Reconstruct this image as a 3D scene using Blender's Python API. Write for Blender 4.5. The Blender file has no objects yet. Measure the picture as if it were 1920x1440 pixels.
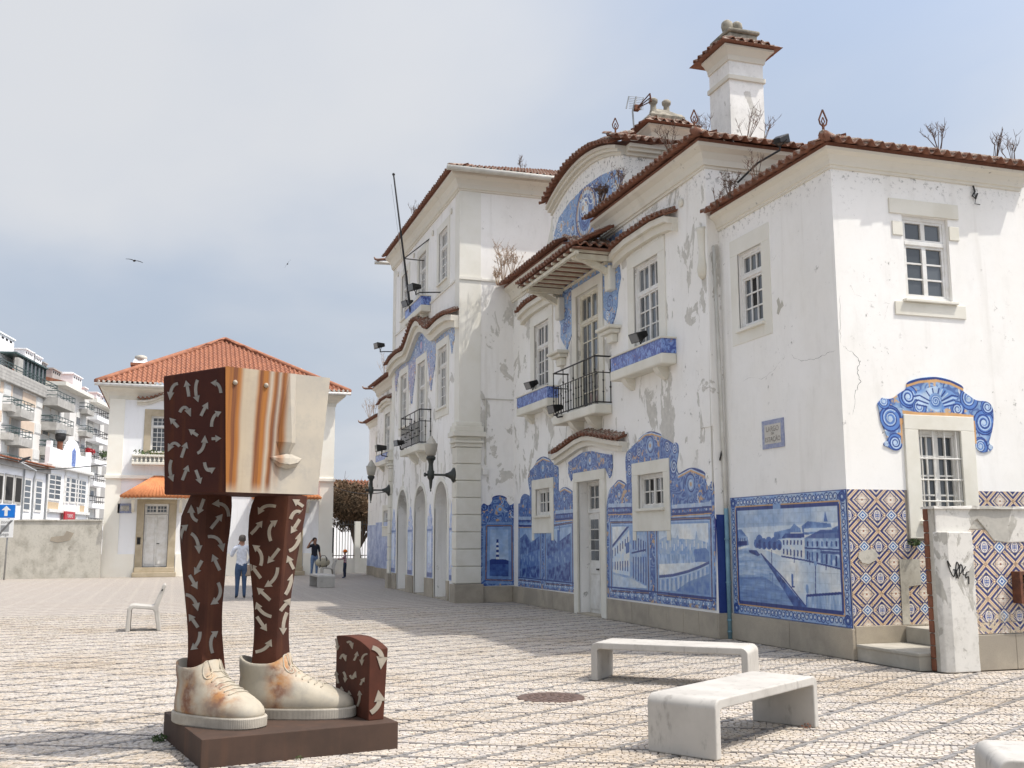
import bpy, bmesh, math, random
import numpy as np
from mathutils import Vector, Matrix
from mathutils.bvhtree import BVHTree
random.seed(7); NR = np.random.default_rng(7)
S = bpy.context.scene; C = S.collection
R = math.radians

# ------------------------------------------------------------------ camera
CAM_H = 1.6; FPX = 1953.3; YAW, PITCH, ROLL = R(17.838), R(8.493), R(-0.138)
cam = bpy.data.objects.new('camera', bpy.data.cameras.new('camera')); C.objects.link(cam)
fw = Vector((math.sin(YAW)*math.cos(PITCH), math.cos(YAW)*math.cos(PITCH), math.sin(PITCH)))
rt0 = Vector((math.cos(YAW), -math.sin(YAW), 0)); up0 = rt0.cross(fw)
rt = math.cos(ROLL)*rt0 + math.sin(ROLL)*up0; up = -math.sin(ROLL)*rt0 + math.cos(ROLL)*up0
cam.matrix_world = Matrix(((rt.x, up.x, -fw.x, 0), (rt.y, up.y, -fw.y, 0), (rt.z, up.z, -fw.z, CAM_H), (0, 0, 0, 1)))
cam.data.sensor_width = 36; cam.data.lens = FPX/1920*36
cam.data.clip_start = 0.05; cam.data.clip_end = 3000
S.camera = cam

# ------------------------------------------------------------------ light
SUN = Vector((-1.0, 0.62, -2.05)).normalized()
w = bpy.data.worlds.new('World'); S.world = w; w.use_nodes = True
N = w.node_tree.nodes; L = w.node_tree.links; N.clear()
sky = N.new('ShaderNodeTexSky'); sky.sky_type = 'NISHITA'; sky.sun_disc = False
sky.sun_elevation = math.asin(-SUN.z); sky.sun_rotation = math.atan2(-SUN.x, -SUN.y)
sky.air_density = 1.0; sky.dust_density = 3.0; sky.ozone_density = 1.2
tc = N.new('ShaderNodeTexCoord'); sep = N.new('ShaderNodeSeparateXYZ'); L.new(tc.outputs['Generated'], sep.inputs[0])
zc = N.new('ShaderNodeMath'); zc.operation = 'MAXIMUM'; zc.inputs[1].default_value = 0.0; L.new(sep.outputs['Z'], zc.inputs[0])
za = N.new('ShaderNodeMath'); za.operation = 'ADD'; za.inputs[1].default_value = 0.22; L.new(zc.outputs[0], za.inputs[0])
div = N.new('ShaderNodeVectorMath'); div.operation = 'DIVIDE'; L.new(tc.outputs['Generated'], div.inputs[0])
cmb = N.new('ShaderNodeCombineXYZ'); [L.new(za.outputs[0], cmb.inputs[i]) for i in range(3)]; L.new(cmb.outputs[0], div.inputs[1])
mp = N.new('ShaderNodeMapping'); mp.inputs['Location'].default_value = (7.7, 3.3, 0); mp.inputs['Scale'].default_value = (0.62, 0.62, 0.30)
L.new(div.outputs[0], mp.inputs[0])
cn = N.new('ShaderNodeTexNoise'); cn.inputs['Scale'].default_value = 1.25; cn.inputs['Detail'].default_value = 6; cn.inputs['Roughness'].default_value = 0.46
cn.inputs['Distortion'].default_value = 0.25; L.new(mp.outputs[0], cn.inputs['Vector'])
cr = N.new('ShaderNodeMapRange'); cr.interpolation_type = 'SMOOTHSTEP'
cr.inputs['From Min'].default_value = 0.38; cr.inputs['From Max'].default_value = 0.70; cr.inputs['To Max'].default_value = 0.95
L.new(cn.outputs['Fac'], cr.inputs['Value'])
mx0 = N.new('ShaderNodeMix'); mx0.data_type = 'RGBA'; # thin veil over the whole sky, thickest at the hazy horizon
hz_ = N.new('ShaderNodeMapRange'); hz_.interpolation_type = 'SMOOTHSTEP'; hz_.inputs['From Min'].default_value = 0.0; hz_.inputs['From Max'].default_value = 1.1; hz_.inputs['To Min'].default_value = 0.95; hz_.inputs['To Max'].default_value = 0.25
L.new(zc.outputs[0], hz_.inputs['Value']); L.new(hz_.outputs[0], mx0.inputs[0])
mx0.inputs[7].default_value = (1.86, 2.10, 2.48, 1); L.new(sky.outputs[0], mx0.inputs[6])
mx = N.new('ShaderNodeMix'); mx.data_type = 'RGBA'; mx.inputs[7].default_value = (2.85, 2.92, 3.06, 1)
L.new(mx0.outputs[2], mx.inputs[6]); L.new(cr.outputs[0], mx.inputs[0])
# forward-scatter glow towards the sun, added to lift the fill on shaded walls
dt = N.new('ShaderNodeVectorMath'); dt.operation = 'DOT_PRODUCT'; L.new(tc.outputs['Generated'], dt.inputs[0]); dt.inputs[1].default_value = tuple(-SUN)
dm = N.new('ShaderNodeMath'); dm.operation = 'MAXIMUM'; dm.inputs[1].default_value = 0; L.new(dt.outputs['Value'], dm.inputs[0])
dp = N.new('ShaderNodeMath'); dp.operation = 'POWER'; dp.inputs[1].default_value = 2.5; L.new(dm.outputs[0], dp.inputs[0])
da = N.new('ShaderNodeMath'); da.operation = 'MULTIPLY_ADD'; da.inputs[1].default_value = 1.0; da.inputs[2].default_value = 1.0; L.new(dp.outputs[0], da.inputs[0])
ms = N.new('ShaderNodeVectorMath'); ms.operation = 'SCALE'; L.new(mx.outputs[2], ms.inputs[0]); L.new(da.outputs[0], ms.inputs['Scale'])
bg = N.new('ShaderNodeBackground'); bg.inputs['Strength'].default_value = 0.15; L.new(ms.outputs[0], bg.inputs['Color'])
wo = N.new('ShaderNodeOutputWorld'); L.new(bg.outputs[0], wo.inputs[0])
sun = bpy.data.objects.new('sun', bpy.data.lights.new('sun', 'SUN')); C.objects.link(sun)
sun.data.energy = 2.25; sun.data.angle = R(0.6); sun.data.color = (1, 0.95, 0.87)
sun.rotation_euler = SUN.to_track_quat('-Z', 'Y').to_euler(); sun.location = (20, -10, 40)
S.view_settings.view_transform = 'Standard'; S.view_settings.look = 'None'; S.view_settings.gamma = 1
S.view_settings.exposure = 0.76; S.view_settings.use_curve_mapping = False
S.render.engine = 'CYCLES'; S.cycles.max_bounces = 6

# ------------------------------------------------------------------ photo pixel -> direction / place on a known plane
CP = Vector((0, 0, CAM_H))
def ray(u, v): return rt*((u-960)/FPX) - up*((v-720)/FPX) + fw
def onX(u, v, x): d = ray(u, v); return CP + d*(x/d.x)
def onY(u, v, y): d = ray(u, v); return CP + d*(y/d.y)
def onZ(u, v, z=0): d = ray(u, v); return CP + d*((z-CAM_H)/d.z)
def px(p):
    d = Vector(p) - CP; k = d.dot(fw); return 960 + FPX*d.dot(rt)/k, 720 - FPX*d.dot(up)/k

# ------------------------------------------------------------------ materials
M = {}
def lin(c): return tuple((x/12.92 if x <= .04045 else ((x+.055)/1.055)**2.4) for x in c)
def hexc(h): return lin(tuple(int(h[i:i+2], 16)/255 for i in (0, 2, 4)))
class NT:
    def __init__(s, name):
        s.m = bpy.data.materials.new(name); s.m.use_nodes = True; s.t = s.m.node_tree; s.N = s.t.nodes; s.L = s.t.links
        s.b = s.N['Principled BSDF']; s.pos = s.N.new('ShaderNodeNewGeometry').outputs['Position']; M[name] = s.m
    def n(s, t, **k):
        x = s.N.new('ShaderNode'+t)
        for a, v in k.items(): setattr(x, a, v)
        return x
    def noise(s, scale, detail=4, rough=.5, vec=None, stretch=None, dist=0):
        x = s.n('TexNoise'); x.inputs['Scale'].default_value = scale; x.inputs['Detail'].default_value = detail
        x.inputs['Roughness'].default_value = rough; x.inputs['Distortion'].default_value = dist
        v = vec or s.pos
        if stretch:
            m = s.n('Mapping'); m.inputs['Scale'].default_value = stretch; s.L.new(v, m.inputs[0]); v = m.outputs[0]
        s.L.new(v, x.inputs['Vector']); return x.outputs['Fac']
    def ramp(s, f, a, b, lo=0, hi=1, smooth=True):
        x = s.n('MapRange', interpolation_type='SMOOTHSTEP' if smooth else 'LINEAR')
        for k, v in (('From Min', a), ('From Max', b), ('To Min', lo), ('To Max', hi)): x.inputs[k].default_value = v
        s.L.new(f, x.inputs['Value']); return x.outputs[0]
    def mix(s, f, a, b, blend='MIX'):
        x = s.n('Mix', data_type='RGBA', blend_type=blend)
        for i, v in ((0, f), (6, a), (7, b)):
            if isinstance(v, (int, float)): x.inputs[i].default_value = v
            elif isinstance(v, tuple): x.inputs[i].default_value = (*v[:3], 1)
            else: s.L.new(v, x.inputs[i])
        return x.outputs[2]
    def math(s, op, a, b=0):
        x = s.n('Math', operation=op)
        for i, v in ((0, a), (1, b)):
            if isinstance(v, (int, float)): x.inputs[i].default_value = v
            else: s.L.new(v, x.inputs[i])
        return x.outputs[0]
    def xyz(s):
        x = s.n('SeparateXYZ'); s.L.new(s.pos, x.inputs[0]); return x.outputs
    def bump(s, h, st=.3, d=.01):
        x = s.n('Bump'); x.inputs['Strength'].default_value = st; x.inputs['Distance'].default_value = d
        s.L.new(h, x.inputs['Height']); s.L.new(x.outputs[0], s.b.inputs['Normal'])
    def col(s, c):
        if isinstance(c, tuple): s.b.inputs['Base Color'].default_value = (*c[:3], 1)
        else: s.L.new(c, s.b.inputs['Base Color'])
    def set(s, **k):
        for a, v in k.items():
            i = s.b.inputs[a.replace('_', ' ')]
            if isinstance(v, (int, float, tuple)): i.default_value = v
            else: s.L.new(v, i)
def basic(name, c1, c2=None, scale=6, rough=.8, bump=.15, bscale=60, metal=0, spec=.5, bd=.004, stretch=None, lo=.35, hi=.65):
    t = NT(name); c2 = c2 or tuple(x*.75 for x in c1)
    t.col(t.mix(t.ramp(t.noise(scale, 5, .6, stretch=stretch), lo, hi), c1, c2)); t.set(Roughness=rough, Metallic=metal); t.b.inputs['Specular IOR Level'].default_value = spec
    if bump: t.bump(t.noise(bscale, 4, .6), bump, bd)
    return t
def plaster(name, base, patch, patchc, grime, zlo=None, zhi=None, warm=(.70, .66, .55), cloud=0, mould=None):
    """lime-washed wall: soft tonal drift, peeled patches with hard edges, grey mould specks, hairline runs"""
    t = NT(name)
    c = t.mix(t.ramp(t.noise(.55, 4, .6), .35, .7, 0, .22), base, warm)
    c = t.mix(t.ramp(t.noise(3.2, 6, .65, stretch=(1, 1, .3)), .5, .78, 0, .22), c, (.52, .50, .45))
    n1 = t.noise(1.9, 9, .62, dist=.6, stretch=(1, 1, .6)); e = t.ramp(n1, patch, patch+.02, 0, .8)
    if zlo is not None:
        z = t.xyz()[2]; e = t.math('MULTIPLY', e, t.math('MULTIPLY', t.ramp(z, zlo, zlo+.7), t.ramp(z, zhi, zhi-.9)))
    pc = t.mix(t.ramp(t.noise(9, 4, .6), .35, .65), patchc, tuple(x*.82 for x in patchc)); c = t.mix(e, c, pc)
    n2 = t.noise(7, 8, .72); g = t.math('MULTIPLY', t.ramp(n2, .60, .70), t.ramp(t.noise(.9, 3, .5), .47, .62))
    c = t.mix(t.math('MULTIPLY', g, grime), c, (.19, .18, .155))
    n3 = t.noise(2.6, 3, .5, stretch=(1.5, 1.5, .12)); c = t.mix(t.math('MULTIPLY', t.ramp(n3, .58, .75), .16), c, (.38, .34, .27))
    if cloud:                                                   # broad damp staining
        c = t.mix(t.math('MULTIPLY', t.ramp(t.noise(1.1, 8, .68, stretch=(1, 1, .8)), .44, .66), cloud), c, (.235, .22, .18)); c = t.mix(t.math('MULTIPLY', t.ramp(t.noise(13, 6, .7), .5, .7), cloud*.6), c, (.16, .15, .125))
    if mould:                                                   # black mould under the eaves
        z = t.xyz()[2]; k = t.math('MULTIPLY', t.ramp(z, mould-.55, mould), t.ramp(t.noise(10, 7, .75), .53, .64)); c = t.mix(t.math('MULTIPLY', k, .75), c, (.10, .10, .085))
    t.col(c); t.set(Roughness=.9); t.b.inputs['Specular IOR Level'].default_value = .25
    h = t.math('SUBTRACT', t.math('MULTIPLY', t.noise(26, 5, .6), .4), e); h = t.math('ADD', h, t.math('MULTIPLY', t.noise(2.2, 3, .5), 1.2)); t.bump(h, .35, .006)
    return t
W = (.87, .86, .83)
plaster('plaster_right', W, .715, (.42, .40, .36), 1.0, mould=6.95, cloud=.05)
plaster('plaster_middle', W, .548, (.55, .53, .475), .9, 2.6, 8.6, mould=8.0, cloud=.04)
plaster('plaster_chimney', W, .66, (.60, .58, .53), 1.0, cloud=.22)
plaster('plaster_tall', (.87, .86, .835), .555, (.58, .56, .505), .6, 2.2, 8.4, cloud=.05)
plaster('plaster_house', (.86, .87, .88), .86, (.5, .48, .44), .15, warm=(.83, .835, .84))
basic('house_cream', (.86, .84, .755), (.83, .80, .71), 1.2, .85, .15, 40)
plaster('plaster_grey', (.52, .50, .44), .66, (.36, .34, .29), .9, warm=(.60, .57, .49), cloud=.6)
plaster('plaster_flaking', (.66, .645, .60), .505, (.40, .385, .34), 1.0, warm=(.56, .53, .47), cloud=.45)
plaster('plaster_apartment', (.70, .685, .66), .9, (.5, .48, .44), .25)
plaster('plaster_cornice', (.70, .67, .585), .68, (.50, .46, .38), 1.0, warm=(.62, .57, .47))
basic('cream_stone', (.73, .71, .63), (.66, .635, .545), 1.6, .8, .2, 40)
basic('cream_wash', (.76, .745, .68), (.71, .69, .61), 1.2, .85, .15, 40)
t = basic('granite', (.40, .35, .275), (.30, .255, .19), 1.1, .75, .3, 90); 
t.col(t.mix(t.ramp(t.noise(140, 2, .5), .55, .7, 0, .5), t.mix(t.ramp(t.noise(1.0, 5, .65), .35, .65), (.43, .375, .29), (.30, .265, .21)), (.16, .14, .12)))
basic('house_granite', (.47, .40, .29), (.38, .32, .22), 2, .8, .2, 60)
t = NT('roof_tile'); oi = t.n('ObjectInfo')
c = t.mix(t.ramp(t.noise(7, 3, .6), .3, .7), (.245, .116, .074), (.15, .075, .053)); c = t.mix(t.math('MULTIPLY', oi.outputs['Random'], .55), c, (.25, .10, .06))
up_ = t.n('NewGeometry'); sz = t.n('SeparateXYZ'); t.L.new(up_.outputs['Normal'], sz.inputs[0])
li = t.math('MULTIPLY', t.ramp(t.noise(16, 6, .7), .42, .55), t.ramp(sz.outputs[2], -.1, .5))
c = t.mix(t.math('MULTIPLY', li, .8), c, t.mix(t.ramp(t.noise(30, 3, .5), .45, .55), (.46, .43, .36), (.09, .085, .06)))
t.col(c); t.set(Roughness=.9); t.bump(t.noise(60, 4, .6), .3, .004)
t = NT('roof_tile_bright'); c = t.mix(t.ramp(t.noise(3.5, 5, .7), .3, .7), (.37, .155, .082), (.25, .10, .058))
t.col(t.mix(t.ramp(t.noise(11, 4, .7), .56, .66), c, (.27, .13, .09))); t.set(Roughness=.85)
basic('roof_tile_orange', (.58, .22, .085), (.50, .18, .07), 3, .75, .1)
basic('lime_lip', (.62, .58, .52), (.40, .37, .32), 14, .9, .2)
basic('white_paint', (.76, .755, .73), (.66, .645, .60), 5, .55, .1, 80)
t = basic('worn_white_paint', (.72, .71, .67), (.62, .60, .54), 4, .6, .2, 80); 
t.col(t.mix(t.ramp(t.noise(8, 6, .7, stretch=(1, 1, .25)), .62, .68), t.mix(t.ramp(t.noise(4), .3, .7), (.72, .71, .67), (.60, .58, .53)), (.34, .31, .27)))
basic('cream_timber', (.68, .65, .54), (.58, .54, .43), 5, .7, .2, 50)
t = NT('window_glass'); oi = t.n('ObjectInfo')
t.col(t.mix(oi.outputs['Random'], (.035, .04, .045), (.13, .145, .16))); t.set(Roughness=.07); t.b.inputs['Specular IOR Level'].default_value = .7
t.bump(t.noise(6, 2, .5), .05, .01)
basic('dark_void', (.012, .011, .010), (.02, .018, .016), 3, .9, 0)
basic('iron_black', (.016, .016, .017), (.03, .028, .026), 8, .5, .1, 60, .3)
basic('iron_green', (.055, .062, .055), (.035, .036, .032), 8, .5, .1, 60, .3)
t = basic('lamp_glass', (.42, .40, .34), (.36, .34, .29), 3, .35, 0)
basic('rust_iron', (.16, .06, .03), (.09, .035, .02), 12, .85, .3, 60)
basic('gutter_metal', (.60, .585, .53), (.50, .48, .42), 3, .5, .1)
basic('pipe_blue', (.20, .36, .43), (.15, .27, .33), 6, .5, .1)
basic('black_cable', (.02, .02, .02), None, 5, .6, 0)
basic('grey_metal', (.38, .39, .39), (.30, .31, .31), 5, .4, .05, metal=.5)
t = basic('concrete_white', (.5, .48, .44), (.45, .43, .39), 3.5, .75, .12, 120, bd=.002)
t.col(t.mix(t.ramp(t.noise(11, 6, .72, stretch=(1, 1, .35)), .53, .70, 0, .6), t.mix(t.ramp(t.noise(2.6, 5, .6), .35, .7), (.475, .455, .415), (.40, .38, .345)), (.23, .215, .19)))
basic('manhole_iron', (.15, .10, .08), (.10, .07, .06), 14, .7, .5, 60, .3)
basic('brick_red', (.22, .085, .045), (.15, .06, .035), 5, .9, .4, 40)
basic('step_stone', (.44, .41, .35), (.33, .31, .26), 2.2, .8, .2, 50)
basic('sky_bark', (.10, .07, .05), None, 10, .9, .4)
basic('twig', (.16, .10, .07), (.10, .065, .05), 6, .9, 0)
basic('twig_pale', (.40, .30, .21), (.32, .22, .15), 6, .9, 0)
basic('leaf_green', (.07, .11, .03), (.05, .08, .025), 6, .8, 0)
basic('leaf_rust', (.30, .12, .06), (.22, .09, .05), 6, .8, 0)
# ------------------------------------------------------------------ mesh helpers
OFF = {}
def link(o, parent=None):
    C.objects.link(o)
    if parent: o.parent = parent
    return o
def tag(o, label, cat, group=None, kind=None):
    o['label'] = label; o['category'] = cat
    if group: o['group'] = group
    if kind: o['kind'] = kind
    return o
def thing(name, label, cat, loc, group=None):
    o = bpy.data.objects.new(name, None); o.empty_display_size = .2; C.objects.link(o); o.location = loc
    OFF[o] = Vector(loc); return tag(o, label, cat, group)
def off(p): return OFF.get(p, Vector((0, 0, 0))) if p else Vector((0, 0, 0))
class MB:
    def __init__(s): s.v = []; s.f = []
    def add(s, vs, fs):
        k = len(s.v); s.v += [tuple(x) for x in vs]; s.f += [tuple(i+k for i in f) for f in fs]; return s
    def hexa(s, p): return s.add(p, [(0, 3, 2, 1), (4, 5, 6, 7), (0, 1, 5, 4), (1, 2, 6, 5), (2, 3, 7, 6), (3, 0, 4, 7)])
    def box(s, x0, x1, y0, y1, z0, z1):
        return s.hexa([(x0, y0, z0), (x1, y0, z0), (x1, y1, z0), (x0, y1, z0), (x0, y0, z1), (x1, y0, z1), (x1, y1, z1), (x0, y1, z1)])
    def fbox(s, P, a0, a1, b0, b1, d0, d1):
        return s.hexa([P(a0, b0, d0), P(a1, b0, d0), P(a1, b0, d1), P(a0, b0, d1), P(a0, b1, d0), P(a1, b1, d0), P(a1, b1, d1), P(a0, b1, d1)])
    def fprism(s, P, poly, d0, d1):
        n = len(poly); vs = [P(a, b, d0) for a, b in poly] + [P(a, b, d1) for a, b in poly]
        return s.add(vs, [tuple(range(n)), tuple(range(2*n-1, n-1, -1))] + [(i, (i+1) % n, n+(i+1) % n, n+i) for i in range(n)])
    def strip(s, P, lo, hi, d0, d1):
        """solid between two polylines lo/hi (same count) in the frame plane, from depth d0 to d1"""
        n = len(lo); vs = []
        for (a, b), (c, e) in zip(lo, hi): vs += [P(a, b, d0), P(c, e, d0), P(c, e, d1), P(a, b, d1)]
        fs = [(0, 1, 2, 3), (4*n-4, 4*n-1, 4*n-2, 4*n-3)]
        for i in range(n-1):
            k = 4*i
            for j in range(4): fs.append((k+j, k+4+j, k+4+(j+1) % 4, k+(j+1) % 4))
        return s.add(vs, fs)
    def tube(s, pts, r, n=6, cap=True):
        pts = [Vector(p) for p in pts]; rs = r if isinstance(r, (list, tuple)) else [r]*len(pts); k = len(s.v); prev = None
        for i, p in enumerate(pts):
            d = (pts[min(i+1, len(pts)-1)]-pts[max(i-1, 0)]).normalized()
            a = prev if prev and abs(prev.dot(d)) < .95 else (Vector((0, 0, 1)) if abs(d.z) < .9 else Vector((1, 0, 0)))
            x = (a-d*a.dot(d)).normalized(); y = d.cross(x); prev = x
            for j in range(n):
                t = 2*math.pi*j/n; s.v.append(tuple(p+x*(rs[i]*math.cos(t))+y*(rs[i]*math.sin(t))))
        for i in range(len(pts)-1):
            for j in range(n): s.f.append((k+i*n+j, k+i*n+(j+1) % n, k+(i+1)*n+(j+1) % n, k+(i+1)*n+j))
        if cap: s.f.append(tuple(k+j for j in range(n))[::-1]); s.f.append(tuple(k+(len(pts)-1)*n+j for j in range(n)))
        return s
    def lathe(s, c, prof, n=12, ax=None):
        c = Vector(c); z = Vector(ax or (0, 0, 1)).normalized(); a = Vector((1, 0, 0)) if abs(z.x) < .9 else Vector((0, 1, 0))
        x = (a-z*a.dot(z)).normalized(); y = z.cross(x); k = len(s.v)
        for r, h in prof:
            for j in range(n): t = 2*math.pi*j/n; s.v.append(tuple(c+z*h+x*(r*math.cos(t))+y*(r*math.sin(t))))
        for i in range(len(prof)-1):
            for j in range(n): s.f.append((k+i*n+j, k+i*n+(j+1) % n, k+(i+1)*n+(j+1) % n, k+(i+1)*n+j))
        s.f.append(tuple(k+j for j in range(n))[::-1]); s.f.append(tuple(k+(len(prof)-1)*n+j for j in range(n))); return s
    def loft(s, rings, cap=True):
        k = len(s.v); n = len(rings[0])
        for r in rings: s.v += [tuple(p) for p in r]
        for i in range(len(rings)-1):
            for j in range(n): s.f.append((k+i*n+j, k+i*n+(j+1) % n, k+(i+1)*n+(j+1) % n, k+(i+1)*n+j))
        if cap: s.f.append(tuple(k+j for j in range(n))[::-1]); s.f.append(tuple(k+(len(rings)-1)*n+j for j in range(n)))
        return s
    def sphere(s, c, r, n=10, m=7, sq=(1, 1, 1)):
        rings = []
        for i in range(m+1):
            t = math.pi*i/m; rr = max(math.sin(t), .02)
            rings.append([(c[0]+sq[0]*r*rr*math.cos(2*math.pi*j/n), c[1]+sq[1]*r*rr*math.sin(2*math.pi*j/n), c[2]-sq[2]*r*math.cos(t)) for j in range(n)])
        return s.loft(rings)
    def mesh(s, name, mat, o=Vector((0, 0, 0)), smooth=False):
        me = bpy.data.meshes.new(name); me.from_pydata([(x-o[0], y-o[1], z-o[2]) for x, y, z in s.v], [], s.f)
        bm = bmesh.new(); bm.from_mesh(me); bmesh.ops.recalc_face_normals(bm, faces=bm.faces)
        if smooth:
            for f in bm.faces: f.smooth = True
        bm.to_mesh(me); bm.free()
        if mat: me.materials.append(M[mat])
        return me
    def build(s, name, mat, parent=None, smooth=False, bevel=0, seg=2, sharp=None):
        if not s.v: return None
        o = bpy.data.objects.new(name, s.mesh(name, mat, off(parent), smooth)); link(o, parent); OFF[o] = off(parent)
        if bevel:
            b = o.modifiers.new('bevel', 'BEVEL'); b.width = bevel; b.segments = seg; b.limit_method = 'ANGLE'; b.angle_limit = R(35)
        if smooth and sharp:
            for e in o.data.edges: pass
            m = o.modifiers.new('split', 'EDGE_SPLIT'); m.split_angle = R(sharp)
        return o
    def bvh(s): return BVHTree.FromPolygons(s.v, [f for f in s.f if len(f) <= 4] or s.f)
def FX(c): return lambda a, b, d=0: (c+d, a, b)         # wall facing -X : a = y, b = z, d = depth into the wall
def FY(c): return lambda a, b, d=0: (a, c+d, b)         # wall facing -Y : a = x
def rawmesh(name, V, F, mat, parent=None, col=None, smooth=False):
    """big quad mesh from numpy arrays"""
    me = bpy.data.meshes.new(name); o3 = off(parent); V = np.asarray(V, np.float32)-np.array(o3, np.float32); F = np.asarray(F, np.int32)
    me.vertices.add(len(V)); me.vertices.foreach_set('co', V.ravel()); k = F.shape[1]
    me.loops.add(F.size); me.loops.foreach_set('vertex_index', F.ravel()); me.polygons.add(len(F))
    me.polygons.foreach_set('loop_start', np.arange(0, F.size, k, dtype=np.int32)); me.polygons.foreach_set('loop_total', np.full(len(F), k, np.int32))
    if col is not None:
        a = me.color_attributes.new('tone', 'FLOAT_COLOR', 'POINT'); a.data.foreach_set('color', np.asarray(col, np.float32).ravel())
    me.update(calc_edges=True); me.validate(); me.polygons.foreach_set('use_smooth', np.full(len(me.polygons), smooth)); me.materials.append(M[mat])
    o = bpy.data.objects.new(name, me); link(o, parent); OFF[o] = o3; return o

def wall(P, a0, a1, b0, b1, holes=(), dep=.16):
    """sheet with rectangular openings and their reveals"""
    m = MB(); A = sorted({a0, a1, *[h[0] for h in holes], *[h[1] for h in holes]}); B = sorted({b0, b1, *[h[2] for h in holes], *[h[3] for h in holes]})
    for i in range(len(A)-1):
        for j in range(len(B)-1):
            ca, cb = (A[i]+A[i+1])/2, (B[j]+B[j+1])/2
            if any(h[0] < ca < h[1] and h[2] < cb < h[3] for h in holes): continue
            m.add([P(A[i], B[j], 0), P(A[i+1], B[j], 0), P(A[i+1], B[j+1], 0), P(A[i], B[j+1], 0)], [(0, 1, 2, 3)])
    for h in holes:
        d = h[4] if len(h) > 4 else dep; x0, x1, y0, y1 = h[:4]; p = [(x0, y0), (x1, y0), (x1, y1), (x0, y1)]
        for i in range(4):
            q, r = p[i], p[(i+1) % 4]; m.add([P(*q, 0), P(*r, 0), P(*r, d), P(*q, d)], [(0, 1, 2, 3)])
    return m
def window(P, a0, a1, b0, b1, dep, parent, cols=2, rows=3, top=1, toprows=1, wood='white_paint', fw_=.055, bar=.024, leaves=2, name='window', black=()):
    """outer frame = the part; each sash bar set and each pane its own sub-part"""
    m = MB(); d0, d1 = dep-.07, dep+.02
    m.fbox(P, a0, a1, b0, b0+fw_, d0, d1); m.fbox(P, a0, a1, b1-fw_, b1, d0, d1); m.fbox(P, a0, a0+fw_, b0+fw_, b1-fw_, d0, d1); m.fbox(P, a1-fw_, a1, b0+fw_, b1-fw_, d0, d1)
    bt = b1-fw_; H = b1-b0-2*fw_; zt = bt
    if top: zt = bt-H*top; m.fbox(P, a0+fw_, a1-fw_, zt-.03, zt+.03, d0-.006, d1)
    o = m.build(name, wood, parent, bevel=.006); bars = MB(); k = 0
    def grid(x0, x1, y0, y1, nc, nr):
        nonlocal k
        s = .035
        bars.fbox(P, x0, x1, y0, y0+s, d0+.015, d1); bars.fbox(P, x0, x1, y1-s, y1, d0+.015, d1); bars.fbox(P, x0, x0+s, y0+s, y1-s, d0+.015, d1); bars.fbox(P, x1-s, x1, y0+s, y1-s, d0+.015, d1)
        x0 += s; x1 -= s; y0 += s; y1 -= s
        for i in range(1, nc): c_ = x0+(x1-x0)*i/nc; bars.fbox(P, c_-bar/2, c_+bar/2, y0, y1, d0+.022, d1)
        for j in range(1, nr): c_ = y0+(y1-y0)*j/nr; bars.fbox(P, x0, x1, c_-bar/2, c_+bar/2, d0+.025, d1)
        for i in range(nc):
            for j in range(nr):
                e = bar*.4; g = MB().fbox(P, x0+(x1-x0)*i/nc+e, x0+(x1-x0)*(i+1)/nc-e, y0+(y1-y0)*j/nr+e, y0+(y1-y0)*(j+1)/nr-e, d0+.045, d0+.05)
                g.build('pane', 'dark_void' if k in black else 'window_glass', o); k += 1
    xs = [a0+fw_+(a1-a0-2*fw_)*i/leaves for i in range(leaves+1)]
    for i in range(leaves):
        grid(xs[i], xs[i+1], b0+fw_, zt-.03 if top else bt, cols, rows)
        if top: grid(xs[i], xs[i+1], zt+.03, bt, cols, toprows)
    bars.build('glazing_bars', wood, o); return o
def surround(P, a0, a1, b0, b1, o0, o1, p0, p1, parent, mat='cream_stone', proud=.03, name='window_surround', sill=True, ears=0):
    """stone frame round an opening (o0..o1, p0..p1) filling the rectangle (a0..a1, b0..b1)"""
    m = MB(); m.fbox(P, a0, a1, p1, b1, -proud, .02); m.fbox(P, a0, o0, b0, p1, -proud, .02); m.fbox(P, o1, a1, b0, p1, -proud, .02)
    if p0 > b0: m.fbox(P, o0, o1, b0, p0, -proud, .02)
    o = m.build(name, mat, parent, bevel=.008)
    if sill: MB().fbox(P, o0-.06, o1+.06, p0-.045, p0+.008, -proud-.055, .1).build('window_sill', mat, parent, bevel=.008)
    return o
def sweep(path, prof, close=False):
    """moulding along a plan polyline; prof = [(out, z)], mitred corners, outward = right-hand side"""
    pts = [Vector((x, y)) for x, y in path]; n = len(pts); rings = []
    for i, p in enumerate(pts):
        ds = []
        if i > 0: ds.append((p-pts[i-1]).normalized())
        if i < n-1: ds.append((pts[i+1]-p).normalized())
        ns = [Vector((d.y, -d.x)) for d in ds]
        nn = ns[0] if len(ns) == 1 else (ns[0]+ns[1])/(1+ns[0].dot(ns[1]))
        rings.append([(p.x+nn.x*o, p.y+nn.y*o, z) for o, z in prof])
    return MB().loft(rings)
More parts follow.
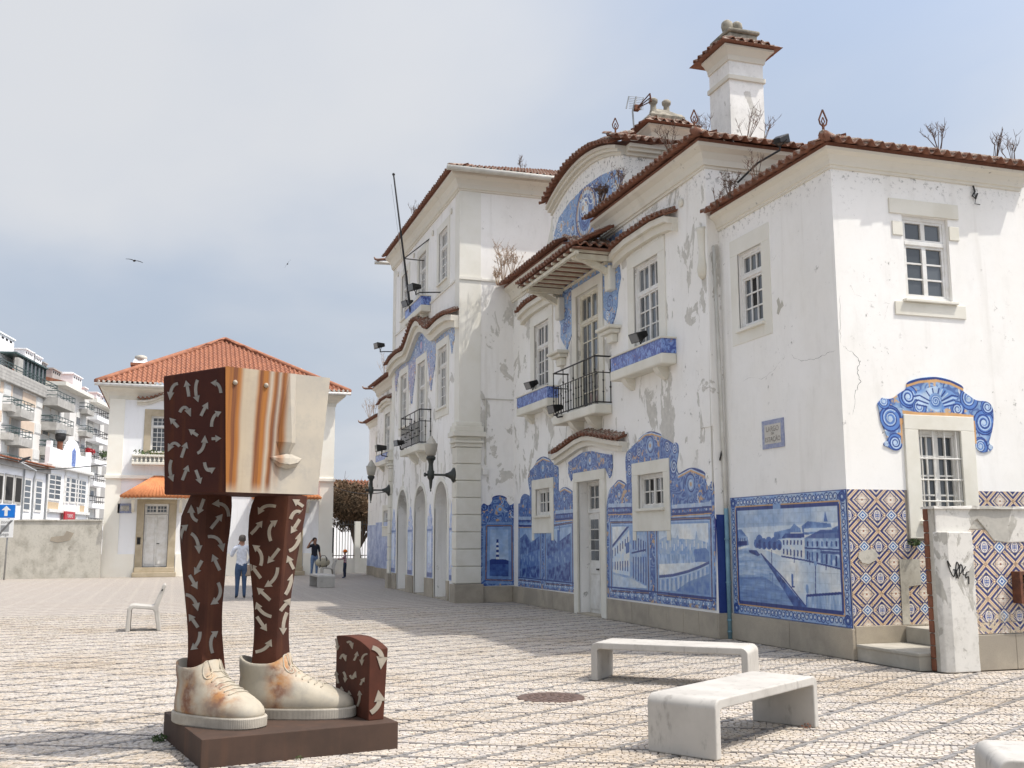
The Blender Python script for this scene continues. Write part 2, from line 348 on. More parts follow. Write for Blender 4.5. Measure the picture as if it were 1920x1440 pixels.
# ---- clay roof tiles: one shared S-profile tile; the 300 that show largest are objects, the rest one joined part
TW, TL = .19, .40
def tile_mesh(name, mat, amp=.042, n=8):
    m = MB(); k = n+1
    for y, dz in ((0, 0), (TL, 0)):
        for th in (0, -.016):
            for i in range(k): s = i/n; m.v.append(((s-.5)*TW*1.03, y, amp*math.sin(2*math.pi*s)+th+dz))
    for i in range(n):
        a = i; m.f += [(a, a+1, a+1+2*k, a+2*k), (a+k, a+k+2*k, a+k+1+2*k, a+k+1), (a, a+k, a+k+1, a+1)]
    return m.mesh(name, mat, smooth=True)
TILE = tile_mesh('roof_tile', 'roof_tile')
TV = np.array([v.co for v in TILE.vertices]); TF = np.array([tuple(p.vertices) for p in TILE.polygons])
tile_budget = [300]; tile_extra = []
def put_tile(pos, e, s, parent, big=True):
    e = Vector(e).normalized(); s = Vector(s).normalized(); nrm = e.cross(s).normalized()
    if nrm.z < 0: e = -e; nrm = -nrm
    j = [random.uniform(-1, 1) for _ in range(4)]; pos = Vector(pos)+nrm*(j[0]*.006)+s*(j[1]*.015)
    e = (e+nrm*j[2]*.02).normalized(); s = (s+nrm*j[3]*.02).normalized(); nrm = e.cross(s)
    mt = Matrix(((e.x, s.x, nrm.x, pos.x), (e.y, s.y, nrm.y, pos.y), (e.z, s.z, nrm.z, pos.z), (0, 0, 0, 1)))
    if big and tile_budget[0] > 0:
        tile_budget[0] -= 1; o = bpy.data.objects.new('roof_tile', TILE); link(o, parent); o.matrix_basis = Matrix.Translation(-off(parent)) @ mt
    else: tile_extra.append(np.array(mt))
def tile_run(pts, out, slope, parent, rows=2, big=True, lift=.06, mitre=(0, 0)):
    """rows of tiles up from an eave polyline; out = outward horizontal direction"""
    pts = [Vector(p) for p in pts]; out = Vector(out).normalized(); L_ = [0]
    for i in range(len(pts)-1): L_.append(L_[-1]+(pts[i+1]-pts[i]).length)
    n = max(1, round(L_[-1]/TW)); st = L_[-1]/n
    for r in range(rows):
        for i in range(n):
            t = (i+.5)*st
            if (mitre[0] and t < (r*.31+.2)*.9) or (mitre[1] and t > L_[-1]-(r*.31+.2)*.9): continue
            k = max(j for j in range(len(L_)-1) if L_[j] <= t); e = (pts[k+1]-pts[k]).normalized(); p = pts[k]+e*(t-L_[k])
            s = (-out*math.cos(slope)+Vector((0, 0, 1))*math.sin(slope))
            put_tile(p+s*(r*.31)+Vector((0, 0, lift+r*.022)), e, s, parent, big)
def flush_tiles(parent, mat='roof_tile'):
    """the tiles beyond the 300 largest, joined into one part of the roof they lie on"""
    if not tile_extra: return
    T = np.array(tile_extra); tile_extra.clear(); V = np.einsum('nij,vj->nvi', T[:, :3, :3], TV)+T[:, None, :3, 3]; F = (TF[None]+(np.arange(len(T))*len(TV))[:, None, None]).reshape(-1, 4)
    o = rawmesh('roof_tiles', V.reshape(-1, 3), F, mat, parent, smooth=True); o['kind'] = 'stuff'
def roof_sheet(p, q, out, slope, length, in0, in1, parent, start=.3, lift=.075, wave=TW, amp=.04, mat='roof_tile', sub=6, step=.31, name='roof_slope'):
    """corrugated roof slope above an eave p-q; in0/in1 = how far the sides lean inwards per metre of slope (hips)"""
    p, q = Vector(p), Vector(q); e = (q-p); L_ = e.length; e.normalize(); out = Vector(out).normalized(); s = -out*math.cos(slope)+Vector((0, 0, math.sin(slope))); nrm = Vector((0, 0, 1))
    n = int(L_/wave)*sub; nr = int((length-start)/step)+1; V = []; F = []
    for j in range(nr+1):
        for q2 in (0, 1):
            d = min(start+(j+q2)*step, length); 
            for i in range(n+1):
                a = L_*i/n; lo, hi = in0*d, L_-in1*d; a = min(max(a, lo), max(hi, lo))
                V.append(p+e*a+s*d+nrm*(lift+amp*math.sin(2*math.pi*a/wave)+(.0 if q2 else .035)))
    W_ = n+1
    for j in range(nr):
        for i in range(n): b = (2*j)*W_+i; F.append((b, b+1, b+1+W_, b+W_)); F.append((b+W_, b+1+W_, b+1+2*W_, b+2*W_))
    o = rawmesh(name, np.array([tuple(v) for v in V]), np.array(F), mat, parent, smooth=False); o['kind'] = 'stuff'; return o
def copy_tree(o, parent=None):
    c_ = o.copy(); C.objects.link(c_); c_.parent = parent
    for ch in list(o.children): copy_tree(ch, c_)
    return c_
# ------------------------------------------------------------------ painted glazed tiles (azulejos): flat print computed here
def vnoise(shape, cell, seed, octaves=4, gain=.55, sx=1, sy=1):
    g = np.random.default_rng(seed); H, Wd = shape; out = np.zeros(shape, np.float32); amp = 1; tot = 0
    for o in range(octaves):
        ch, cw = max(cell*sy, 1.5), max(cell*sx, 1.5); h, wd = int(H/ch)+3, int(Wd/cw)+3; G_ = g.random((h, wd)).astype(np.float32)
        y = np.arange(H)/ch; x = np.arange(Wd)/cw; iy = y.astype(int); ix = x.astype(int); fy = (y-iy)[:, None]; fx = (x-ix)[None]
        fy = fy*fy*(3-2*fy); fx = fx*fx*(3-2*fx); a = G_[np.ix_(iy, ix)]; b = G_[np.ix_(iy, ix+1)]; c_ = G_[np.ix_(iy+1, ix)]; d = G_[np.ix_(iy+1, ix+1)]
        out += amp*((a*(1-fx)+b*fx)*(1-fy)+(c_*(1-fx)+d*fx)*fy); tot += amp; amp *= gain; cell /= 2
    return out/tot
NAVY, BLUE, MID, PALE, WHITE, OCH = (.155, .235, .485), (.30, .43, .66), (.48, .60, .765), (.70, .775, .855), (.89, .895, .88), (.78, .61, .42)
class Art:
    """canvas over a rectangle of a wall: a (metres along) x b (height); to = photo point -> (a, b)"""
    def __init__(s, a0, a1, b0, b1, to, res=150, base=BLUE, seed=1):
        s.a0, s.b0, s.res, s.to = a0, b0, res, to; s.W = int((a1-a0)*res); s.H = int((b1-b0)*res); s.a1, s.b1 = a1, b1
        s.I = np.zeros((s.H, s.W, 3), np.float32); s.I[:] = base; s.seed = seed; s.zf = lambda x, y: (x, y)
        s.n1 = vnoise((s.H, s.W), res*.5, seed); s.n2 = vnoise((s.H, s.W), res*.09, seed+1, 3); s.n3 = vnoise((s.H, s.W), res*.22, seed+2, 2)
    def c(s, x, y): a, b = s.to(*s.zf(x, y)); return ((a-s.a0)*s.res, (b-s.b0)*s.res)
    def ab(s, a, b): return ((a-s.a0)*s.res, (b-s.b0)*s.res)
    def mask(s, P_):
        P_ = np.array(P_, np.float64); x0, y0 = np.floor(P_.min(0)).astype(int)-1; x1, y1 = np.ceil(P_.max(0)).astype(int)+2
        x0, y0, x1, y1 = max(x0, 0), max(y0, 0), min(x1, s.W), min(y1, s.H)
        if x1 <= x0 or y1 <= y0: return None
        X, Y = np.meshgrid(np.arange(x0, x1)+.5, np.arange(y0, y1)+.5); m = np.zeros(X.shape, bool); n = len(P_)
        for i in range(n):
            ax, ay = P_[i]; bx, by = P_[(i+1) % n]
            if ay == by: continue
            m ^= ((ay > Y) != (by > Y)) & (X < (bx-ax)*(Y-ay)/(by-ay)+ax)
        return (slice(y0, y1), slice(x0, x1)), m
    def fill(s, pts, col, col2=None, f=None, al=1, raw=False):
        """polygon in photo points (or canvas points when raw); second colour mixed by the 0..1 field f"""
        r = s.mask(pts if raw else [s.c(*p) for p in pts])
        if not r: return
        sl, m = r; src = np.array(col, np.float32)[None, None]
        if col2 is not None: t_ = (f if f is not None else s.n2)[sl][..., None]; t_ = np.clip((t_-.28)/.44, 0, 1); src = src*(1-t_)+np.array(col2, np.float32)*t_
        mm = (m*al)[..., None]; s.I[sl] = s.I[sl]*(1-mm)+src*mm
    def line(s, pts, w, col, al=1, raw=False):
        P_ = [np.array(p if raw else s.c(*p)) for p in pts]; w = w*s.res/2
        for p, q in zip(P_, P_[1:]):
            d = q-p; l = np.hypot(*d)
            if l < 1e-6: continue
            n_ = np.array([-d[1], d[0]])/l*w; s.fill([p+n_, q+n_, q-n_, p-n_], col, raw=True, al=al)
    def disc(s, c_, r, col, al=1, raw=False, n=14, ry=None):
        c_ = c_ if raw else s.c(*c_); r *= s.res; ry = (ry or 0)*s.res or r
        s.fill([(c_[0]+r*math.cos(2*math.pi*i/n), c_[1]+ry*math.sin(2*math.pi*i/n)) for i in range(n)], col, raw=True, al=al)
    def spiral(s, c_, r, w, col, turns=2.2, ph=0, sg=1, raw=True):
        pts = []
        for i in range(int(22*turns)):
            t_ = i/22; rr = r*(1-t_/turns*.92); pts.append((c_[0]+s.res*rr*math.cos(sg*2*math.pi*t_+ph), c_[1]+s.res*rr*math.sin(sg*2*math.pi*t_+ph)))
        s.line(pts, w, col, raw=True)
    def scrollfield(s, pts, raw=False, k=22, c1=PALE, c2=NAVY, al=.45):
        """curling brushwork: iso-lines of a soft field, light and dark"""
        r = s.mask(pts if raw else [s.c(*p) for p in pts])
        if not r: return
        sl, m = r; q = np.sin((s.n3[sl]+.35*s.n1[sl])*k*2); l1 = np.clip((q-.45)/.3, 0, 1)*m*al; l2 = np.clip((-q-.5)/.3, 0, 1)*m*al
        for l_, c_ in ((l1, c1), (l2, c2)): s.I[sl] = s.I[sl]*(1-l_[..., None])+np.array(c_, np.float32)*l_[..., None]
        g = np.random.default_rng(s.seed+77); y0, x0 = sl[0].start, sl[1].start; A_ = m.sum()/s.res**2
        for i in range(int(A_*26)):                             # acanthus strokes
            cx, cy = x0+g.random()*m.shape[1], y0+g.random()*m.shape[0]; a0 = g.random()*6.28; r_ = g.uniform(.05, .13); sg = g.choice((-1, 1)); w_ = g.uniform(.012, .026); c_ = (c1, WHITE, c2, c2, MID)[g.integers(0, 5)]
            s.line([(cx+s.res*r_*math.cos(a0+sg*q_*.5), cy+s.res*r_*math.sin(a0+sg*q_*.5)) for q_ in range(6)], w_, c_, .8, raw=True)
        o_ = (np.clip((s.n2[sl]-.66)/.05, 0, 1)*m*.8)[..., None]; s.I[sl] = s.I[sl]*(1-o_)+np.array(OCH, np.float32)*o_
    def border(s, a0, a1, b0, b1, w, seed=0):
        """running scroll border, inside edge line ochre + navy"""
        Q = lambda a, b: s.ab(a, b); 
        for r_ in ((a0, a1, b0, b0+w), (a0, a1, b1-w, b1), (a0, a0+w, b0+w, b1-w), (a1-w, a1, b0+w, b1-w)): s.fill([Q(r_[0], r_[2]), Q(r_[1], r_[2]), Q(r_[1], r_[3]), Q(r_[0], r_[3])], PALE, MID, raw=True)
        n = max(1, round((a1-a0)/(w*.55)))
        for i in range(n+1):
            x = a0+(a1-a0)*(i+.5)/(n+1)
            for b in (b0+w*.45, b1-w*.45):
                s.spiral(Q(x, b), w*.33, .014, NAVY, 1.6, ph=i*2.1, sg=1 if i % 2 else -1); s.disc(Q(x, b), .016, WHITE, raw=True)
        n = max(1, round((b1-b0)/(w*.55)))
        for i in range(n+1):
            y = b0+(b1-b0)*(i+.5)/(n+1)
            for a in (a0+w*.45, a1-w*.45): s.spiral(Q(a, y), w*.3, .014, NAVY, 1.6, ph=i*1.7, sg=1 if i % 2 else -1); s.disc(Q(a, y), .014, WHITE, raw=True)
        for a in (a0+w*.5, a1-w*.5):
            for b in (b0+w*.5, b1-w*.5): s.disc(Q(a, b), w*.42, BLUE, raw=True); s.spiral(Q(a, b), w*.4, .02, NAVY); s.disc(Q(a, b), w*.12, PALE, raw=True)
        for ww, c_, d in ((.022, NAVY, 0), (.018, OCH, w-.035), (.05, NAVY, w)):
            s.line([Q(a0+d, b0+d), Q(a1-d, b0+d), Q(a1-d, b1-d), Q(a0+d, b1-d), Q(a0+d, b0+d)], ww, c_, raw=True)
    def finish(s, name):
        I = s.I*(.90+.2*s.n2[..., None])                                                    # uneven glaze from the brush
        im = bpy.data.images.new(name, s.W, s.H); A = np.ones((s.H, s.W, 4), np.float32); A[..., :3] = np.clip(I, 0, 1); im.pixels.foreach_set(A.ravel()); im.update(); im.pack(); return im
    def material(s, name, axis):
        im = s.finish(name); t = NT(name); x = t.xyz(); cb = t.n('CombineXYZ')
        t.L.new(t.math('DIVIDE', t.math('SUBTRACT', x[axis], s.a0), s.a1-s.a0), cb.inputs[0]); t.L.new(t.math('DIVIDE', t.math('SUBTRACT', x[2], s.b0), s.b1-s.b0), cb.inputs[1])
        tx = t.n('TexImage', image=im, extension='EXTEND', interpolation='Cubic'); t.L.new(cb.outputs[0], tx.inputs[0])
        t.col(tx.outputs[0]); t.set(Roughness=.32); t.b.inputs['Specular IOR Level'].default_value = .4; t.bump(t.noise(30, 3, .5), .06, .004)
XR, XM, XT, YS, YT, YL = 8.72, 8.5, 7.0, 12.2, 26.3, 49.7
TILE_B, TILE_T = .41, 2.27
def zx(x0, y0, k): return lambda x, y: (x0+x/k, y0+y/k)
zm, zc_, z6, z7, z8 = zx(880, 780, 3.6), zx(1320, 880, 4.234), zx(660, 560, 4), zx(900, 220, 4.236), zx(900, 480, 3.79)
zs = zx(1540, 660, 2.3237)
def toX(X): return lambda u, v: (lambda p: (p.y, p.z))(onX(u, v, X))
def toY(Y): return lambda u, v: (lambda p: (p.x, p.z))(onY(u, v, Y))
def outline(zf, to, pts): return [to(*zf(*p)) for p in pts]
def soften(p, k=2, n=2):
    """round the traced corners between the first and last k points"""
    for _ in range(n):
        h, m_, e = p[:k], p[k-1:-k+1], p[-k:]; q = []
        for a, b in zip(m_, m_[1:]): q += [(a[0]*.75+b[0]*.25, a[1]*.75+b[1]*.25), (a[0]*.25+b[0]*.75, a[1]*.25+b[1]*.75)]
        p = h+q+e
    return p

# ---- the street front: canal picture + the panels of the middle wing
A1 = Art(12.1, 26.4, .38, 4.1, toX(XM), 150, BLUE, 3)
def paint_front(s):
    s.scrollfield([s.ab(15.4, .4), s.ab(26.4, .4), s.ab(26.4, 4.1), s.ab(15.4, 4.1)], raw=True, k=20)
    # canal picture (its own wall plane)
    s.to = toX(XR); s.zf = zc_; a0, a1 = YS, 15.34
    pic = [s.ab(a0+.1, TILE_B+.1), s.ab(a1-.1, TILE_B+.1), s.ab(a1-.1, TILE_T-.1), s.ab(a0+.1, TILE_T-.1)]
    s.fill(pic, PALE, WHITE, s.n1, raw=True); sk = [(185, 320), (1085, 262), (1090, 420), (190, 470)]; s.fill(sk, MID, PALE, s.n1, .6)
    s.fill([(185, 480), (250, 485), (300, 475), (350, 540), (360, 600), (188, 640)], BLUE, MID); s.fill([(185, 560), (260, 540), (262, 610), (188, 632)], NAVY, BLUE, al=.6)
    s.fill([(255, 525), (345, 530), (347, 600), (258, 606)], PALE, MID); [s.line([(265+i*16, 545), (265+i*16, 570)], .02, NAVY) for i in range(5)]; s.line([(258, 590), (345, 585)], .07, NAVY)
    s.fill([(190, 655), (360, 620), (455, 670), (560, 800), (720, 1010), (830, 1120), (205, 1060), (185, 700)], MID, PALE, vnoise((s.H, s.W), 60, 9, 4, .6, 1, .12))
    s.fill([(195, 860), (480, 850), (640, 960), (760, 1080), (205, 1050)], BLUE, MID, vnoise((s.H, s.W), 50, 19, 4, .6, 1, .1), .75)
    s.fill([(430, 615), (620, 690), (1105, 790), (1112, 1000), (820, 1010), (815, 1110), (455, 670)], WHITE, PALE, s.n1)
    s.fill([(455, 672), (500, 715), (815, 1095), (820, 1112), (725, 1100), (560, 830)], NAVY, BLUE); s.line([(455, 668), (640, 868), (815, 1088)], .022, NAVY)
    s.fill([(560, 500), (690, 470), (720, 430), (770, 470), (780, 545), (560, 560)], BLUE, MID); s.fill([(690, 500), (775, 500), (775, 540), (690, 540)], WHITE)
    s.fill([(780, 450), (830, 412), (1010, 430), (1020, 470), (1085, 440), (1088, 500), (790, 520)], BLUE, MID); s.fill([(965, 330), (988, 415), (955, 415)], BLUE)
    s.fill([(800, 470), (1020, 460), (1022, 490), (800, 500)], WHITE, PALE); s.fill([(930, 480), (1085, 475), (1092, 548), (800, 548)], BLUE, NAVY, al=.8); s.fill([(620, 548), (650, 510), (800, 508), (803, 542)], BLUE, NAVY)
    s.fill([(620, 548), (803, 542), (806, 722), (620, 690)], WHITE, PALE); s.fill([(803, 548), (1092, 548), (1106, 792), (806, 722)], MID, PALE)
    for i in range(6):
        x = 638+i*28
        for y0, y1 in ((562, 600), (630+i*3, 672+i*5)): s.line([(x, y0), (x, y1)], .034, NAVY)
    for i in range(7):
        x = 828+i*38
        for y0, y1 in ((572, 612), (650+i*6, 715+i*9)): s.line([(x, y0), (x, y1)], .04, BLUE if i % 2 else NAVY)
    s.line([(803, 625), (1100, 640)], .02, NAVY); s.line([(620, 690), (806, 722), (1106, 795)], .02, NAVY); s.line([(930, 655), (1100, 668)], .04, NAVY, .7)
    for x, y, r in ((445, 575, .11), (480, 590, .09), (520, 585, .10), (560, 590, .10), (600, 600, .08), (420, 590, .07)): s.disc((x, y), r, BLUE); s.disc((x+8, y+14), r*.6, NAVY, .7)
    s.fill([(360, 640), (420, 640), (450, 680), (430, 690), (365, 660)], NAVY, BLUE)
    s.fill([(820, 1005), (1112, 985), (1112, 1145), (820, 1115)], PALE, MID, vnoise((s.H, s.W), 30, 29, 3, .6, .2, 1)); s.line([(818, 1003), (1112, 982)], .035, NAVY); s.line([(820, 1000), (820, 1110)], .03, BLUE); s.disc((825, 950), .035, MID, ry=.07)
    for x, y0, y1 in ((890, 745, 1000), (542, 640, 755), (722, 650, 740), (845, 660, 760), (975, 690, 800)): s.line([(x, y0), (x, y1)], .018, NAVY)
    s.disc((890, 745), .04, MID); s.line([(707, 830), (707, 925)], .05, BLUE); s.line([(700, 930), (725, 935)], .02, NAVY); s.line([(525, 830), (548, 830), (548, 925)], .012, BLUE)
    s.border(a0, a1, TILE_B, TILE_T, .19); s.fill([(550, 275), (612, 272), (612, 312), (552, 314)], MID)
    s.fill([s.ab(15.34, .4), s.ab(15.48, .4), s.ab(15.48, 2.0), s.ab(15.34, 2.0)], (.03, .09, .46), raw=True)
    # middle wing panels
    s.to = toX(XM); s.zf = zm
    def frame(q, w=.05):
        s.line(q+[q[0]], w+.12, MID); s.line(q+[q[0]], w+.05, PALE, .6); s.line(q+[q[0]], w, NAVY); s.line(q+[q[0]], .014, OCH, .8)
    street = [(957, 718), (1208, 715), (1216, 1195), (965, 1180)]; s.fill(street, WHITE, PALE, s.n1)
    s.fill([(958, 888), (1090, 722), (1112, 755), (1206, 765), (1212, 1155), (1100, 1100), (960, 1065)], PALE, MID); s.fill([(958, 905), (1085, 770), (1088, 1080), (960, 1052)], WHITE, PALE); s.line([(958, 895), (1090, 728)], .05, NAVY)
    for i in range(7):
        x = 972+i*17; t_ = i/7; s.line([(x, 905-105*t_), (x, 960-110*t_)], .04, NAVY); s.line([(x, 985-10*t_), (x, 1035+15*t_)], .05, NAVY, .8)
    for i in range(6): x = 1112+i*17; s.line([(x, 810+i*8), (x, 900+i*4)], .05, NAVY, .8); s.line([(x, 950), (x, 1095+i*9)], .05, NAVY, .7)
    s.line([(1100, 925), (1210, 900)], .03, NAVY); s.fill([(960, 1068), (1100, 1104), (1215, 1160), (1216, 1195), (965, 1180)], WHITE, PALE, s.n1); s.fill([(1060, 860), (1085, 850), (1085, 920), (1062, 930)], BLUE)
    frame(street)
    town = [(1268, 700), (1634, 688), (1645, 1245), (1275, 1205)]; s.fill(town, PALE, WHITE, s.n1)
    s.fill([(1270, 845), (1330, 815), (1400, 825), (1410, 800), (1420, 828), (1530, 835), (1538, 775), (1550, 835), (1632, 860), (1635, 980), (1500, 985), (1275, 980)], PALE, MID)
    for i in range(26): x = 1280+i*13.5; y = 850+15*math.sin(i*1.7); s.line([(x, y), (x, y+45)], .045, PALE if i % 2 else WHITE, .75)
    s.fill([(1275, 930), (1500, 935), (1520, 990), (1275, 1000)], PALE, MID, vnoise((s.H, s.W), 20, 39, 3, .6, .4, 1.5)); s.fill([(1520, 900), (1600, 890), (1632, 930), (1632, 985), (1530, 985)], MID, BLUE)
    s.fill([(1278, 1005), (1632, 985), (1600, 1050), (1280, 1080)], PALE, WHITE, s.n1); cv = [(1275, 1085), (1380, 1075), (1480, 1050), (1560, 1020), (1634, 985)]
    s.fill(cv+[(1645, 1245), (1275, 1205)], PALE, MID); s.line(cv, .05, NAVY, .8); s.line([(x, y+14) for x, y in cv], .025, PALE)
    for i in range(22):
        x = 1282+i*15; y = np.interp(x, [p[0] for p in cv], [p[1] for p in cv]); s.line([(x, y+22), (x, y+105)], .03, WHITE if i % 2 else BLUE, .7)
    s.fill([(1400, 1180), (1480, 1120), (1560, 1090), (1636, 1060), (1645, 1245), (1420, 1225)], MID, BLUE, al=.8); frame(town)
    for q in ([(342, 742), (486, 745), (486, 1122), (338, 1106)], [(516, 748), (700, 718), (702, 1145), (520, 1132)]):
        s.fill(q, PALE, MID, s.n1); (x0, y0), (x1, y1), (x2, y2), (x3, y3) = q
        s.fill([(x0, y0+90), (x0+40, y0+50), (x0+80, y0+110), (x1, y1+60), (x2, y2), (x3, y3)], MID, NAVY, s.n2); s.fill([(x0+10, y0+200), (x1, y1+150), (x1, y1+260), (x0+10, y0+290)], MID, BLUE, s.n2, .8)
        for i in range(7): s.line([(x0+12+i*20, y0+190+25*math.sin(i*2.2)), (x0+12+i*20, y0+225+25*math.sin(i*2.2))], .05, PALE, .7)
        frame(q)
    s.line([(606, 770), (606, 900)], .16, BLUE); s.line([(614, 745), (614, 780)], .04, NAVY)
    for c_, r in (((1225, 200), .2), ((500, 350), .2), ((818, 300), .18), ((1500, 460), .2), ((1015, 530), .13), ((645, 560), .12)):
        k_ = s.c(*c_); s.disc(k_, r, MID, .8, raw=True); s.spiral(k_, r, .025, NAVY, 2); s.disc(k_, r*.45, PALE, .9, raw=True); s.disc(k_, r*.2, OCH, .8, raw=True)
    for c_, r, g in (((1085, 370), .13, 1), ((1385, 340), .15, -1), ((1085, 270), .12, -1), ((1390, 220), .13, 1), ((1635, 470), .11, 1), ((585, 360), .11, -1), ((410, 440), .12, 1), ((950, 380), .1, 1), ((690, 350), .1, -1), ((1340, 210), .12, 1), ((1150, 240), .11, -1), ((560, 350), .09, 1), ((450, 380), .09, -1)):
        k_ = s.c(*c_); s.disc(k_, r, MID, .9, raw=True); s.spiral(k_, r, .022, NAVY, 2.2, sg=g); s.spiral(k_, r*.8, .012, WHITE, 1.8, ph=1, sg=g)
    for p in ([(1145, 155), (1190, 113), (1235, 105), (1298, 125)], [(455, 305), (500, 272), (545, 290)], [(1415, 395), (1500, 350), (1592, 390)], [(985, 460), (1012, 430), (1055, 455)], [(615, 495), (645, 476), (688, 500)]):
        s.line(p, .06, NAVY); s.line([(x, y+10) for x, y in p], .03, PALE); s.line([(x, y+18) for x, y in p], .03, OCH)
    for p in ([(940, 605), (1100, 600)], [(1370, 615), (1640, 595)], [(585, 650), (705, 640)], [(335, 690), (420, 690)]):
        s.line(p, .08, PALE, .8); s.line([(x, y+18) for x, y in p], .03, NAVY); s.line([(x, y+50) for x, y in p], .04, NAVY); s.line([(x, y+62) for x, y in p], .02, OCH)
    for a0, a1 in ((15.5, 20.05), (21.85, 26.3)):
        for i in range(int((a1-a0)/.17)): k_ = s.ab(a0+.1+i*.17, TILE_B+.12); s.spiral(k_, .08, .013, PALE if i % 2 else NAVY, 1.5, ph=i); s.disc(k_, .02, WHITE, raw=True)
        s.line([s.ab(a0, TILE_B+.23), s.ab(a1, TILE_B+.23)], .03, NAVY, raw=True)
paint_front(A1); A1.material('azulejo_front', 1)
# ---- lighthouse panel on the return of the central block
A2 = Art(7.4, 8.6, .38, 3.2, toY(YT), 150, BLUE, 5)
def paint_light(s):
    s.zf = zm; s.scrollfield([s.ab(7.4, .3), s.ab(8.6, .3), s.ab(8.6, 3.2), s.ab(7.4, 3.2)], raw=True, k=18)
    q = [(115, 740), (285, 740), (287, 1110), (110, 1105)]; s.fill(q, PALE, MID, s.n1); s.fill([(112, 990), (286, 990), (287, 1110), (110, 1105)], BLUE, NAVY, s.n2); s.fill([(112, 985), (150, 965), (240, 968), (286, 985), (286, 1000), (112, 1000)], NAVY)
    for i in range(8): s.fill([(181-i*.4, 855+i*16), (195+i*.4, 855+i*16), (195+i*.5, 871+i*16), (180-i*.4, 871+i*16)], NAVY if i % 2 else WHITE)
    s.fill([(182, 832), (194, 832), (196, 856), (180, 856)], NAVY); s.fill([(110, 1040), (287, 1045), (287, 1110), (110, 1105)], NAVY, BLUE, s.n2, .8)
    s.line(q+[q[0]], .2, MID, .8); s.line(q+[q[0]], .05, NAVY); s.line(q+[q[0]], .014, OCH)
    for c_, g in (((100, 612), 1), ((300, 612), -1)): s.spiral(s.c(*c_), .15, .03, NAVY, 2, sg=g)
    s.line([(152, 548), (205, 534), (252, 552)], .06, NAVY); s.disc((205, 630), .1, MID); s.disc((205, 630), .045, OCH)
paint_light(A2); A2.material('azulejo_lighthouse', 0)
# ---- pediment panel and the flanks of the balcony door
A3 = Art(17.9, 23.9, 5.8, 9.6, toX(XM), 130, BLUE, 8)
def paint_gable(s):
    s.I[:] = MID; s.scrollfield([s.ab(17.9, 5.8), s.ab(23.9, 5.8), s.ab(23.9, 9.6), s.ab(17.9, 9.6)], raw=True, k=26, c1=PALE, c2=BLUE)
    c0 = s.ab(20.93, 8.85)
    for r, c_ in ((.62, NAVY), (.57, OCH), (.5, PALE), (.42, BLUE), (.2, PALE)): s.disc(c0, r, c_, .85, raw=True, n=28)
    s.spiral(c0, .4, .03, NAVY, 2.5)
    g = np.random.default_rng(4)
    for i in range(46):
        k_ = s.ab(g.uniform(18.3, 23.6), g.uniform(8.3, 9.4)); s.spiral(k_, g.uniform(.12, .24), .022, NAVY if i % 2 else WHITE, 2, ph=i, sg=1 if i % 3 else -1)
        if i % 3 == 0: s.disc(k_, .06, OCH, .9, raw=True)
    for i in range(30):
        k_ = s.ab(20.93+(1 if i % 2 else -1)*g.uniform(.95, 1.45), g.uniform(6.0, 8.0)); s.spiral(k_, g.uniform(.1, .2), .02, NAVY if i % 4 else WHITE, 2, ph=i, sg=1 if i % 3 else -1)
    for x in (18.9, 22.2, 20.1, 21.5): s.line([s.ab(x, 8.2), s.ab(x+.1, 8.8)], .05, PALE, raw=True)
paint_gable(A3); A3.material('azulejo_pediment', 1)
# ---- central block: lambrequin under the curved hood, strips between the arches, balcony faces
A4 = Art(26.2, 35.4, .4, 9.0, toX(XT), 90, MID, 11)
def paint_tall(s):
    s.scrollfield([s.ab(26.2, .4), s.ab(35.4, .4), s.ab(35.4, 9), s.ab(26.2, 9)], raw=True, k=30, c1=WHITE, c2=BLUE, al=.75)
    s.I[:int(3.2*s.res)] = s.I[:int(3.2*s.res)]*.45+np.array((.74, .78, .90))*.55
    for a0, a1 in ((26.66, 27.2), (29.13, 29.77), (31.74, 32.42), (34.36, 35.06)):
        s.line([s.ab(a0+.05, .6), s.ab(a0+.05, 1.85)], .04, BLUE, raw=True); s.line([s.ab(a1-.05, .6), s.ab(a1-.05, 1.85)], .04, BLUE, raw=True); s.fill([s.ab(a0+.1, .95), s.ab(a1-.1, .95), s.ab(a1-.1, 1.8), s.ab(a0+.1, 1.8)], (.80, .84, .92), PALE, s.n1, raw=True)
        s.line([s.ab(a0, 1.88), s.ab(a1, 1.88)], .06, BLUE, raw=True); s.fill([s.ab(a0, .55), s.ab(a1, .55), s.ab(a1, .68), s.ab(a0, .68)], BLUE, NAVY, raw=True)
    s.disc(s.ab(30.78, 7.5), .35, MID, raw=True); s.spiral(s.ab(30.78, 7.5), .35, .04, NAVY); s.disc(s.ab(30.78, 7.5), .12, (.75, .62, .7), raw=True)
paint_tall(A4); A4.material('azulejo_central', 1)
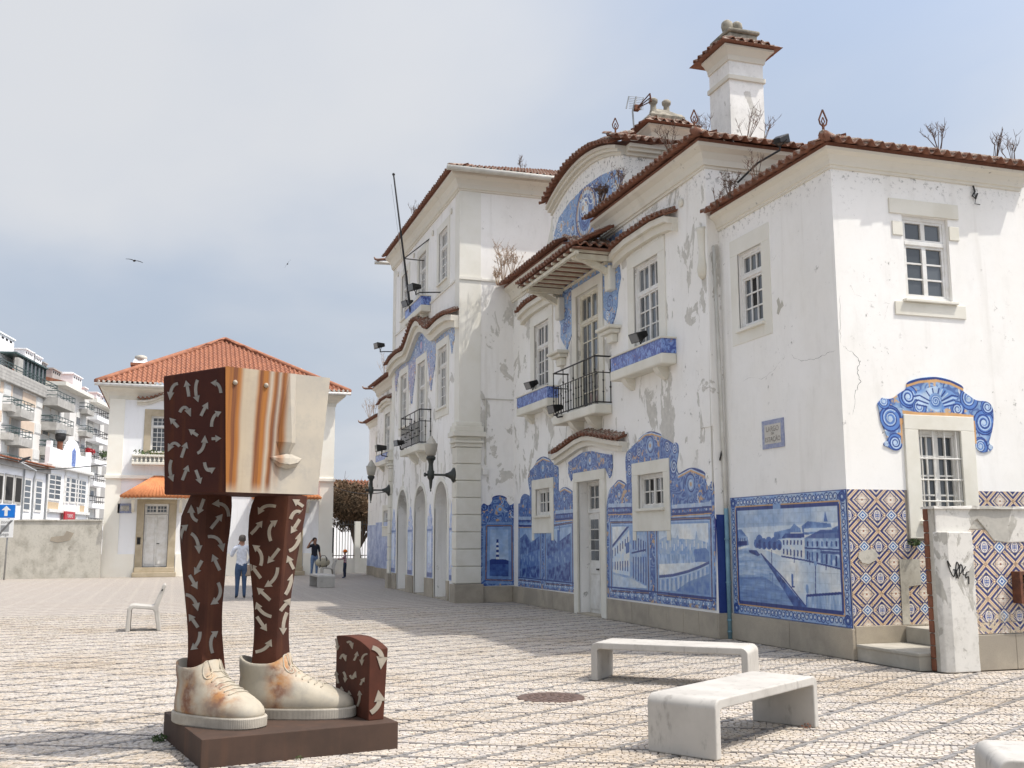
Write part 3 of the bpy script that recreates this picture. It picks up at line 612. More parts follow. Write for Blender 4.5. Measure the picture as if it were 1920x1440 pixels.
# ---- gable-end window crest (flat, painted) and the geometric dado
A5 = Art(9.1, 11.5, 2.6, 4.05, toY(YS), 190, MID, 13)
def paint_crest(s):
    s.zf = zs; s.scrollfield([s.ab(9.1, 2.6), s.ab(11.5, 2.6), s.ab(11.5, 4.05), s.ab(9.1, 4.05)], raw=True, k=16, c1=PALE, c2=NAVY)
    for c_, r, g in (((298, 290), .17, 1), ((705, 308), .17, -1), ((320, 395), .12, -1), ((690, 410), .12, 1), ((270, 215), .1, 1), ((720, 240), .11, -1), ((375, 195), .15, -1), ((640, 205), .15, 1), ((425, 240), .11, 1), ((590, 250), .11, -1), ((282, 402), .05, 1), ((735, 415), .05, 1)):
        k_ = s.c(*c_); s.disc(k_, r*1.12, NAVY, raw=True); s.disc(k_, r, (.36, .5, .74), raw=True, n=20)
        for q in (0, 1): s.spiral(k_, r*(.95-.2*q), .018, NAVY if q == 0 else PALE, 2.3, ph=q*.8, sg=g)
        s.disc(k_, r*.22, PALE, raw=True)
    s.fill([(400, 190), (430, 165), (495, 150), (560, 170), (592, 195), (570, 235), (500, 262), (430, 230)], (.36, .52, .76), PALE, s.n3)
    for i in range(9): t_ = (i-4)*.2; s.line([(495, 230), (495+75*math.sin(t_), 232-75*math.cos(t_))], .02, NAVY if i % 2 else PALE)
    s.disc((495, 215), .12, MID); s.disc((495, 215), .09, BLUE); s.spiral(s.c(495, 215), .08, .015, PALE)
    for sg in (-1, 1):
        for i in range(5): s.line([(495+sg*(25+i*3), 215+i*6), (495+sg*(70+i*4), 190+i*10), (495+sg*(98-i*6), 195+i*9)], .02, PALE if i % 2 else NAVY)
    p = [(367, 132), (420, 115), (495, 108), (560, 122), (617, 150)]; s.line([(x, y+16) for x, y in p], .045, OCH); s.line([(x, y+2) for x, y in p], .06, NAVY); s.line([(x, y-1) for x, y in p], .018, (.3, .55, .75))
    s.line([(350, 262), (430, 272), (560, 272), (660, 284)], .05, OCH); s.line([(345, 290), (352, 400)], .05, OCH); s.line([(660, 300), (668, 400)], .05, OCH)
paint_crest(A5); A5.material('azulejo_crest', 0)
CELL, CELLZ = .467, .424
def dado_cell():
    n = 128; g = (np.arange(n)+.5)/n; X, Y = np.meshgrid(g, g); I = np.zeros((n, n, 3), np.float32); I[:] = (.85, .79, .685)
    p = np.abs(X-.5); q = np.abs(Y-.5); d = p+q
    def put(m, c_): I[m] = c_
    for a, b in ((.235, .275), (.345, .43), (.57, .655), (.725, .765)): put((d > a) & (d < b), (.155, .205, .43))
    for a, b in ((.487, .513),): put((d > a) & (d < b), (.66, .50, .37))
    put((d > .44) & (d < .455) | (d > .545) & (d < .56), (.78, .62, .46))
    # flower at the centre
    put(d < .23, (.80, .73, .66)); r = np.hypot(X-.5, Y-.5); th = np.arctan2(Y-.5, X-.5); put((r < .085+.075*np.cos(4*th)**2), (.88, .85, .80)); put((r < .17) & (np.abs(np.sin(4*th)) < .16) & (r > .05), (.55, .38, .34)); put(r < .03, (.6, .38, .3))
    # medallions at the edges of the cell: lozenge above / below, oval at the corners
    for (cx, cy) in ((.5, 0), (.5, 1)):
        dd = np.abs(X-cx)+np.abs(Y-cy); put(dd < .25, (.155, .205, .43)); put(dd < .205, (.87, .84, .78)); put(dd < .15, (.30, .46, .66)); put(dd < .10, (.85, .87, .87)); put(dd < .05, (.25, .38, .62))
    for cx in (0, 1):
        for cy in (0, 1):
            dd = np.abs(X-cx)*1.25+np.abs(Y-cy); e = np.hypot((X-cx)*1.5, Y-cy); put(dd < .25, (.155, .205, .43)); put(e < .175, (.87, .84, .78)); put(e < .13, (.55, .56, .68)); put(e < .10, (.83, .80, .76)); put((e < .10) & (np.sin(60*Y) > .3), (.42, .48, .66))
    for (cx, cy) in ((.25, 0), (.75, 0), (.25, 1), (.75, 1), (0, .5), (1, .5)):
        dd = np.abs(X-cx)+np.abs(Y-cy); put(dd < .06, (.66, .50, .37)); put(dd < .035, (.88, .80, .68))
    return I
def dado_material():
    I = dado_cell(); n = 128; im = bpy.data.images.new('azulejo_dado', n, n); A = np.ones((n, n, 4), np.float32); A[..., :3] = I; im.pixels.foreach_set(A.ravel()); im.update(); im.pack()
    t = NT('azulejo_dado'); x = t.xyz(); cb = t.n('CombineXYZ'); t.L.new(t.math('DIVIDE', t.math('SUBTRACT', x[0], XR), CELL), cb.inputs[0]); t.L.new(t.math('DIVIDE', t.math('SUBTRACT', x[2], 1.917-CELLZ*5), CELLZ), cb.inputs[1])
    tx = t.n('TexImage', image=im, extension='REPEAT'); t.L.new(cb.outputs[0], tx.inputs[0])
    c = t.mix(t.ramp(t.noise(5, 6, .7), .58, .78, 0, .3), tx.outputs[0], (.40, .33, .25)); oi = t.n('ObjectInfo'); c = t.mix(t.math('MULTIPLY', oi.outputs['Random'], .07), c, (.35, .30, .26))
    z = x[2]; worn = t.math('MULTIPLY', t.ramp(t.noise(14, 5, .7), .50, .56), t.ramp(z, .95, .5)); worn = t.math('MULTIPLY', worn, t.ramp(x[1], 11.6, 11.2)); c = t.mix(worn, c, (.50, .42, .30))
    t.col(c); t.set(Roughness=.35); t.bump(t.noise(40, 3, .5), .08, .004)
dado_material(); basic('tile_grout', (.33, .29, .24), (.24, .21, .18), 6, .9, .2)
# ------------------------------------------------------------------ the station
ST = thing('station_building', 'long white station building clad in blue picture tiles under clay tile roofs', 'building', (8.5, 20, 0))
PR, PM, PT, PS, PTS = FX(XR), FX(XM), FX(XT), FY(YS), FY(YT)
YA, YB, YC = 15.45, 26.3, 35.3            # joints along the front: end block | wing | central block
YD, YE = 46.15, 49.4
ZR, ZM, ZT = 6.87, 7.98, 11.0              # underside of the cornices
# --- walls
wall(PR, YS, YA, 0, ZR+.3, [(14.12, 14.85, 4.99, 6.27, .14)]).build('wall', 'plaster_right', ST)
wall(PS, XR, 12.05, 0, ZR+.3, [(9.89, 10.70, 5.01, 6.27, .14), (9.93, 10.66, 1.84, 3.12, .14)]).build('wall', 'plaster_right', ST)
MB().box(12.05, 12.2, YS, YA+6, 0, ZR+.2).build('wall', 'plaster_right', ST)
wall(PM, YA, YB, 0, ZM+.45, [(20.31, 21.62, -.01, 2.85, .3), (17.33, 18.43, 2.17, 2.82, .14), (23.43, 24.47, 2.17, 2.82, .14), (17.36, 18.46, 5.0, 6.95, .14), (23.44, 24.52, 5.0, 6.95, .14), (20.27, 21.58, 4.35, 7.05, .16)]).build('wall', 'plaster_middle', ST)
wall(FY(YA), XM, 13, 0, ZM+.45).build('wall', 'plaster_middle', ST)
ARCH = [(27.43, 28.92), (29.98, 31.50), (32.55, 34.10)]; AZ = 3.2
th = [(a, b, -.01, AZ, .42) for a, b in ARCH] + [(27.60, 28.62, 8.87, 10.4), (30.24, 31.26, 8.75, 10.42), (32.82, 33.82, 8.87, 10.4), (27.62, 28.60, 5.25, 6.98), (30.2, 31.3, 4.35, 6.98), (32.86, 33.86, 5.25, 6.98)]
m = wall(PT, YB, YC, 0, ZT+.3, th)
for a, b in ARCH:                                          # round heads
    r = (b-a)/2; c0 = (a+b)/2; zc = AZ-r*.98; n = 14
    for sg in (-1, 1):
        arc = [(c0+sg*r*math.cos(t), zc+r*.98*math.sin(t)) for t in [math.pi/2*i/n for i in range(n+1)]]
        for p, q in zip(arc, arc[1:]): m.add([PT(*p, 0), PT(*q, 0), PT(q[0], AZ, 0), PT(p[0], AZ, 0)], [(0, 1, 2, 3)]); m.add([PT(*p, 0), PT(*q, 0), PT(*q, .42), PT(*p, .42)], [(0, 1, 2, 3)])
m.build('wall', 'plaster_tall', ST)
wall(PTS, XT, 15, 0, ZT+.3).build('wall', 'plaster_tall', ST)
wall(FY(YC), XT, 15, 0, ZT+.3).build('wall', 'plaster_tall', ST)
fl = lambda y: 2*((YB+YC)/2)-y
wall(PM, YC, YD, 0, ZM+.45, [tuple(sorted((fl(18.46), fl(17.36))))+(5.0, 6.95, .14), tuple(sorted((fl(18.43), fl(17.33))))+(2.17, 2.82, .14)]).build('wall', 'plaster_middle', ST)
wall(PR, YD, YE, 0, ZR+.3, [tuple(sorted((fl(14.12), fl(14.85))))+(4.99, 6.27, .14)]).build('wall', 'plaster_right', ST)
wall(FY(YE), XR, 13, 0, ZR+.3).build('wall', 'plaster_right', ST); wall(FY(YD), XM, 13, 0, ZM+.45).build('wall', 'plaster_middle', ST)
# --- granite plinth slabs
def plinth(P, a0, a1, h, n, d=.035, mat='granite'):
    e = sorted([a0, a1]+[a0+(a1-a0)*(i+random.uniform(-.2, .2))/n for i in range(1, n)])
    for p, q in zip(e, e[1:]): MB().fbox(P, p+.003, q-.003, 0, h, -d-random.uniform(0, .006), .02).build('plinth_slab', mat, ST, bevel=.006)
plinth(PR, YS-.03, 15.45, TILE_B-.005, 2); plinth(FY(YA), XM-.03, XR-.04, TILE_B-.005, 1); plinth(PS, XR+.01, 12.05, .44, 3)
plinth(PM, 15.45, 20.02, TILE_B-.005, 7); plinth(PM, 21.86, YB, TILE_B-.005, 6); plinth(PTS, 7.62, XM-.04, TILE_B-.005, 1)
for a, b in ((27.22, 27.43), (28.92, 29.98), (31.50, 32.55), (34.10, 34.7)): plinth(PT, a, b, .52, 1, .05)
plinth(PM, YC, YD, TILE_B, 6); plinth(PR, YD, YE, TILE_B, 2)
# --- cornices + eaves
def cornice(path, z0, mat='plaster_cornice', k=1.0, parent=ST):
    pr = [(0, z0-.03), (.025*k, z0-.03), (.03*k, z0+.01), (.05*k, z0+.02), (.06*k, z0+.08*k), (.10*k, z0+.15*k), (.17*k, z0+.19*k), (.18*k, z0+.23*k), (0, z0+.23*k)]
    return sweep(path, pr).build('cornice', mat, parent)
cornice([(XR, YA), (XR, YS), (12.05, YS), (12.05, YS+2)], ZR)
cornice([(XM, 20.1), (XM, YA), (11.5, YA)], ZM, k=1.5); cornice([(XM, YB), (XM, 21.76)], ZM, k=1.5)
cornice([(XT, YC), (XT, YB), (15, YB)], ZT, k=1.75); cornice([(XM, YD), (XM, YC)], ZM, k=1.5); cornice([(13, YD), (XM, YD)], ZM, k=1.5); cornice([(13, YE), (XR, YE), (XR, YD)], ZR)
roof = MB().box(XR-.15, 12.22, YS-.15, YA+.4, ZR+.232, ZR+.30).build('roof', 'roof_tile', ST)
def eave(path, o, z, slope=.36, rows=2, big=True):
    """tile rows along the eave; path in plan, outward to the right; runs are extended to the mitre"""
    pts = [Vector(p) for p in path]; n = len(pts); offp = []
    for i, p in enumerate(pts):
        ds = ([(p-pts[i-1]).normalized()] if i else [])+([(pts[i+1]-p).normalized()] if i < n-1 else []); ns = [Vector((d.y, -d.x)) for d in ds]
        nn = ns[0] if len(ns) == 1 else (ns[0]+ns[1])/(1+ns[0].dot(ns[1])); offp.append(p+nn*o)
    for i in range(n-1):
        d = (pts[i+1]-pts[i]).normalized(); out = Vector((d.y, -d.x, 0)); tile_run([(offp[i].x, offp[i].y, z), (offp[i+1].x, offp[i+1].y, z)], out, slope, roof, rows, big, mitre=(i > 0, i < n-2))
        if i: q_ = offp[i]; sg = Vector(((pts[i+1]-pts[i]).normalized()-(pts[i]-pts[i-1]).normalized())); MB().tube([(q_.x+sg.x*k_, q_.y+sg.y*k_, z+.075+k_*math.tan(slope)) for k_ in (.02, .3, .6, .9)], .075, 8).build('hip_ridge', 'roof_tile', ST, smooth=True)
    return offp
eave([(XR, YA+.05), (XR, YS), (12.15, YS)], .33, ZR+.235)
eave([(XM, 20.12), (XM, YA), (10.5, YA)], .46, ZM+.36)
eave([(XM, YB-.02), (XM, 21.76)], .46, ZM+.36, rows=1)
def hip(p, q, o, z, slope, length, in0, in1, **k):
    d = (Vector(q)-Vector(p)).normalized(); out = Vector((d.y, -d.x)); e0 = Vector(p)+out*o-d*(o if in0 else 0); e1 = Vector(q)+out*o+d*(o if in1 else 0)
    roof_sheet((e0.x, e0.y, z), (e1.x, e1.y, z), (out.x, out.y, 0), slope, length, in0, in1, roof, **k)
hip((XR, YA+.4), (XR, YS), .33, ZR+.235, .36, 2.0, 0, .94, start=.62); hip((XR, YS), (12.05, YS), .33, ZR+.235, .36, 2.0, .94, .94, start=.62)
hip((XM, YB), (XM, YA), .46, ZM+.36, .36, 2.9, 0, .94, start=.62); hip((XM, YA), (13.5, YA), .46, ZM+.36, .36, 2.9, .94, .94, start=.62)
hip((XT, YC), (XT, YB), .44, ZT+.40, .40, 4.6, .92, .92, start=.3); hip((XT, YB), (15, YB), .44, ZT+.40, .40, 4.6, .92, .92, start=.02)
hip((XM, YD), (XM, YC), .46, ZM+.36, .36, 2.9, .94, 0, start=.3); hip((XR, YE), (XR, YD), .33, ZR+.235, .36, 2.0, .94, 0, start=.3)
for x0, y0, y1, z in ((XM-.26, YA-.26, 20.1, ZM+.347), (XM-.26, 21.77, YB-.01, ZM+.347), (XM-.26, YC+.01, YD+.26, ZM+.347), (XT-.30, YB-.47, YC+.30, ZT+.404), (XR-.17, YD+.01, YE+.17, ZR+.232)): MB().box(x0, 15, y0, y1, z, z+.06).build('roof', 'roof_tile', ST)
MB().box(XM+.3, 13.4, 20.05, 21.8, ZM+.35, ZM+.38).build('roof', 'roof_tile', ST)
# gutter of the central block's side eave
MB().tube([(XT-.50, YB-.52, ZT+.40), (15, YB-.52, ZT+.40)], .075, 10).build('gutter', 'gutter_metal', ST, smooth=True)
MB().tube([(XT-.60, YC+.5, ZT+.36), (XT+.5, YC+.5, ZT+.40)], .06, 8).build('gutter', 'gutter_metal', ST, smooth=True)
# --- corner pilasters and rustication of the central block
MB().box(XT-.012, XT+.58, YB-.02, YB+.45, 4.62, ZT-.03).build('corner_pilaster', 'cream_wash', ST)
MB().box(XT-.012, XT+.3, YC-.45, YC+.02, 4.62, ZT-.03).build('corner_pilaster', 'cream_wash', ST)
for y0, y1, x1 in ((YB-.06, YB+.36, XT+.60), (YC-.30, YC+.08, XT+.3)):
    MB().box(XT-.13, x1+.05, y0-.06, y1+.05, -.02, .47).build('quoin_base', 'granite', ST, bevel=.015)
    zz = np.linspace(.475, 4.0, 9)
    for a, b in zip(zz, zz[1:]): MB().box(XT-.09, x1, y0, y1, a+.009, b-.009).build('quoin_stone', 'cream_stone', ST, bevel=.02)
    MB().box(XT-.05, x1-.04, y0+.04, y1-.04, .475, 4.0).build('quoin_core', 'cream_stone', ST)
    k = MB()
    for o, a, b in ((.02, 4.0, 4.10), (.06, 4.10, 4.17), (.0, 4.17, 4.27), (.10, 4.27, 4.40), (.05, 4.40, 4.55), (.01, 4.55, 4.66)): k.box(XT-.09-o, x1+o, y0-o, y1+o, a+.001, b)
    k.build('capital', 'cream_stone', ST, bevel=.015)
MB().fbox(PT, YB+.45, YC-.45, 8.54, 8.60, -.035, .02).build('string_course', 'cream_wash', ST); MB().fbox(PTS, XT+.58, 9.0, 8.50, 8.55, -.03, .02).build('string_course', 'cream_wash', ST)
MB().fbox(PTS, XT-.03, XT+.6, 8.50, 8.58, -.05, -.022).build('string_course', 'cream_wash', ST)
MB().tube([PTS(7.62, 5.30, -.02), PTS(8.50, 5.29, -.02)], .014, 6).build('wall_pipe', 'gutter_metal', ST); MB().tube([PTS(7.72, 5.30, -.02), PTS(7.72, 3.55, -.02)], .018, 6).build('wall_pipe', 'gutter_metal', ST)
MB().fbox(PTS, 7.64, 7.78, 3.28, 3.44, -.1, 0).build('junction_box', 'white_paint', ST, bevel=.01)
# fascia behind the cornice of the wing and its pilaster by the end block
MB().fbox(PM, YA-.012, YA+.42, TILE_T+1.2, ZM-.03, -.018, .02).build('corner_pilaster', 'plaster_middle', ST)
MB().fbox(FY(YA), XM-.012, XM+.5, ZR+.3, ZM-.03, -.018, .02).build('corner_pilaster', 'plaster_middle', ST)
cor = MB(); cor.loft([[(XM-.02-r*.9*max(0, math.cos(t)), YA+.14+r*math.sin(t), z) for t in [2*math.pi*i/10 for i in range(10)]] for r, z in ((.05, 6.02), (.10, 6.08), (.12, 6.2), (.09, 6.35), (.075, 6.5), (.09, 6.72), (.10, 6.86), (.13, 6.92))]); cor.build('corbel', 'cream_stone', ST, smooth=True)
for y in (16.35, 25.4): MB().lathe((XM-.005, y, 7.62), [(.07, 0), (.085, .02), (.07, .04), (.03, .045)], 14, (-1, 0, 0)).build('vent_ring', 'cream_stone', ST, smooth=True)
for y in (27.2, 29.4, 32.0, 34.5): MB().lathe((XT-.005, y, 10.66), [(.08, 0), (.09, .02), (.07, .035)], 12, (-1, 0, 0)).build('vent_ring', 'cream_stone', ST, smooth=True)
# --- end block: windows
window(PR, 14.12, 14.85, 4.99, 6.27, .12, ST, cols=3, rows=3, top=.30, leaves=1, black=(5, 4)); surround(PR, 13.87, 15.09, 4.76, 6.55, 14.12, 14.85, 4.99, 6.27, ST, 'cream_wash', .012)
window(PS, 9.89, 10.70, 5.01, 6.27, .12, ST, cols=1, rows=3, top=.30, leaves=2, fw_=.06)
for r_ in ((9.67, 10.89, 6.275, 6.50), (9.68, 10.91, 4.77, 4.965)): MB().fbox(PS, *r_, -.022, .02).build('window_block', 'cream_stone', ST, bevel=.006)
for r_ in ((9.71, 9.885, 5.95, 6.16), (10.705, 10.88, 5.95, 6.16)): MB().fbox(PS, *r_, -.02, .02).build('window_block', 'cream_stone', ST, bevel=.006)
MB().fbox(PS, 9.83, 10.76, 4.966, 5.008, -.07, .05).build('window_sill', 'cream_stone', ST, bevel=.008)
window(PS, 9.93, 10.66, 1.84, 3.12, .12, ST, cols=2, rows=4, top=0, leaves=2, wood='worn_white_paint')
surround(PS, 9.70, 10.90, 1.60, 3.33, 9.93, 10.66, 1.84, 3.12, ST, 'cream_stone', .035)
gr = MB()
for i in range(4): a = 10.0+.2*i; gr.tube([PS(a, 1.83, .01), PS(a, 3.13, .01)], .011, 6)
for z in (2.12, 2.42, 2.72): gr.tube([PS(9.92, z, -.002), PS(10.67, z, -.002)], .011, 6)
gr.build('window_grille', 'worn_white_paint', ST)
# --- wing: windows, doors, surrounds
for y0, y1 in ((17.33, 18.43), (23.43, 24.47)):
    window(PM, y0, y1, 2.17, 2.82, .12, ST, cols=2, rows=2, top=0, leaves=2, wood='worn_white_paint', black=(2, 5))
    surround(PM, y0-.25, y1+.27, 1.75, 3.06, y0, y1, 2.17, 2.82, ST, 'cream_stone', .035)
    for a in (y0-.25, y1+.13): MB().fbox(PM, a, a+.14, 1.58, 1.749, -.033, .02).build('surround_foot', 'cream_stone', ST)
for y0, y1 in ((17.36, 18.46), (23.44, 24.52)):
    window(PM, y0, y1, 5.0, 6.95, .12, ST, cols=2, rows=4, top=.29, toprows=1, leaves=2)
    surround(PM, y0-.29, y1+.29, 4.9, 7.22, y0, y1, 5.0, 6.95, ST, 'cream_wash', .03, sill=False)
def door(P, a0, a1, b0, b1, dep, tr, parent=ST, mat='worn_white_paint', glass=True, panels=2):
    m = MB(); m.fbox(P, a0, a1, b0+.02, tr, dep-.04, dep+.02); w2 = (a1-a0)/2; dz = tr-b0
    for s in (0, 1):
        x0 = a0+s*w2+.07; x1 = a0+(s+1)*w2-.07
        ps = ((.05, .34), (.40, .47)) if glass else ((.06, .36), (.42, .93))
        for lo, hi in ps: m.fbox(P, x0, x1, b0+dz*lo, b0+dz*hi, dep-.06, dep-.038)
        for e in (a0+s*w2+.005, a0+(s+1)*w2-.045): m.fbox(P, e, e+.04, b0+.03, tr-.01, dep-.052, dep-.039)
    m.fbox(P, (a0+a1)/2-.02, (a0+a1)/2+.02, b0+.03, tr-.02, dep-.075, dep-.038)
    o = m.build('door', mat, parent, bevel=.008)
    if glass:
        for s in (0, 1):
            x0 = a0+s*w2+.09; x1 = a0+(s+1)*w2-.09; g = MB()
            for j in range(4):
                for i in range(2): MB().fbox(P, x0+(x1-x0)*i/2+.012, x0+(x1-x0)*(i+1)/2-.012, b0+dz*(.53+.105*j)+.012, b0+dz*(.53+.105*(j+1))-.012, dep-.047, dep-.043).build('pane', 'window_glass', o)
    MB().fbox(P, (a0+a1)/2+.05, (a0+a1)/2+.17, b0+dz*.44, b0+dz*.455, dep-.085, dep-.06).build('handle', 'iron_black', o); return o
door(PM, 20.33, 21.60, 0, 2.85, .28, 2.15); window(PM, 20.33, 21.60, 2.17, 2.85, .28, ST, cols=2, rows=2, top=0, leaves=2, wood='worn_white_paint', name='transom_window', black=(1,))
surround(PM, 20.04, 21.85, .0, 3.06, 20.31, 21.62, 0, 2.85, ST, 'cream_stone', .05, 'door_surround', sill=False)
MB().fbox(PM, 20.28, 21.65, -.02, .03, -.06, .3).build('door_sill', 'granite', ST)
window(PM, 20.27, 21.58, 4.35, 7.05, .14, ST, cols=2, rows=5, top=.23, toprows=1, leaves=2, wood='cream_timber', name='balcony_door')
surround(PM, 20.02, 21.83, 4.36, 7.26, 20.27, 21.58, 4.36, 7.05, ST, 'cream_stone', .04, 'door_surround', sill=False)
# --- tile-topped hoods: profile polyline in (y, z)
def hood(P, prof, out, th, parent=ST, slope=.35, rows=1, outdir=(-1, 0, 0), big=True, sc=.7, tiles='t'):
    lo = [(a, b-th*(1.0)) for a, b in prof]; mid = [(a, b-th*.45) for a, b in prof]
    m = MB(); m.strip(P, lo, mid, -out*.42, 0); m.strip(P, [(a, b+.001) for a, b in mid], prof, -out*.72, 0)
    o = m.build('hood', 'plaster_cornice', parent)
    tile_run([P(a, b, -out) for a, b in prof], outdir, slope, o, rows, big); return o
for c0 in (17.9, 23.98):
    hood(PM, [(c0-1.37, 7.40), (c0-1.2, 7.47), (c0-.6, 7.53), (c0+.6, 7.53), (c0+1.2, 7.47), (c0+1.37, 7.40)], .28, .26)
hood(PM, [(18.95, 3.52), (19.5, 3.60), (20.1, 3.70), (20.5, 3.77), (20.93, 3.80), (21.4, 3.77), (21.8, 3.70), (22.4, 3.60), (22.9, 3.52)], .26, .2)
# --- planter boxes with tiled faces, and balconies
def planter(P, a0, a1, z0, z1, p, mat, parent=ST):
    o = MB().fbox(P, a0, a1, z0-.2, z0, -p, .0).build('window_planter', 'cream_stone', parent, bevel=.03)
    MB().fbox(P, a0+.02, a1-.02, z0+.001, z1-.035, -p+.02, 0).build('tiled_face', mat, o); MB().fbox(P, a0-.01, a1+.01, z1-.034, z1, -p-.01, 0).build('coping', 'cream_stone', o, bevel=.008)
    for a in (a0+.35, a1-.55): MB().loft([[P(a, z0-.2, 0), P(a+.2, z0-.2, 0), P(a+.2, z0-.2, -p*.75), P(a, z0-.2, -p*.75)], [P(a, z0-.3, 0), P(a+.2, z0-.3, 0), P(a+.2, z0-.3, -p*.55), P(a, z0-.3, -p*.55)], [P(a+.04, z0-.42, 0), P(a+.16, z0-.42, 0), P(a+.16, z0-.42, -p*.15), P(a+.04, z0-.42, -p*.15)]]).build('corbel', 'cream_stone', o)
    return o
t = NT('azulejo_band'); z_ = t.xyz()[2]; n_ = t.noise(7, 4, .6, dist=1.2); c_ = t.mix(t.ramp(n_, .42, .58), hexc('46599f'), hexc('7f9ad0')); c_ = t.mix(t.ramp(t.noise(24, 3, .6, stretch=(1, 1, .4)), .56, .64), c_, hexc('24347f')); c_ = t.mix(t.ramp(t.noise(11, 3, .6), .66, .70), c_, hexc('b5894f')); t.col(c_); t.set(Roughness=.35)
planter(PM, 16.70, 19.05, 4.92, 5.22, .31, 'azulejo_band'); planter(PM, 22.80, 25.12, 4.90, 5.20, .31, 'azulejo_band')
planter(PT, 29.62, 31.95, 8.52, 8.82, .31, 'azulejo_band'); planter(PM, fl(19.05), fl(16.7), 4.92, 5.22, .31, 'azulejo_band')
def balcony(P, a0, a1, z, p, rail, nb, parent=ST):
    o = MB().fbox(P, a0, a1, z-.2, z, -p, 0).build('balcony', 'cream_stone', parent, bevel=.03); w_ = a1-a0
    for a in (a0+w_*.22, a0+w_*.62): MB().loft([[P(a+e, z-.2, 0), P(a+.22+e, z-.2, 0), P(a+.22+e, z-.2, -p*.8), P(a+e, z-.2, -p*.8)] for e in (0,)]+[[P(a, z-.32, 0), P(a+.22, z-.32, 0), P(a+.22, z-.32, -p*.6), P(a, z-.32, -p*.6)], [P(a+.03, z-.48, 0), P(a+.19, z-.48, 0), P(a+.19, z-.48, -p*.12), P(a+.03, z-.48, -p*.12)]]).build('corbel', 'cream_stone', o)
    e = p-.035; zr = z+.04; q = MB()
    for zz, r in ((z+rail, .018), (z+rail*.66, .012), (zr, .016)): q.tube([P(a0+.03, zz, 0), P(a0+.03, zz, -e), P(a1-.03, zz, -e), P(a1-.03, zz, 0)], r, 6)
    q.build('railing', 'iron_black', o); prof = lambda h: [(.011, 0), (.011, h*.30), (.024, h*.33), (.011, h*.36), (.011, h*.66), (.024, h*.70), (.011, h*.73), (.011, h)]
    for i in range(nb):
        a = a0+.03+(w_-.06)*i/(nb-1); full = i % 4 == 0; MB().lathe(P(a, zr, -e), prof(rail-.04 if full else rail*.66-.04), 6).build('baluster', 'iron_black', o)
    for a in (a0+.03, a1-.03): MB().lathe(P(a, zr, -.02), prof(rail-.02), 6).build('baluster', 'iron_black', o); MB().lathe(P(a, zr, -e/2), prof(rail*.66), 6).build('baluster', 'iron_black', o)
    return o
balcony(PM, 19.66, 22.2, 4.36, .40, 1.0, 17); balcony(PT, 29.42, 32.08, 4.36, .38, 1.0, 17)
# --- canopy over the balcony door
cp = MB(); z0 = 7.44; c0 = 20.96; hw = 1.80
for a in (c0-hw+.15, c0+hw-.45): cp.fbox(PM, a, a+.11, z0-.145, z0-.036, -.90, -.062)
cp.fbox(PM, c0-hw, c0+hw, z0-.09, z0-.02, -.97, -.90); cp.fbox(PM, c0-hw, c0+hw, z0-.08, z0-.02, -.06, -.0)
for i in range(10): a = c0-hw+.1+i*(2*hw-.26)/9; cp.fbox(PM, a, a+.05, z0-.018, z0+.03, -1.04, -.03)
canopy = cp.build('canopy', 'cream_timber', ST)
MB().fbox(PM, c0-hw-.05, c0+hw+.05, z0+.031, z0+.05, -1.02, -.0).build('boarding', 'roof_tile', canopy)
for a in (c0-hw+.25, c0+hw-.35):
    MB().loft([[PM(a+dx, 6.78+zz, dd) for dx, zz, dd in q] for q in ([(0, .3, -.02), (.11, .3, -.02), (.11, .18, -.02), (0, .18, -.02)], [(0, .46, -.30), (.11, .46, -.30), (.11, .34, -.33), (0, .34, -.33)], [(0, .60, -.62), (.11, .60, -.62), (.11, .48, -.66), (0, .48, -.66)], [(0, .63, -.92), (.11, .63, -.92), (.11, .53, -.92), (0, .53, -.92)])]).build('bracket', 'cream_timber', canopy)
    MB().fbox(PM, a-.08, a+.19, 6.70, 7.22, -.17, 0).build('corbel_block', 'cream_stone', canopy, bevel=.03)
    MB().fbox(PM, a-.3, a+.42, 5.86, 5.93, -.3, 0).fbox(PM, a-.22, a+.34, 5.78, 5.859, -.22, 0).fbox(PM, a-.1, a+.22, 5.6, 5.779, -.13, 0).build('shelf_corbel', 'cream_stone', ST, bevel=.02)
zt = z0+.06; tile_run([PM(c0+hw+.06, zt, -1.08), PM(c0-hw-.06, zt, -1.08)], (-1, 0, 0), .42, canopy, 3)
tile_run([PM(c0-hw-.08, zt, -1.04), PM(c0-hw-.08, zt, -.0)], (0, -1, 0), .42, canopy, 2)
MB().add([PM(c0-hw, zt, -1.04), PM(c0+hw, zt, -1.04), PM(c0+hw-1, zt+.43, -.02), PM(c0-hw+1, zt+.43, -.02), PM(c0-hw, zt, 0), PM(c0+hw, zt, 0)], [(0, 1, 2, 3), (0, 3, 4), (1, 5, 2)]).build('canopy_roof', 'roof_tile', canopy)
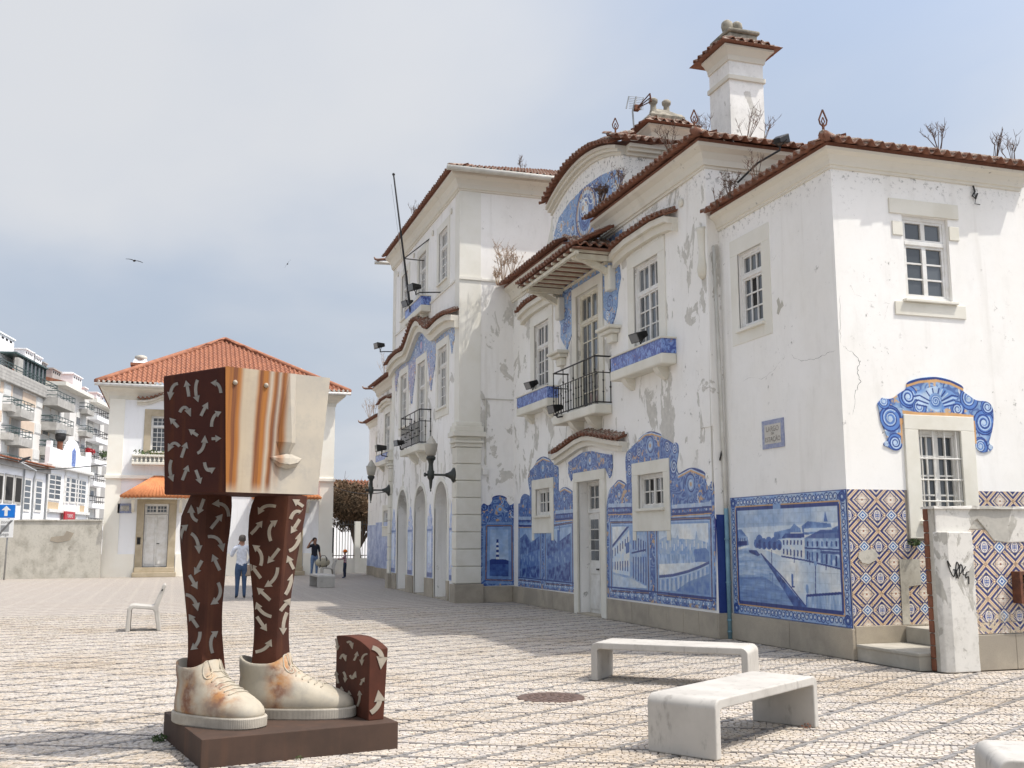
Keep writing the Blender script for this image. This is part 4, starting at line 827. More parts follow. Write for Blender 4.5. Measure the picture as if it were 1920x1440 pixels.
# --- attic pediment with painted panel
G0, G1 = 18.85, 23.12
n = 24; arcz = lambda y, e, c1: e+(c1-e)*(1-((y-20.985)/((G1-G0)/2))**2)
top = [(G0+(G1-G0)*i/n, arcz(G0+(G1-G0)*i/n, 9.45, 9.87)) for i in range(n+1)]
MB().fprism(PM, [(G0, ZM+.3)]+top[:: 1]+[(G1, ZM+.3)], -.01, .012).build('pediment', 'plaster_middle', ST)
MB().box(XM+.013, 11.5, G0, G1, ZM+.3, 9.44).build('attic_wall', 'plaster_middle', ST)
sc = [(G1, 9.45), (G1+.10, 9.2), (G1+.22, 9.0), (G1+.34, 8.86), (G1+.44, 8.72), (G1+.46, 8.60), (G1+.40, 8.45), (G1, 8.4)]
MB().fprism(PM, sc, -.03, .1).build('scroll_volute', 'cream_stone', ST, bevel=.02); MB().lathe(PM(G1+.36, 8.66, -.03), [(.12, 0), (.12, .03), (.06, .05)], 14, (-1, 0, 0)).build('scroll_volute', 'cream_stone', ST)
for i_, (o_, dz) in enumerate(((.06, -.02), (.14, .05), (.20, .12))):
    MB().strip(PM, [(a, b+dz) for a, b in top], [(a, b+dz+.069) for a, b in top], -o_, .05).build('pediment_moulding', 'plaster_cornice', ST)
    MB().box(XM+.051, 11.4, G0-o_, G0+.05, 9.45+dz, 9.45+dz+.069).build('pediment_moulding', 'plaster_cornice', ST)
tile_run([PM(a, b+.19, -.36) for a, b in top], (-1, 0, 0), .38, roof, 2); tile_run([(XM-.36, G0-.36, 9.64), (XM+1.15, G0-.36, 9.64)], (0, -1, 0), .38, roof, 2)
m = MB(); [m.add([PM(a, b+.26, -.2), PM(c, d+.26, -.2), PM(c, d+.62, 2.4), PM(a, b+.62, 2.4)], [(0, 1, 2, 3)]) for (a, b), (c, d) in zip(top, top[1:])]; m.build('roof', 'roof_tile', ST)
pan = [(18.90, 8.34), (18.90, 9.12), (19.3, 9.27), (20.0, 9.40), (20.93, 9.46), (21.9, 9.40), (22.62, 9.24), (22.80, 9.1), (23.0, 8.9), (23.06, 8.34)]
MB().fprism(PM, pan, -.024, -.0105).build('azulejo_panel', 'azulejo_pediment', ST)
MB().fprism(PM, [(20.05, 7.9), (20.05, 8.34), (21.85, 8.34), (21.85, 7.9)], -.0235, -.001).build('azulejo_panel', 'azulejo_pediment', ST)
rside = [(19.0, 8.0), (22.9, 8.0), (22.95, 7.6), (22.72, 7.3), (22.8, 6.9), (22.6, 6.6), (22.62, 6.3), (22.4, 6.1), (22.2, 5.95), (22.05, 6.1), (21.84, 6.3), (21.84, 7.27), (20.01, 7.27), (20.01, 6.25), (19.8, 6.1), (19.62, 5.96), (19.42, 6.15), (19.3, 6.35), (19.26, 6.6), (19.1, 6.9), (19.18, 7.3), (18.95, 7.6)]
MB().fprism(PM, [(a, b if b < 8 else 7.895) for a, b in rside], -.02, -.001).build('azulejo_panel', 'azulejo_pediment', ST)
# --- central block: windows, arches, hood, lambrequin
for a, b in ((27.60, 28.62), (30.24, 31.26), (32.82, 33.82)):
    window(PT, a, b, 8.87 if a != 30.24 else 8.83, 10.4, .12, ST, cols=2, rows=4, top=.3, leaves=2); surround(PT, a-.22, b+.22, 8.62, 10.62, a, b, 8.87, 10.4, ST, 'cream_wash', .025)
    window(PT, a, b, 5.25 if a != 30.24 else 4.36, 6.98, .12, ST, cols=2, rows=4, top=.28, leaves=2); surround(PT, a-.22, b+.22, 5.0 if a != 30.24 else 4.37, 7.2, a, b, 5.25 if a != 30.24 else 4.37, 6.98, ST, 'cream_wash', .028, sill=a != 30.24)
for a, b in ARCH:
    c0 = (a+b)/2; r = (b-a)/2; zc = AZ-r*.98
    door(PT, a+.03, b-.03, .02, 2.2, .40, 2.18)
    window(PT, a+.03, b-.03, 2.2, AZ, .40, ST, cols=2, rows=2, top=0, leaves=2, name='fanlight', wood='worn_white_paint')
    ai = [(c0+r*math.cos(t), zc+r*.98*math.sin(t)) for t in [math.pi*i/20 for i in range(21)]]; ao = [(c0+(r+.13)*math.cos(t), zc+(r*.98+.13)*math.sin(t)) for t in [math.pi*i/20 for i in range(21)]]
    m = MB(); m.strip(PT, ai, ao, -.02, .02); m.fbox(PT, a-.13, a, .0, zc, -.02, .02); m.fbox(PT, b, b+.13, .0, zc, -.02, .02); m.build('arch_surround', 'cream_wash', ST)
    MB().fbox(PT, c0-.03, c0+.03, AZ+.13, AZ+.5, -.015, .0).build('keystone', 'cream_wash', ST)
    MB().fbox(PT, a-.02, b+.02, -.02, .025, -.03, .42).build('door_sill', 'granite', ST)
tp = []
for i in range(37):
    y = 26.30+(35.30-26.30)*i/36; x = abs(y-30.78); tp.append((y, 7.62+.07*math.cos((x-2.9)*1.3)*(x > 1.9)+(.62*(math.cos(min(x/2.0, 1)*math.pi)+1)/2)-.12*max(0, x-3.9)))
hood(PT, tp, .34, .34, slope=.38, rows=1)
lam = [(26.75, 7.4), (27.2, 7.5), (28.2, 7.46), (29.4, 7.5), (30.1, 7.75), (30.78, 7.95), (31.4, 7.75), (32.1, 7.5), (33.3, 7.46), (34.3, 7.5), (34.75, 7.4), (34.75, 6.85), (34.6, 6.6), (34.42, 6.9), (34.06, 7.21), (32.62, 7.21), (32.62, 6.7), (32.4, 6.3), (32.2, 5.9), (32.05, 5.85), (31.9, 6.2), (31.7, 6.6), (31.5, 7.0), (31.49, 7.21), (30.01, 7.21), (30.0, 7.0), (29.8, 6.6), (29.62, 6.1), (29.45, 5.9), (29.3, 6.2), (29.0, 6.6), (28.85, 7.21), (27.37, 7.21), (27.2, 6.9), (27.05, 6.6), (26.9, 6.9), (26.75, 7.0)]
MB().fprism(PT, lam, -.02, -.001).build('azulejo_panel', 'azulejo_central', ST)
for a, b in ((26.66, 27.2), (29.13, 29.77), (31.74, 32.42), (34.36, 34.98)):
    c0 = (a+b)/2; w2 = (b-a)/2
    MB().fprism(PT, [(a, .53), (b, .53), (b, 1.95), (c0+w2*.7, 2.05), (c0+w2*.8, 2.2), (c0+w2*.35, 2.35), (c0+w2*.3, 2.5), (c0, 2.62), (c0-w2*.3, 2.5), (c0-w2*.35, 2.35), (c0-w2*.8, 2.2), (c0-w2*.7, 2.05), (a, 1.95)], -.018, -.001).build('azulejo_panel', 'azulejo_central', ST)
# --- ground-floor tile cladding of the wing (outline traced, 14 cm tiles proud of it)
polyR = outline(zm, toX(XM), [(936, 1222), (930, 620), (942, 500), (985, 458), (1010, 425), (1050, 448), (1068, 470), (1060, 400), (1055, 255), (1085, 225), (1118, 190), (1148, 168), (1145, 155), (1190, 115), (1230, 100), (1300, 122), (1295, 145), (1350, 165), (1372, 186), (1400, 176), (1416, 205), (1412, 270), (1398, 335), (1412, 396), (1448, 370), (1500, 345), (1560, 358), (1596, 385), (1590, 410), (1606, 470), (1622, 478), (1640, 430), (1655, 460), (1655, 680), (1668, 700), (1668, 1312)])
polyL = outline(zm, toX(XM), [(715, 1192), (712, 520), (690, 500), (645, 474), (612, 500), (602, 530), (606, 345), (590, 335), (560, 312), (545, 290), (500, 268), (458, 298), (455, 312), (435, 345), (402, 380), (397, 440), (418, 545), (395, 530), (371, 523), (350, 550), (345, 590), (334, 592), (332, 1148)])
polyD = outline(zm, toX(XM), [(672, 390), (672, 312), (720, 278), (770, 245), (830, 237), (885, 250), (930, 258), (966, 262), (970, 340), (962, 400), (950, 420), (922, 352), (714, 385), (690, 440)])
polyH = outline(zm, toY(YT), [(78, 1148), (78, 610), (95, 586), (115, 600), (132, 605), (155, 575), (150, 546), (202, 531), (254, 549), (250, 572), (270, 605), (290, 596), (305, 584), (318, 600), (318, 1140)])
polyR, polyL, polyH = soften(polyR), soften(polyL), soften(polyH)
def inside(p, poly):
    r = False; n = len(poly)
    for i in range(n):
        (ax, ay), (bx, by) = poly[i], poly[(i+1) % n]
        if (ay > p[1]) != (by > p[1]) and p[0] < (bx-ax)*(p[1]-ay)/(by-ay)+ax: r = not r
    return r
def tile_grid(P, a0, a1, b0, b1, size, mat, name, parent, test=None, objects=True, d=-.013, h=.0022, axis='X', sizeb=None):
    e = .0018; na, nb = round((a1-a0)/size), round((b1-b0)/(sizeb or size)); sa, sb = (a1-a0)/na, (b1-b0)/nb; bv = .0015; V = []; F = []; sh = None; cnt = 0
    def piece(x, y):
        return [P(x-sa/2+e, y-sb/2+e, d), P(x+sa/2-e, y-sb/2+e, d), P(x+sa/2-e, y+sb/2-e, d), P(x-sa/2+e, y+sb/2-e, d), P(x-sa/2+e+bv, y-sb/2+e+bv, d-h), P(x+sa/2-e-bv, y-sb/2+e+bv, d-h), P(x+sa/2-e-bv, y+sb/2-e-bv, d-h), P(x-sa/2+e+bv, y+sb/2-e-bv, d-h)]
    fs = [(4, 5, 6, 7), (0, 1, 5, 4), (1, 2, 6, 5), (2, 3, 7, 6), (3, 0, 4, 7)]
    for j in range(nb):
        for i in range(na):
            x, y = a0+(i+.5)*sa, b0+(j+.5)*sb
            if test and not test(x, y, sa/2, sb/2): continue
            if objects and cnt < 300:
                if sh is None:
                    mm = MB(); mm.add([tuple(np.subtract(v, P(x, y, 0))) for v in piece(x, y)], fs); sh = mm.mesh(name, mat)
                o = bpy.data.objects.new(name, sh); link(o, parent); jx = random.uniform(-.0012, .0012)
                o.location = Vector(P(x, y, jx))-off(parent); cnt += 1
            else:
                k = len(V); V += piece(x, y); F += [tuple(q+k for q in f) for f in fs]
    if V:
        o = rawmesh(name+'s', np.array(V), np.array(F), mat, parent); o['kind'] = 'stuff'
def clip(poly, ax, v, keep):
    out = []; n = len(poly)
    for i in range(n):
        p, q = poly[i], poly[(i+1) % n]; a, b = (p[ax]-v)*keep, (q[ax]-v)*keep
        if a >= 0: out.append(p)
        if a*b < 0: t_ = a/(a-b); out.append((p[0]+(q[0]-p[0])*t_, p[1]+(q[1]-p[1])*t_))
    return out
for poly, (h0, h1) in ((polyR, (17.2, 18.56)), (polyL, (23.3, 24.6))):
    o = MB().fprism(PM, clip(poly, 0, h0, -1), -.013, -.001).build('azulejo_panel', 'azulejo_front', ST); MB().fprism(PM, clip(poly, 0, h1, 1), -.013, -.001).build('azulejo_panel', 'azulejo_front', ST)
    mid_ = clip(clip(poly, 0, h0, 1), 0, h1, -1); MB().fprism(PM, clip(mid_, 1, 2.0, -1), -.013, -.001).build('azulejo_panel', 'azulejo_front', ST); MB().fprism(PM, clip(mid_, 1, 2.95, 1), -.013, -.001).build('azulejo_panel', 'azulejo_front', ST)
    ys = [p[0] for p in poly]; tst = lambda x, y, a, b: all(inside((x+sx*a, y+sy*b), poly) for sx in (-1, 1) for sy in (-1, 1)) and not (h0-.2 < x < h1+.2 and 1.85 < y < 3.05)
    tile_grid(PM, min(ys), max(ys), TILE_B, 4.05, .14, 'azulejo_front', 'picture_tile', o, tst, objects=False)
MB().fprism(PM, polyD, -.018, -.001).build('azulejo_panel', 'azulejo_front', ST)
o = MB().fprism(PTS, polyH, -.013, -.001).build('azulejo_panel', 'azulejo_lighthouse', ST)
xs = [p[0] for p in polyH]; tile_grid(PTS, min(xs), max(xs), TILE_B, 3.1, .14, 'azulejo_lighthouse', 'picture_tile', o, lambda x, y, a, b: all(inside((x+sx*a, y+sy*b), polyH) for sx in (-1, 1) for sy in (-1, 1)), objects=False)
o = MB().fbox(PR, YS, 15.34, TILE_B, TILE_T, -.008, -.001).build('azulejo_panel', 'azulejo_front', ST); tile_grid(PR, YS, 15.34, TILE_B, TILE_T, .143, 'azulejo_front', 'picture_tile', o, d=-.009)
basic('cobalt_tile', (.02, .045, .19), (.03, .06, .24), 4, .3, .05)
MB().fbox(FY(YA), XM+.0, XR, TILE_B, 2.0, -.014, -.002).build('azulejo_strip', 'cobalt_tile', ST)
# far wing: the same cladding seen edge-on
t = NT('azulejo_far'); c_ = t.mix(t.ramp(t.noise(1.6, 5, .6), .38, .62), hexc('a9b7d6'), hexc('6f84b8')); t.col(t.mix(t.ramp(t.noise(6, 4, .6), .5, .7), c_, hexc('c3cbdc'))); t.set(Roughness=.35)
MB().fbox(PM, YC+.02, YD-.05, TILE_B, 2.35, -.013, -.001).build('azulejo_panel', 'azulejo_far', ST); MB().fbox(PR, YD+.05, YE, TILE_B, TILE_T, -.013, -.001).build('azulejo_panel', 'azulejo_far', ST)
window(PM, *sorted((fl(18.46), fl(17.36))), 5.0, 6.95, .12, ST, cols=2, rows=4, top=.29); surround(PM, fl(18.75), fl(17.07), 4.9, 7.22, *sorted((fl(18.46), fl(17.36))), 5.0, 6.95, ST, 'cream_wash', .03, sill=False)
window(PM, *sorted((fl(18.43), fl(17.33))), 2.17, 2.82, .12, ST, cols=2, rows=2, top=0); surround(PM, fl(18.7), fl(17.08), 1.75, 3.06, *sorted((fl(18.43), fl(17.33))), 2.17, 2.82, ST, 'cream_stone', .035)
window(PR, *sorted((fl(14.12), fl(14.85))), 4.99, 6.27, .12, ST, cols=3, rows=3, top=.3, leaves=1); surround(PR, fl(15.09), fl(13.87), 4.76, 6.55, *sorted((fl(14.12), fl(14.85))), 4.99, 6.27, ST, 'cream_wash', .012)
hood(PM, [(fl(19.27), 7.40), (fl(18.5), 7.53), (fl(17.3), 7.53), (fl(16.53), 7.40)], .28, .26, big=False)
eave([(XT, YC), (XT, YB), (11.2, YB)], .44, ZT+.40, .40, rows=2); eave([(XM, YD), (XM, YC+.02)], .46, ZM+.36, big=False); eave([(XR, YE), (XR, YD)], .33, ZR+.235, big=False)
for x, y, z in ((XM-.5, YD+.45, ZM+.42), (XR-.36, YE+.33, ZR+.32), (XT-.5, YC+.45, ZT+.46)):                 # upturned corner tiles
    MB().tube([(x+.25, y-.25, z-.02), (x, y, z), (x-.08, y+.08, z+.04), (x-.12, y+.12, z+.13)], [.05, .05, .04, .015], 8).build('corner_tile', 'roof_tile', ST, smooth=True)
# --- gable-end dado: 18 cm patterned tiles
gd = MB().fbox(PS, XR+.005, 9.70, .44, TILE_T, -.006, -.001).fbox(PS, 10.90, 12.05, .44, TILE_T, -.006, -.001).fbox(PS, 9.70, 10.90, .44, 1.60, -.006, -.001).build('azulejo_dado', 'tile_grout', ST)
x1 = XR+CELL*7
tile_grid(PS, XR+.004, x1, .44, TILE_T, CELL/3, 'azulejo_dado', 'dado_tile', gd, lambda x, y, a, b: not (9.66 < x < 10.94 and y > 1.60-.06), d=-.007, sizeb=CELLZ/3)
MB().fprism(PS, [(9.50, .445), (9.62, .445), (9.63, .95), (9.84, .97), (9.83, 1.32), (9.50, 1.32)], -.022, -.0135).build('cement_patch', 'plaster_grey', ST)
MB().fprism(PS, [(8.90, 1.28), (9.0, 1.26), (9.12, 1.31), (9.17, 1.38), (9.1, 1.46), (8.98, 1.45), (8.86, 1.42), (8.84, 1.35)], -.022, -.0135).build('cement_patch', 'plaster_grey', ST)
crest = outline(zs, toY(YS), [(242, 225), (262, 200), (300, 208), (340, 178), (372, 160), (366, 132), (420, 114), (495, 107), (560, 122), (618, 150), (612, 172), (640, 190), (672, 214), (720, 214), (746, 240), (748, 310), (735, 370), (725, 398), (746, 412), (742, 428), (700, 442), (674, 425), (664, 395), (660, 288), (348, 268), (352, 398), (345, 425), (318, 432), (290, 415), (268, 408), (272, 392), (290, 385), (275, 345), (256, 300), (250, 255)])
MB().fprism(PS, soften(crest, 2, 2), -.016, -.002).build('azulejo_crest', 'azulejo_crest', ST)
# --- rainwater pipe, cracks
MB().tube([PR(15.40, 6.55, -.13), PR(15.40, 2.25, -.06), PR(15.395, 2.1, -.06)], .03, 8).build('downpipe', 'gutter_metal', ST, smooth=True)
MB().tube([PR(15.395, 2.1, -.06), PR(15.395, .0, -.06)], .036, 8).build('downpipe', 'pipe_blue', ST, smooth=True)
for z in (.12, .3, .9, 1.6): MB().lathe(PR(15.395, z, -.06), [(.045, -.012), (.045, .012)], 10).build('pipe_clip', 'pipe_blue', ST)
MB().tube([PR(15.47, 6.4, -.22), PR(15.50, 3.0, -.235), PR(15.5, 2.4, -.235)], .012, 6).build('wall_cable', 'gutter_metal', ST)
MB().tube([PR(15.44, 3.05, -.08), PR(15.40, 2.98, -.12), PR(15.42, 2.9, -.13), PR(15.46, 2.95, -.1)], .014, 6).build('wall_cable', 'black_cable', ST)
def crack(P, pts, w, mat='dark_void'):
    n = len(pts); return MB().tube([P(a_, b_, .001) for a_, b_ in pts], [w*.5*(.25+.75*math.sin(math.pi*(i+.5)/n))*random.uniform(.5, 1.4) for i in range(n)], 5).build('crack', mat, ST)
def jag(zf, to, pts, n=5, amp=.016):
    q = outline(zf, to, pts); r = []
    for (a, b), (c_, d) in zip(q, q[1:]):
        for i in range(n): t_ = i/n; r.append((a+(c_-a)*t_+random.uniform(-amp, amp), b+(d-b)*t_+random.uniform(-amp, amp)))
    return r+[q[-1]]
zk = zx(1320, 420, 3); basic('crack_grey', (.30, .28, .25), None, 5, .9, 0)
crack(PS, jag(zk, toY(YS), [(762, 400), (764, 560), (772, 680)]), .006, 'crack_grey'); crack(PS, jag(zk, toY(YS), [(772, 680), (830, 720), (878, 775), (862, 830), (882, 890), (850, 950), (835, 1075)], 6), .008)
crack(PR, jag(zk, toX(XR), [(480, 735), (550, 772), (620, 762), (680, 735), (745, 705)]), .006); crack(PR, jag(zk, toX(XR), [(90, 885), (180, 900), (270, 862), (330, 875), (400, 815), (440, 760), (410, 690), (400, 560)]), .004, 'crack_grey')
zk2 = zx(1300, 240, 3.097)
crack(PS, jag(zk2, toY(YS), [(880, 800), (905, 900), (940, 970), (1040, 1010), (1140, 1020), (1110, 1080), (1120, 1150), (1150, 1239)]), .003, 'crack_grey')
for (x, y) in ((430, 455), (425, 480)): pass
a_, b_ = toX(XR)(*zk(428, 460)); MB().fprism(PR, [(a_+.10, b_-.10), (a_+.05, b_-.13), (a_-.02, b_-.05), (a_-.10, b_-.02), (a_-.06, b_+.08), (a_-.02, b_+.02), (a_+.03, b_+.14), (a_+.09, b_+.1), (a_+.06, b_)], -.002, -.0005).build('plaster_scar', 'plaster_grey', ST)
# --- wall at the right edge: the platform-side wing
MB().box(12.21, 18, 13.4, 13.6, 0, 6.6).build('wall', 'plaster_right', ST); tile_run([(12.25, 13.1, 6.7), (17, 13.1, 6.7)], (0, -1, 0), .36, roof, 1, False)
# --- chimneys
def chimney(x0, x1, y0, y1, zb, zc, kind):
    o = MB().box(x0, x1, y0, y1, zb, zc).build('chimney', 'plaster_chimney', ST); e = .04
    MB().box(x0-e, x1+e, y0-e, y1+e, zc-.62, zc-.52).build('band', 'plaster_cornice', o, bevel=.015)
    path = [(x0, y1), (x0, y0), (x1, y0), (x1, y1), (x0, y1)]
    sweep(path, [(0, zc-.22), (.03, zc-.22), (.05, zc-.12), (.13, zc-.03), (.17, zc), (.17, zc+.04), (0, zc+.04)]).build('cap_moulding', 'plaster_cornice', o)
    q = .3
    for p, r_, out in (((x0-q, y1+q), (x0-q, y0-q), (-1, 0, 0)), ((x0-q, y0-q), (x1+q, y0-q), (0, -1, 0)), ((x1+q, y0-q), (x1+q, y1+q), (1, 0, 0))): tile_run([(*p, zc+.03), (*r_, zc+.03)], out, .45, o, 1, mitre=(1, 1))
    MB().loft([[(x0-q, y0-q, zc+.06), (x1+q, y0-q, zc+.06), (x1+q, y1+q, zc+.06), (x0-q, y1+q, zc+.06)], [(x0+.05, y0+.05, zc+.3), (x1-.05, y0+.05, zc+.3), (x1-.05, y1-.05, zc+.3), (x0+.05, y1-.05, zc+.3)]]).build('cap_roof', 'roof_tile', o)
    return o, zc+.3
basic('weathered_stone', (.34, .31, .25), (.17, .155, .125), 6, .95, .5, 30)
o, zt = chimney(10.06, 10.82, 17.2, 18.0, 8.4, 11.2, 1)
MB().box(10.12, 10.76, 17.25, 17.95, zt, zt+.12).box(10.08, 10.80, 17.2, 18.0, zt+.121, zt+.2).build('pot_base', 'weathered_stone', o, bevel=.03)
for x in (10.28, 10.50): MB().lathe((x, 17.6, zt+.2), [(.09, 0), (.06, .05), (.06, .08), (.10, .12), (.12, .21), (.11, .29), (.06, .34), (.0, .35)], 14).build('chimney_ball', 'weathered_stone', o, smooth=True)
o, zt = chimney(9.72, 10.50, 20.0, 20.8, 8.6, 10.62, 0)
MB().loft([[(10.11+sx*w_, 20.4+sy*w_, zt+h) for sx, sy in ((-1, -1), (1, -1), (1, 1), (-1, 1))] for w_, h in ((.40, -.06), (.42, .04), (.36, .12), (.30, .15), (.12, .3))]).build('pot_base', 'weathered_stone', o)
for x in (9.95, 10.28): MB().lathe((x, 20.4, zt+.1), [(.16, 0), (.10, .12), (.07, .24), (.065, .34), (.10, .38), (.105, .45), (.06, .49), (.01, .5)], 12).build('chimney_pot', 'weathered_stone', o, smooth=True)
# --- iron finials on the roof corners
for x, y, z in ((XR-.30, YS-.30, ZR+.42), (XM-.40, YA-.40, ZM+.56), (XM-.32, G0-.32, 9.80)):
    f = MB(); f.tube([(x, y, z-.14), (x, y, z+.05)], .02, 6)
    for sg in (-1, 1):
        f.tube([(x, y, z+.02), (x+sg*.05, y, z+.06), (x+sg*.065, y, z+.12), (x+sg*.035, y, z+.19), (x, y, z+.27)], .013, 6); f.tube([(x, y, z+.05), (x+sg*.025, y, z+.1), (x, y, z+.16)], .009, 5)
    f.build('finial', 'rust_iron', ST)
flush_tiles(roof)
# ------------------------------------------------------------------ the square: cobbles in a lattice of dark lines
A_TH, A_TN = R(29.6), R(-27.0)              # directions of the broad and of the fine dark lines
S_TH, S_TN = .512, .525
t = NT('cobble'); at = t.n('Attribute', attribute_name='tone'); oi = t.n('ObjectInfo')
st_ = t.ramp(t.noise(.45, 6, .62), .42, .72, 0, .75)
c = t.mix(st_, at.outputs['Color'], t.mix(1, at.outputs['Color'], (.80, .72, .60), 'MULTIPLY'))
c = t.mix(t.ramp(t.noise(35, 4, .6), .45, .75, 0, .35), c, t.mix(1, c, (.62, .60, .58), 'MULTIPLY'))
t.col(c); t.set(Roughness=.72); t.bump(t.noise(70, 4, .6), .2, .003)
t = NT('cobble_bed'); c = t.mix(t.ramp(t.noise(40, 4, .6), .35, .65), (.30, .26, .22), (.38, .33, .275)); t.col(c); t.set(Roughness=.95); t.bump(t.noise(90, 3, .6), .5, .006)
# beyond the modelled stones the same paving as a material
t = NT('cobble_far'); x = t.xyz()
def stripes(ang, pitch, width, ph=0.0):
    d = t.math('ADD', t.math('MULTIPLY', x[0], -math.sin(ang)), t.math('MULTIPLY', x[1], math.cos(ang))); f = t.math('FRACT', t.math('ADD', t.math('DIVIDE', d, pitch), 100.5+ph)); f = t.math('ABSOLUTE', t.math('SUBTRACT', f, .5)); return t.ramp(f, width/pitch/2+.02, width/pitch/2-.02)
vo = t.n('TexVoronoi'); vo.inputs['Scale'].default_value = 19; t.L.new(t.pos, vo.inputs['Vector'])
vd = t.n('TexVoronoi', feature='DISTANCE_TO_EDGE'); vd.inputs['Scale'].default_value = 19; t.L.new(t.pos, vd.inputs['Vector'])
cs = t.n('SeparateColor'); t.L.new(vo.outputs['Color'], cs.inputs[0])
c = t.mix(cs.outputs[0], (.49, .44, .38), (.42, .375, .325)); c = t.mix(t.ramp(vd.outputs['Distance'], .06, .01, 0, .8), c, (.20, .17, .145))
c = t.mix(t.math('MAXIMUM', stripes(A_TH, S_TH, .085), t.math('MULTIPLY', stripes(A_TN, S_TN, .07), .9)), c, (.17, .16, .155)); c = t.mix(t.ramp(t.noise(.33, 5, .6), .35, .72, 0, .2), c, (.34, .28, .22))
t.col(c); t.set(Roughness=.8); t.bump(t.ramp(vd.outputs['Distance'], 0, .15), .6, .01)
t = NT('far_ground'); t.col(t.mix(t.ramp(t.noise(.2), .3, .7), (.16, .15, .14), (.22, .205, .19))); t.set(Roughness=.9)
NEAR = 25.0
g = MB().add([(-160, -60, -.03), (200, -60, -.03), (200, 400, -.03), (-160, 400, -.03)], [(0, 1, 2, 3)]).build('ground', 'far_ground'); g['kind'] = 'structure'
sq = MB().add([(-14, NEAR-.05, 0), (9, NEAR-.05, 0), (9, 60, 0), (-14, 60, 0)], [(0, 1, 2, 3)]).add([(-14, -6, -.010), (14, -6, -.010), (14, NEAR, -.010), (-14, NEAR, -.010)], [(0, 1, 2, 3)])
sq = MB().add([(-14, NEAR-.02, -.002), (9, NEAR-.02, -.002), (9, 62, -.002), (-14, 62, -.002)], [(0, 1, 2, 3)]).build('square_paving', 'cobble_far'); sq['kind'] = 'structure'
bed = MB().add([(-14, -6, -.012), (14, -6, -.012), (14, NEAR-.02, -.012), (-14, NEAR-.02, -.012)], [(0, 1, 2, 3)]).build('cobbled_pavement', 'cobble_bed'); bed['kind'] = 'structure'
def stones():
    """centre, half length, half width, direction, tone for every stone near the camera"""
    out = []; g = np.random.default_rng(5)
    def rows(ang, pitch_rows, row_of, keep, tone):
        pass
    dx, dy = math.cos(A_TN), math.sin(A_TN); nx, ny = -dy, dx; nrow = 10; rp = S_TN/nrow
    r0 = int((-6*ny-10*abs(nx))/rp)-40; r1 = int((NEAR*ny+14)/rp)+40
    for r in range(r0, r1):
        dark = r % nrow == 0; v0 = (r)*rp; hw = rp/2*(.93 if not dark else .80); l = .054 if not dark else .06
        k = np.arange(-430, 480); u_ = k*l+g.uniform(0, l)+g.uniform(-.005, .005, k.size); v_ = v0+g.uniform(-.0025, .0025, k.size)+.006*np.sin(u_*2.1+r*.05)
        x_ = u_*dx+v_*nx; y_ = u_*dy+v_*ny; hl = np.full(k.size, l/2*.94)*g.uniform(.88, 1.06, k.size)
        q = -x_*math.sin(A_TH)+y_*math.cos(A_TH); dq = np.abs((q/S_TH+.5) % 1-.5)*S_TH; ok = dq > .040
        out.append(np.stack([x_, y_, hl, hw*g.uniform(.9, 1.06, k.size), np.full(k.size, A_TN)+g.uniform(-.10, .10, k.size), np.full(k.size, 1.0 if dark else 0.0)], 1)[ok])
    dx, dy = math.cos(A_TH), math.sin(A_TH); nx, ny = -dy, dx
    for r in range(-40, 80):
        k = np.arange(-380, 420); l = .066; u_ = k*l+g.uniform(0, l); v_ = r*S_TH+g.uniform(-.004, .004, k.size)
        out.append(np.stack([u_*dx+v_*nx, u_*dy+v_*ny, np.full(k.size, l/2*.97), np.full(k.size, .023), np.full(k.size, A_TH)+g.uniform(-.06, .06, k.size), np.full(k.size, 2.0)], 1))
    s = np.concatenate(out); X_, Y_ = s[:, 0], s[:, 1]
    c_, sn = math.cos(YAW), math.sin(YAW); dep = X_*sn+Y_*c_; lat = X_*c_-Y_*sn
    ok = (dep > 3.8) & (Y_ < NEAR-.04) & (np.abs(lat) < dep*.53+2.4) & (X_ < 13) & (X_ > -11)
    ok &= ~((X_ > XR-.06) & (Y_ > 10.75)) & ~((X_ > XM-.06) & (Y_ > YA)) & ~((X_ > 8.8) & (Y_ > 10.6))
    ok &= np.hypot(X_-3.76, Y_-10.4) > .36
    px_, py_ = X_-.249, Y_-8.0; ok &= ~((px_*.9823+py_*.1874 > .02) & (px_*.9823+py_*.1874 < 1.48) & (-px_*.1874+py_*.9823 > .02) & (-px_*.1874+py_*.9823 < 1.37))
    return s[ok], dep[ok]
ST_, DEP = stones(); g = np.random.default_rng(6)
def tones(kind, n):
    b = np.array([(.50, .45, .39), (.185, .17, .16), (.235, .225, .215)])[kind.astype(int)]; v = g.uniform(.87, 1.09, n)[:, None]; w_ = g.uniform(-.018, .018, n)[:, None]*np.array([[1, .2, -1]])
    return np.clip(b*v+w_*(kind == 0)[:, None], .02, 1)
TN = tones(ST_[:, 5], len(ST_)); HT = g.uniform(-.0022, .0018, len(ST_)); order = np.argsort(DEP)
def stone_verts(s, h, tilt):
    """8 corners of slightly irregular setts: base quad and smaller domed top"""
    n = len(s); c_, sn = np.cos(s[:, 4]), np.sin(s[:, 4]); V = np.zeros((n, 8, 3))
    for i, (a, b) in enumerate(((-1, -1), (1, -1), (1, 1), (-1, 1))):
        j = g.uniform(.86, 1.08, (n, 2)); lx, ly = a*s[:, 2]*j[:, 0], b*s[:, 3]*j[:, 1]
        for k, (f, z) in enumerate(((1, -.012), (.90, 0))):
            V[:, i+4*k, 0] = s[:, 0]+(lx*f)*c_-(ly*f)*sn; V[:, i+4*k, 1] = s[:, 1]+(lx*f)*sn+(ly*f)*c_; V[:, i+4*k, 2] = z+(h+tilt[:, 0]*a+tilt[:, 1]*b)*k
    return V
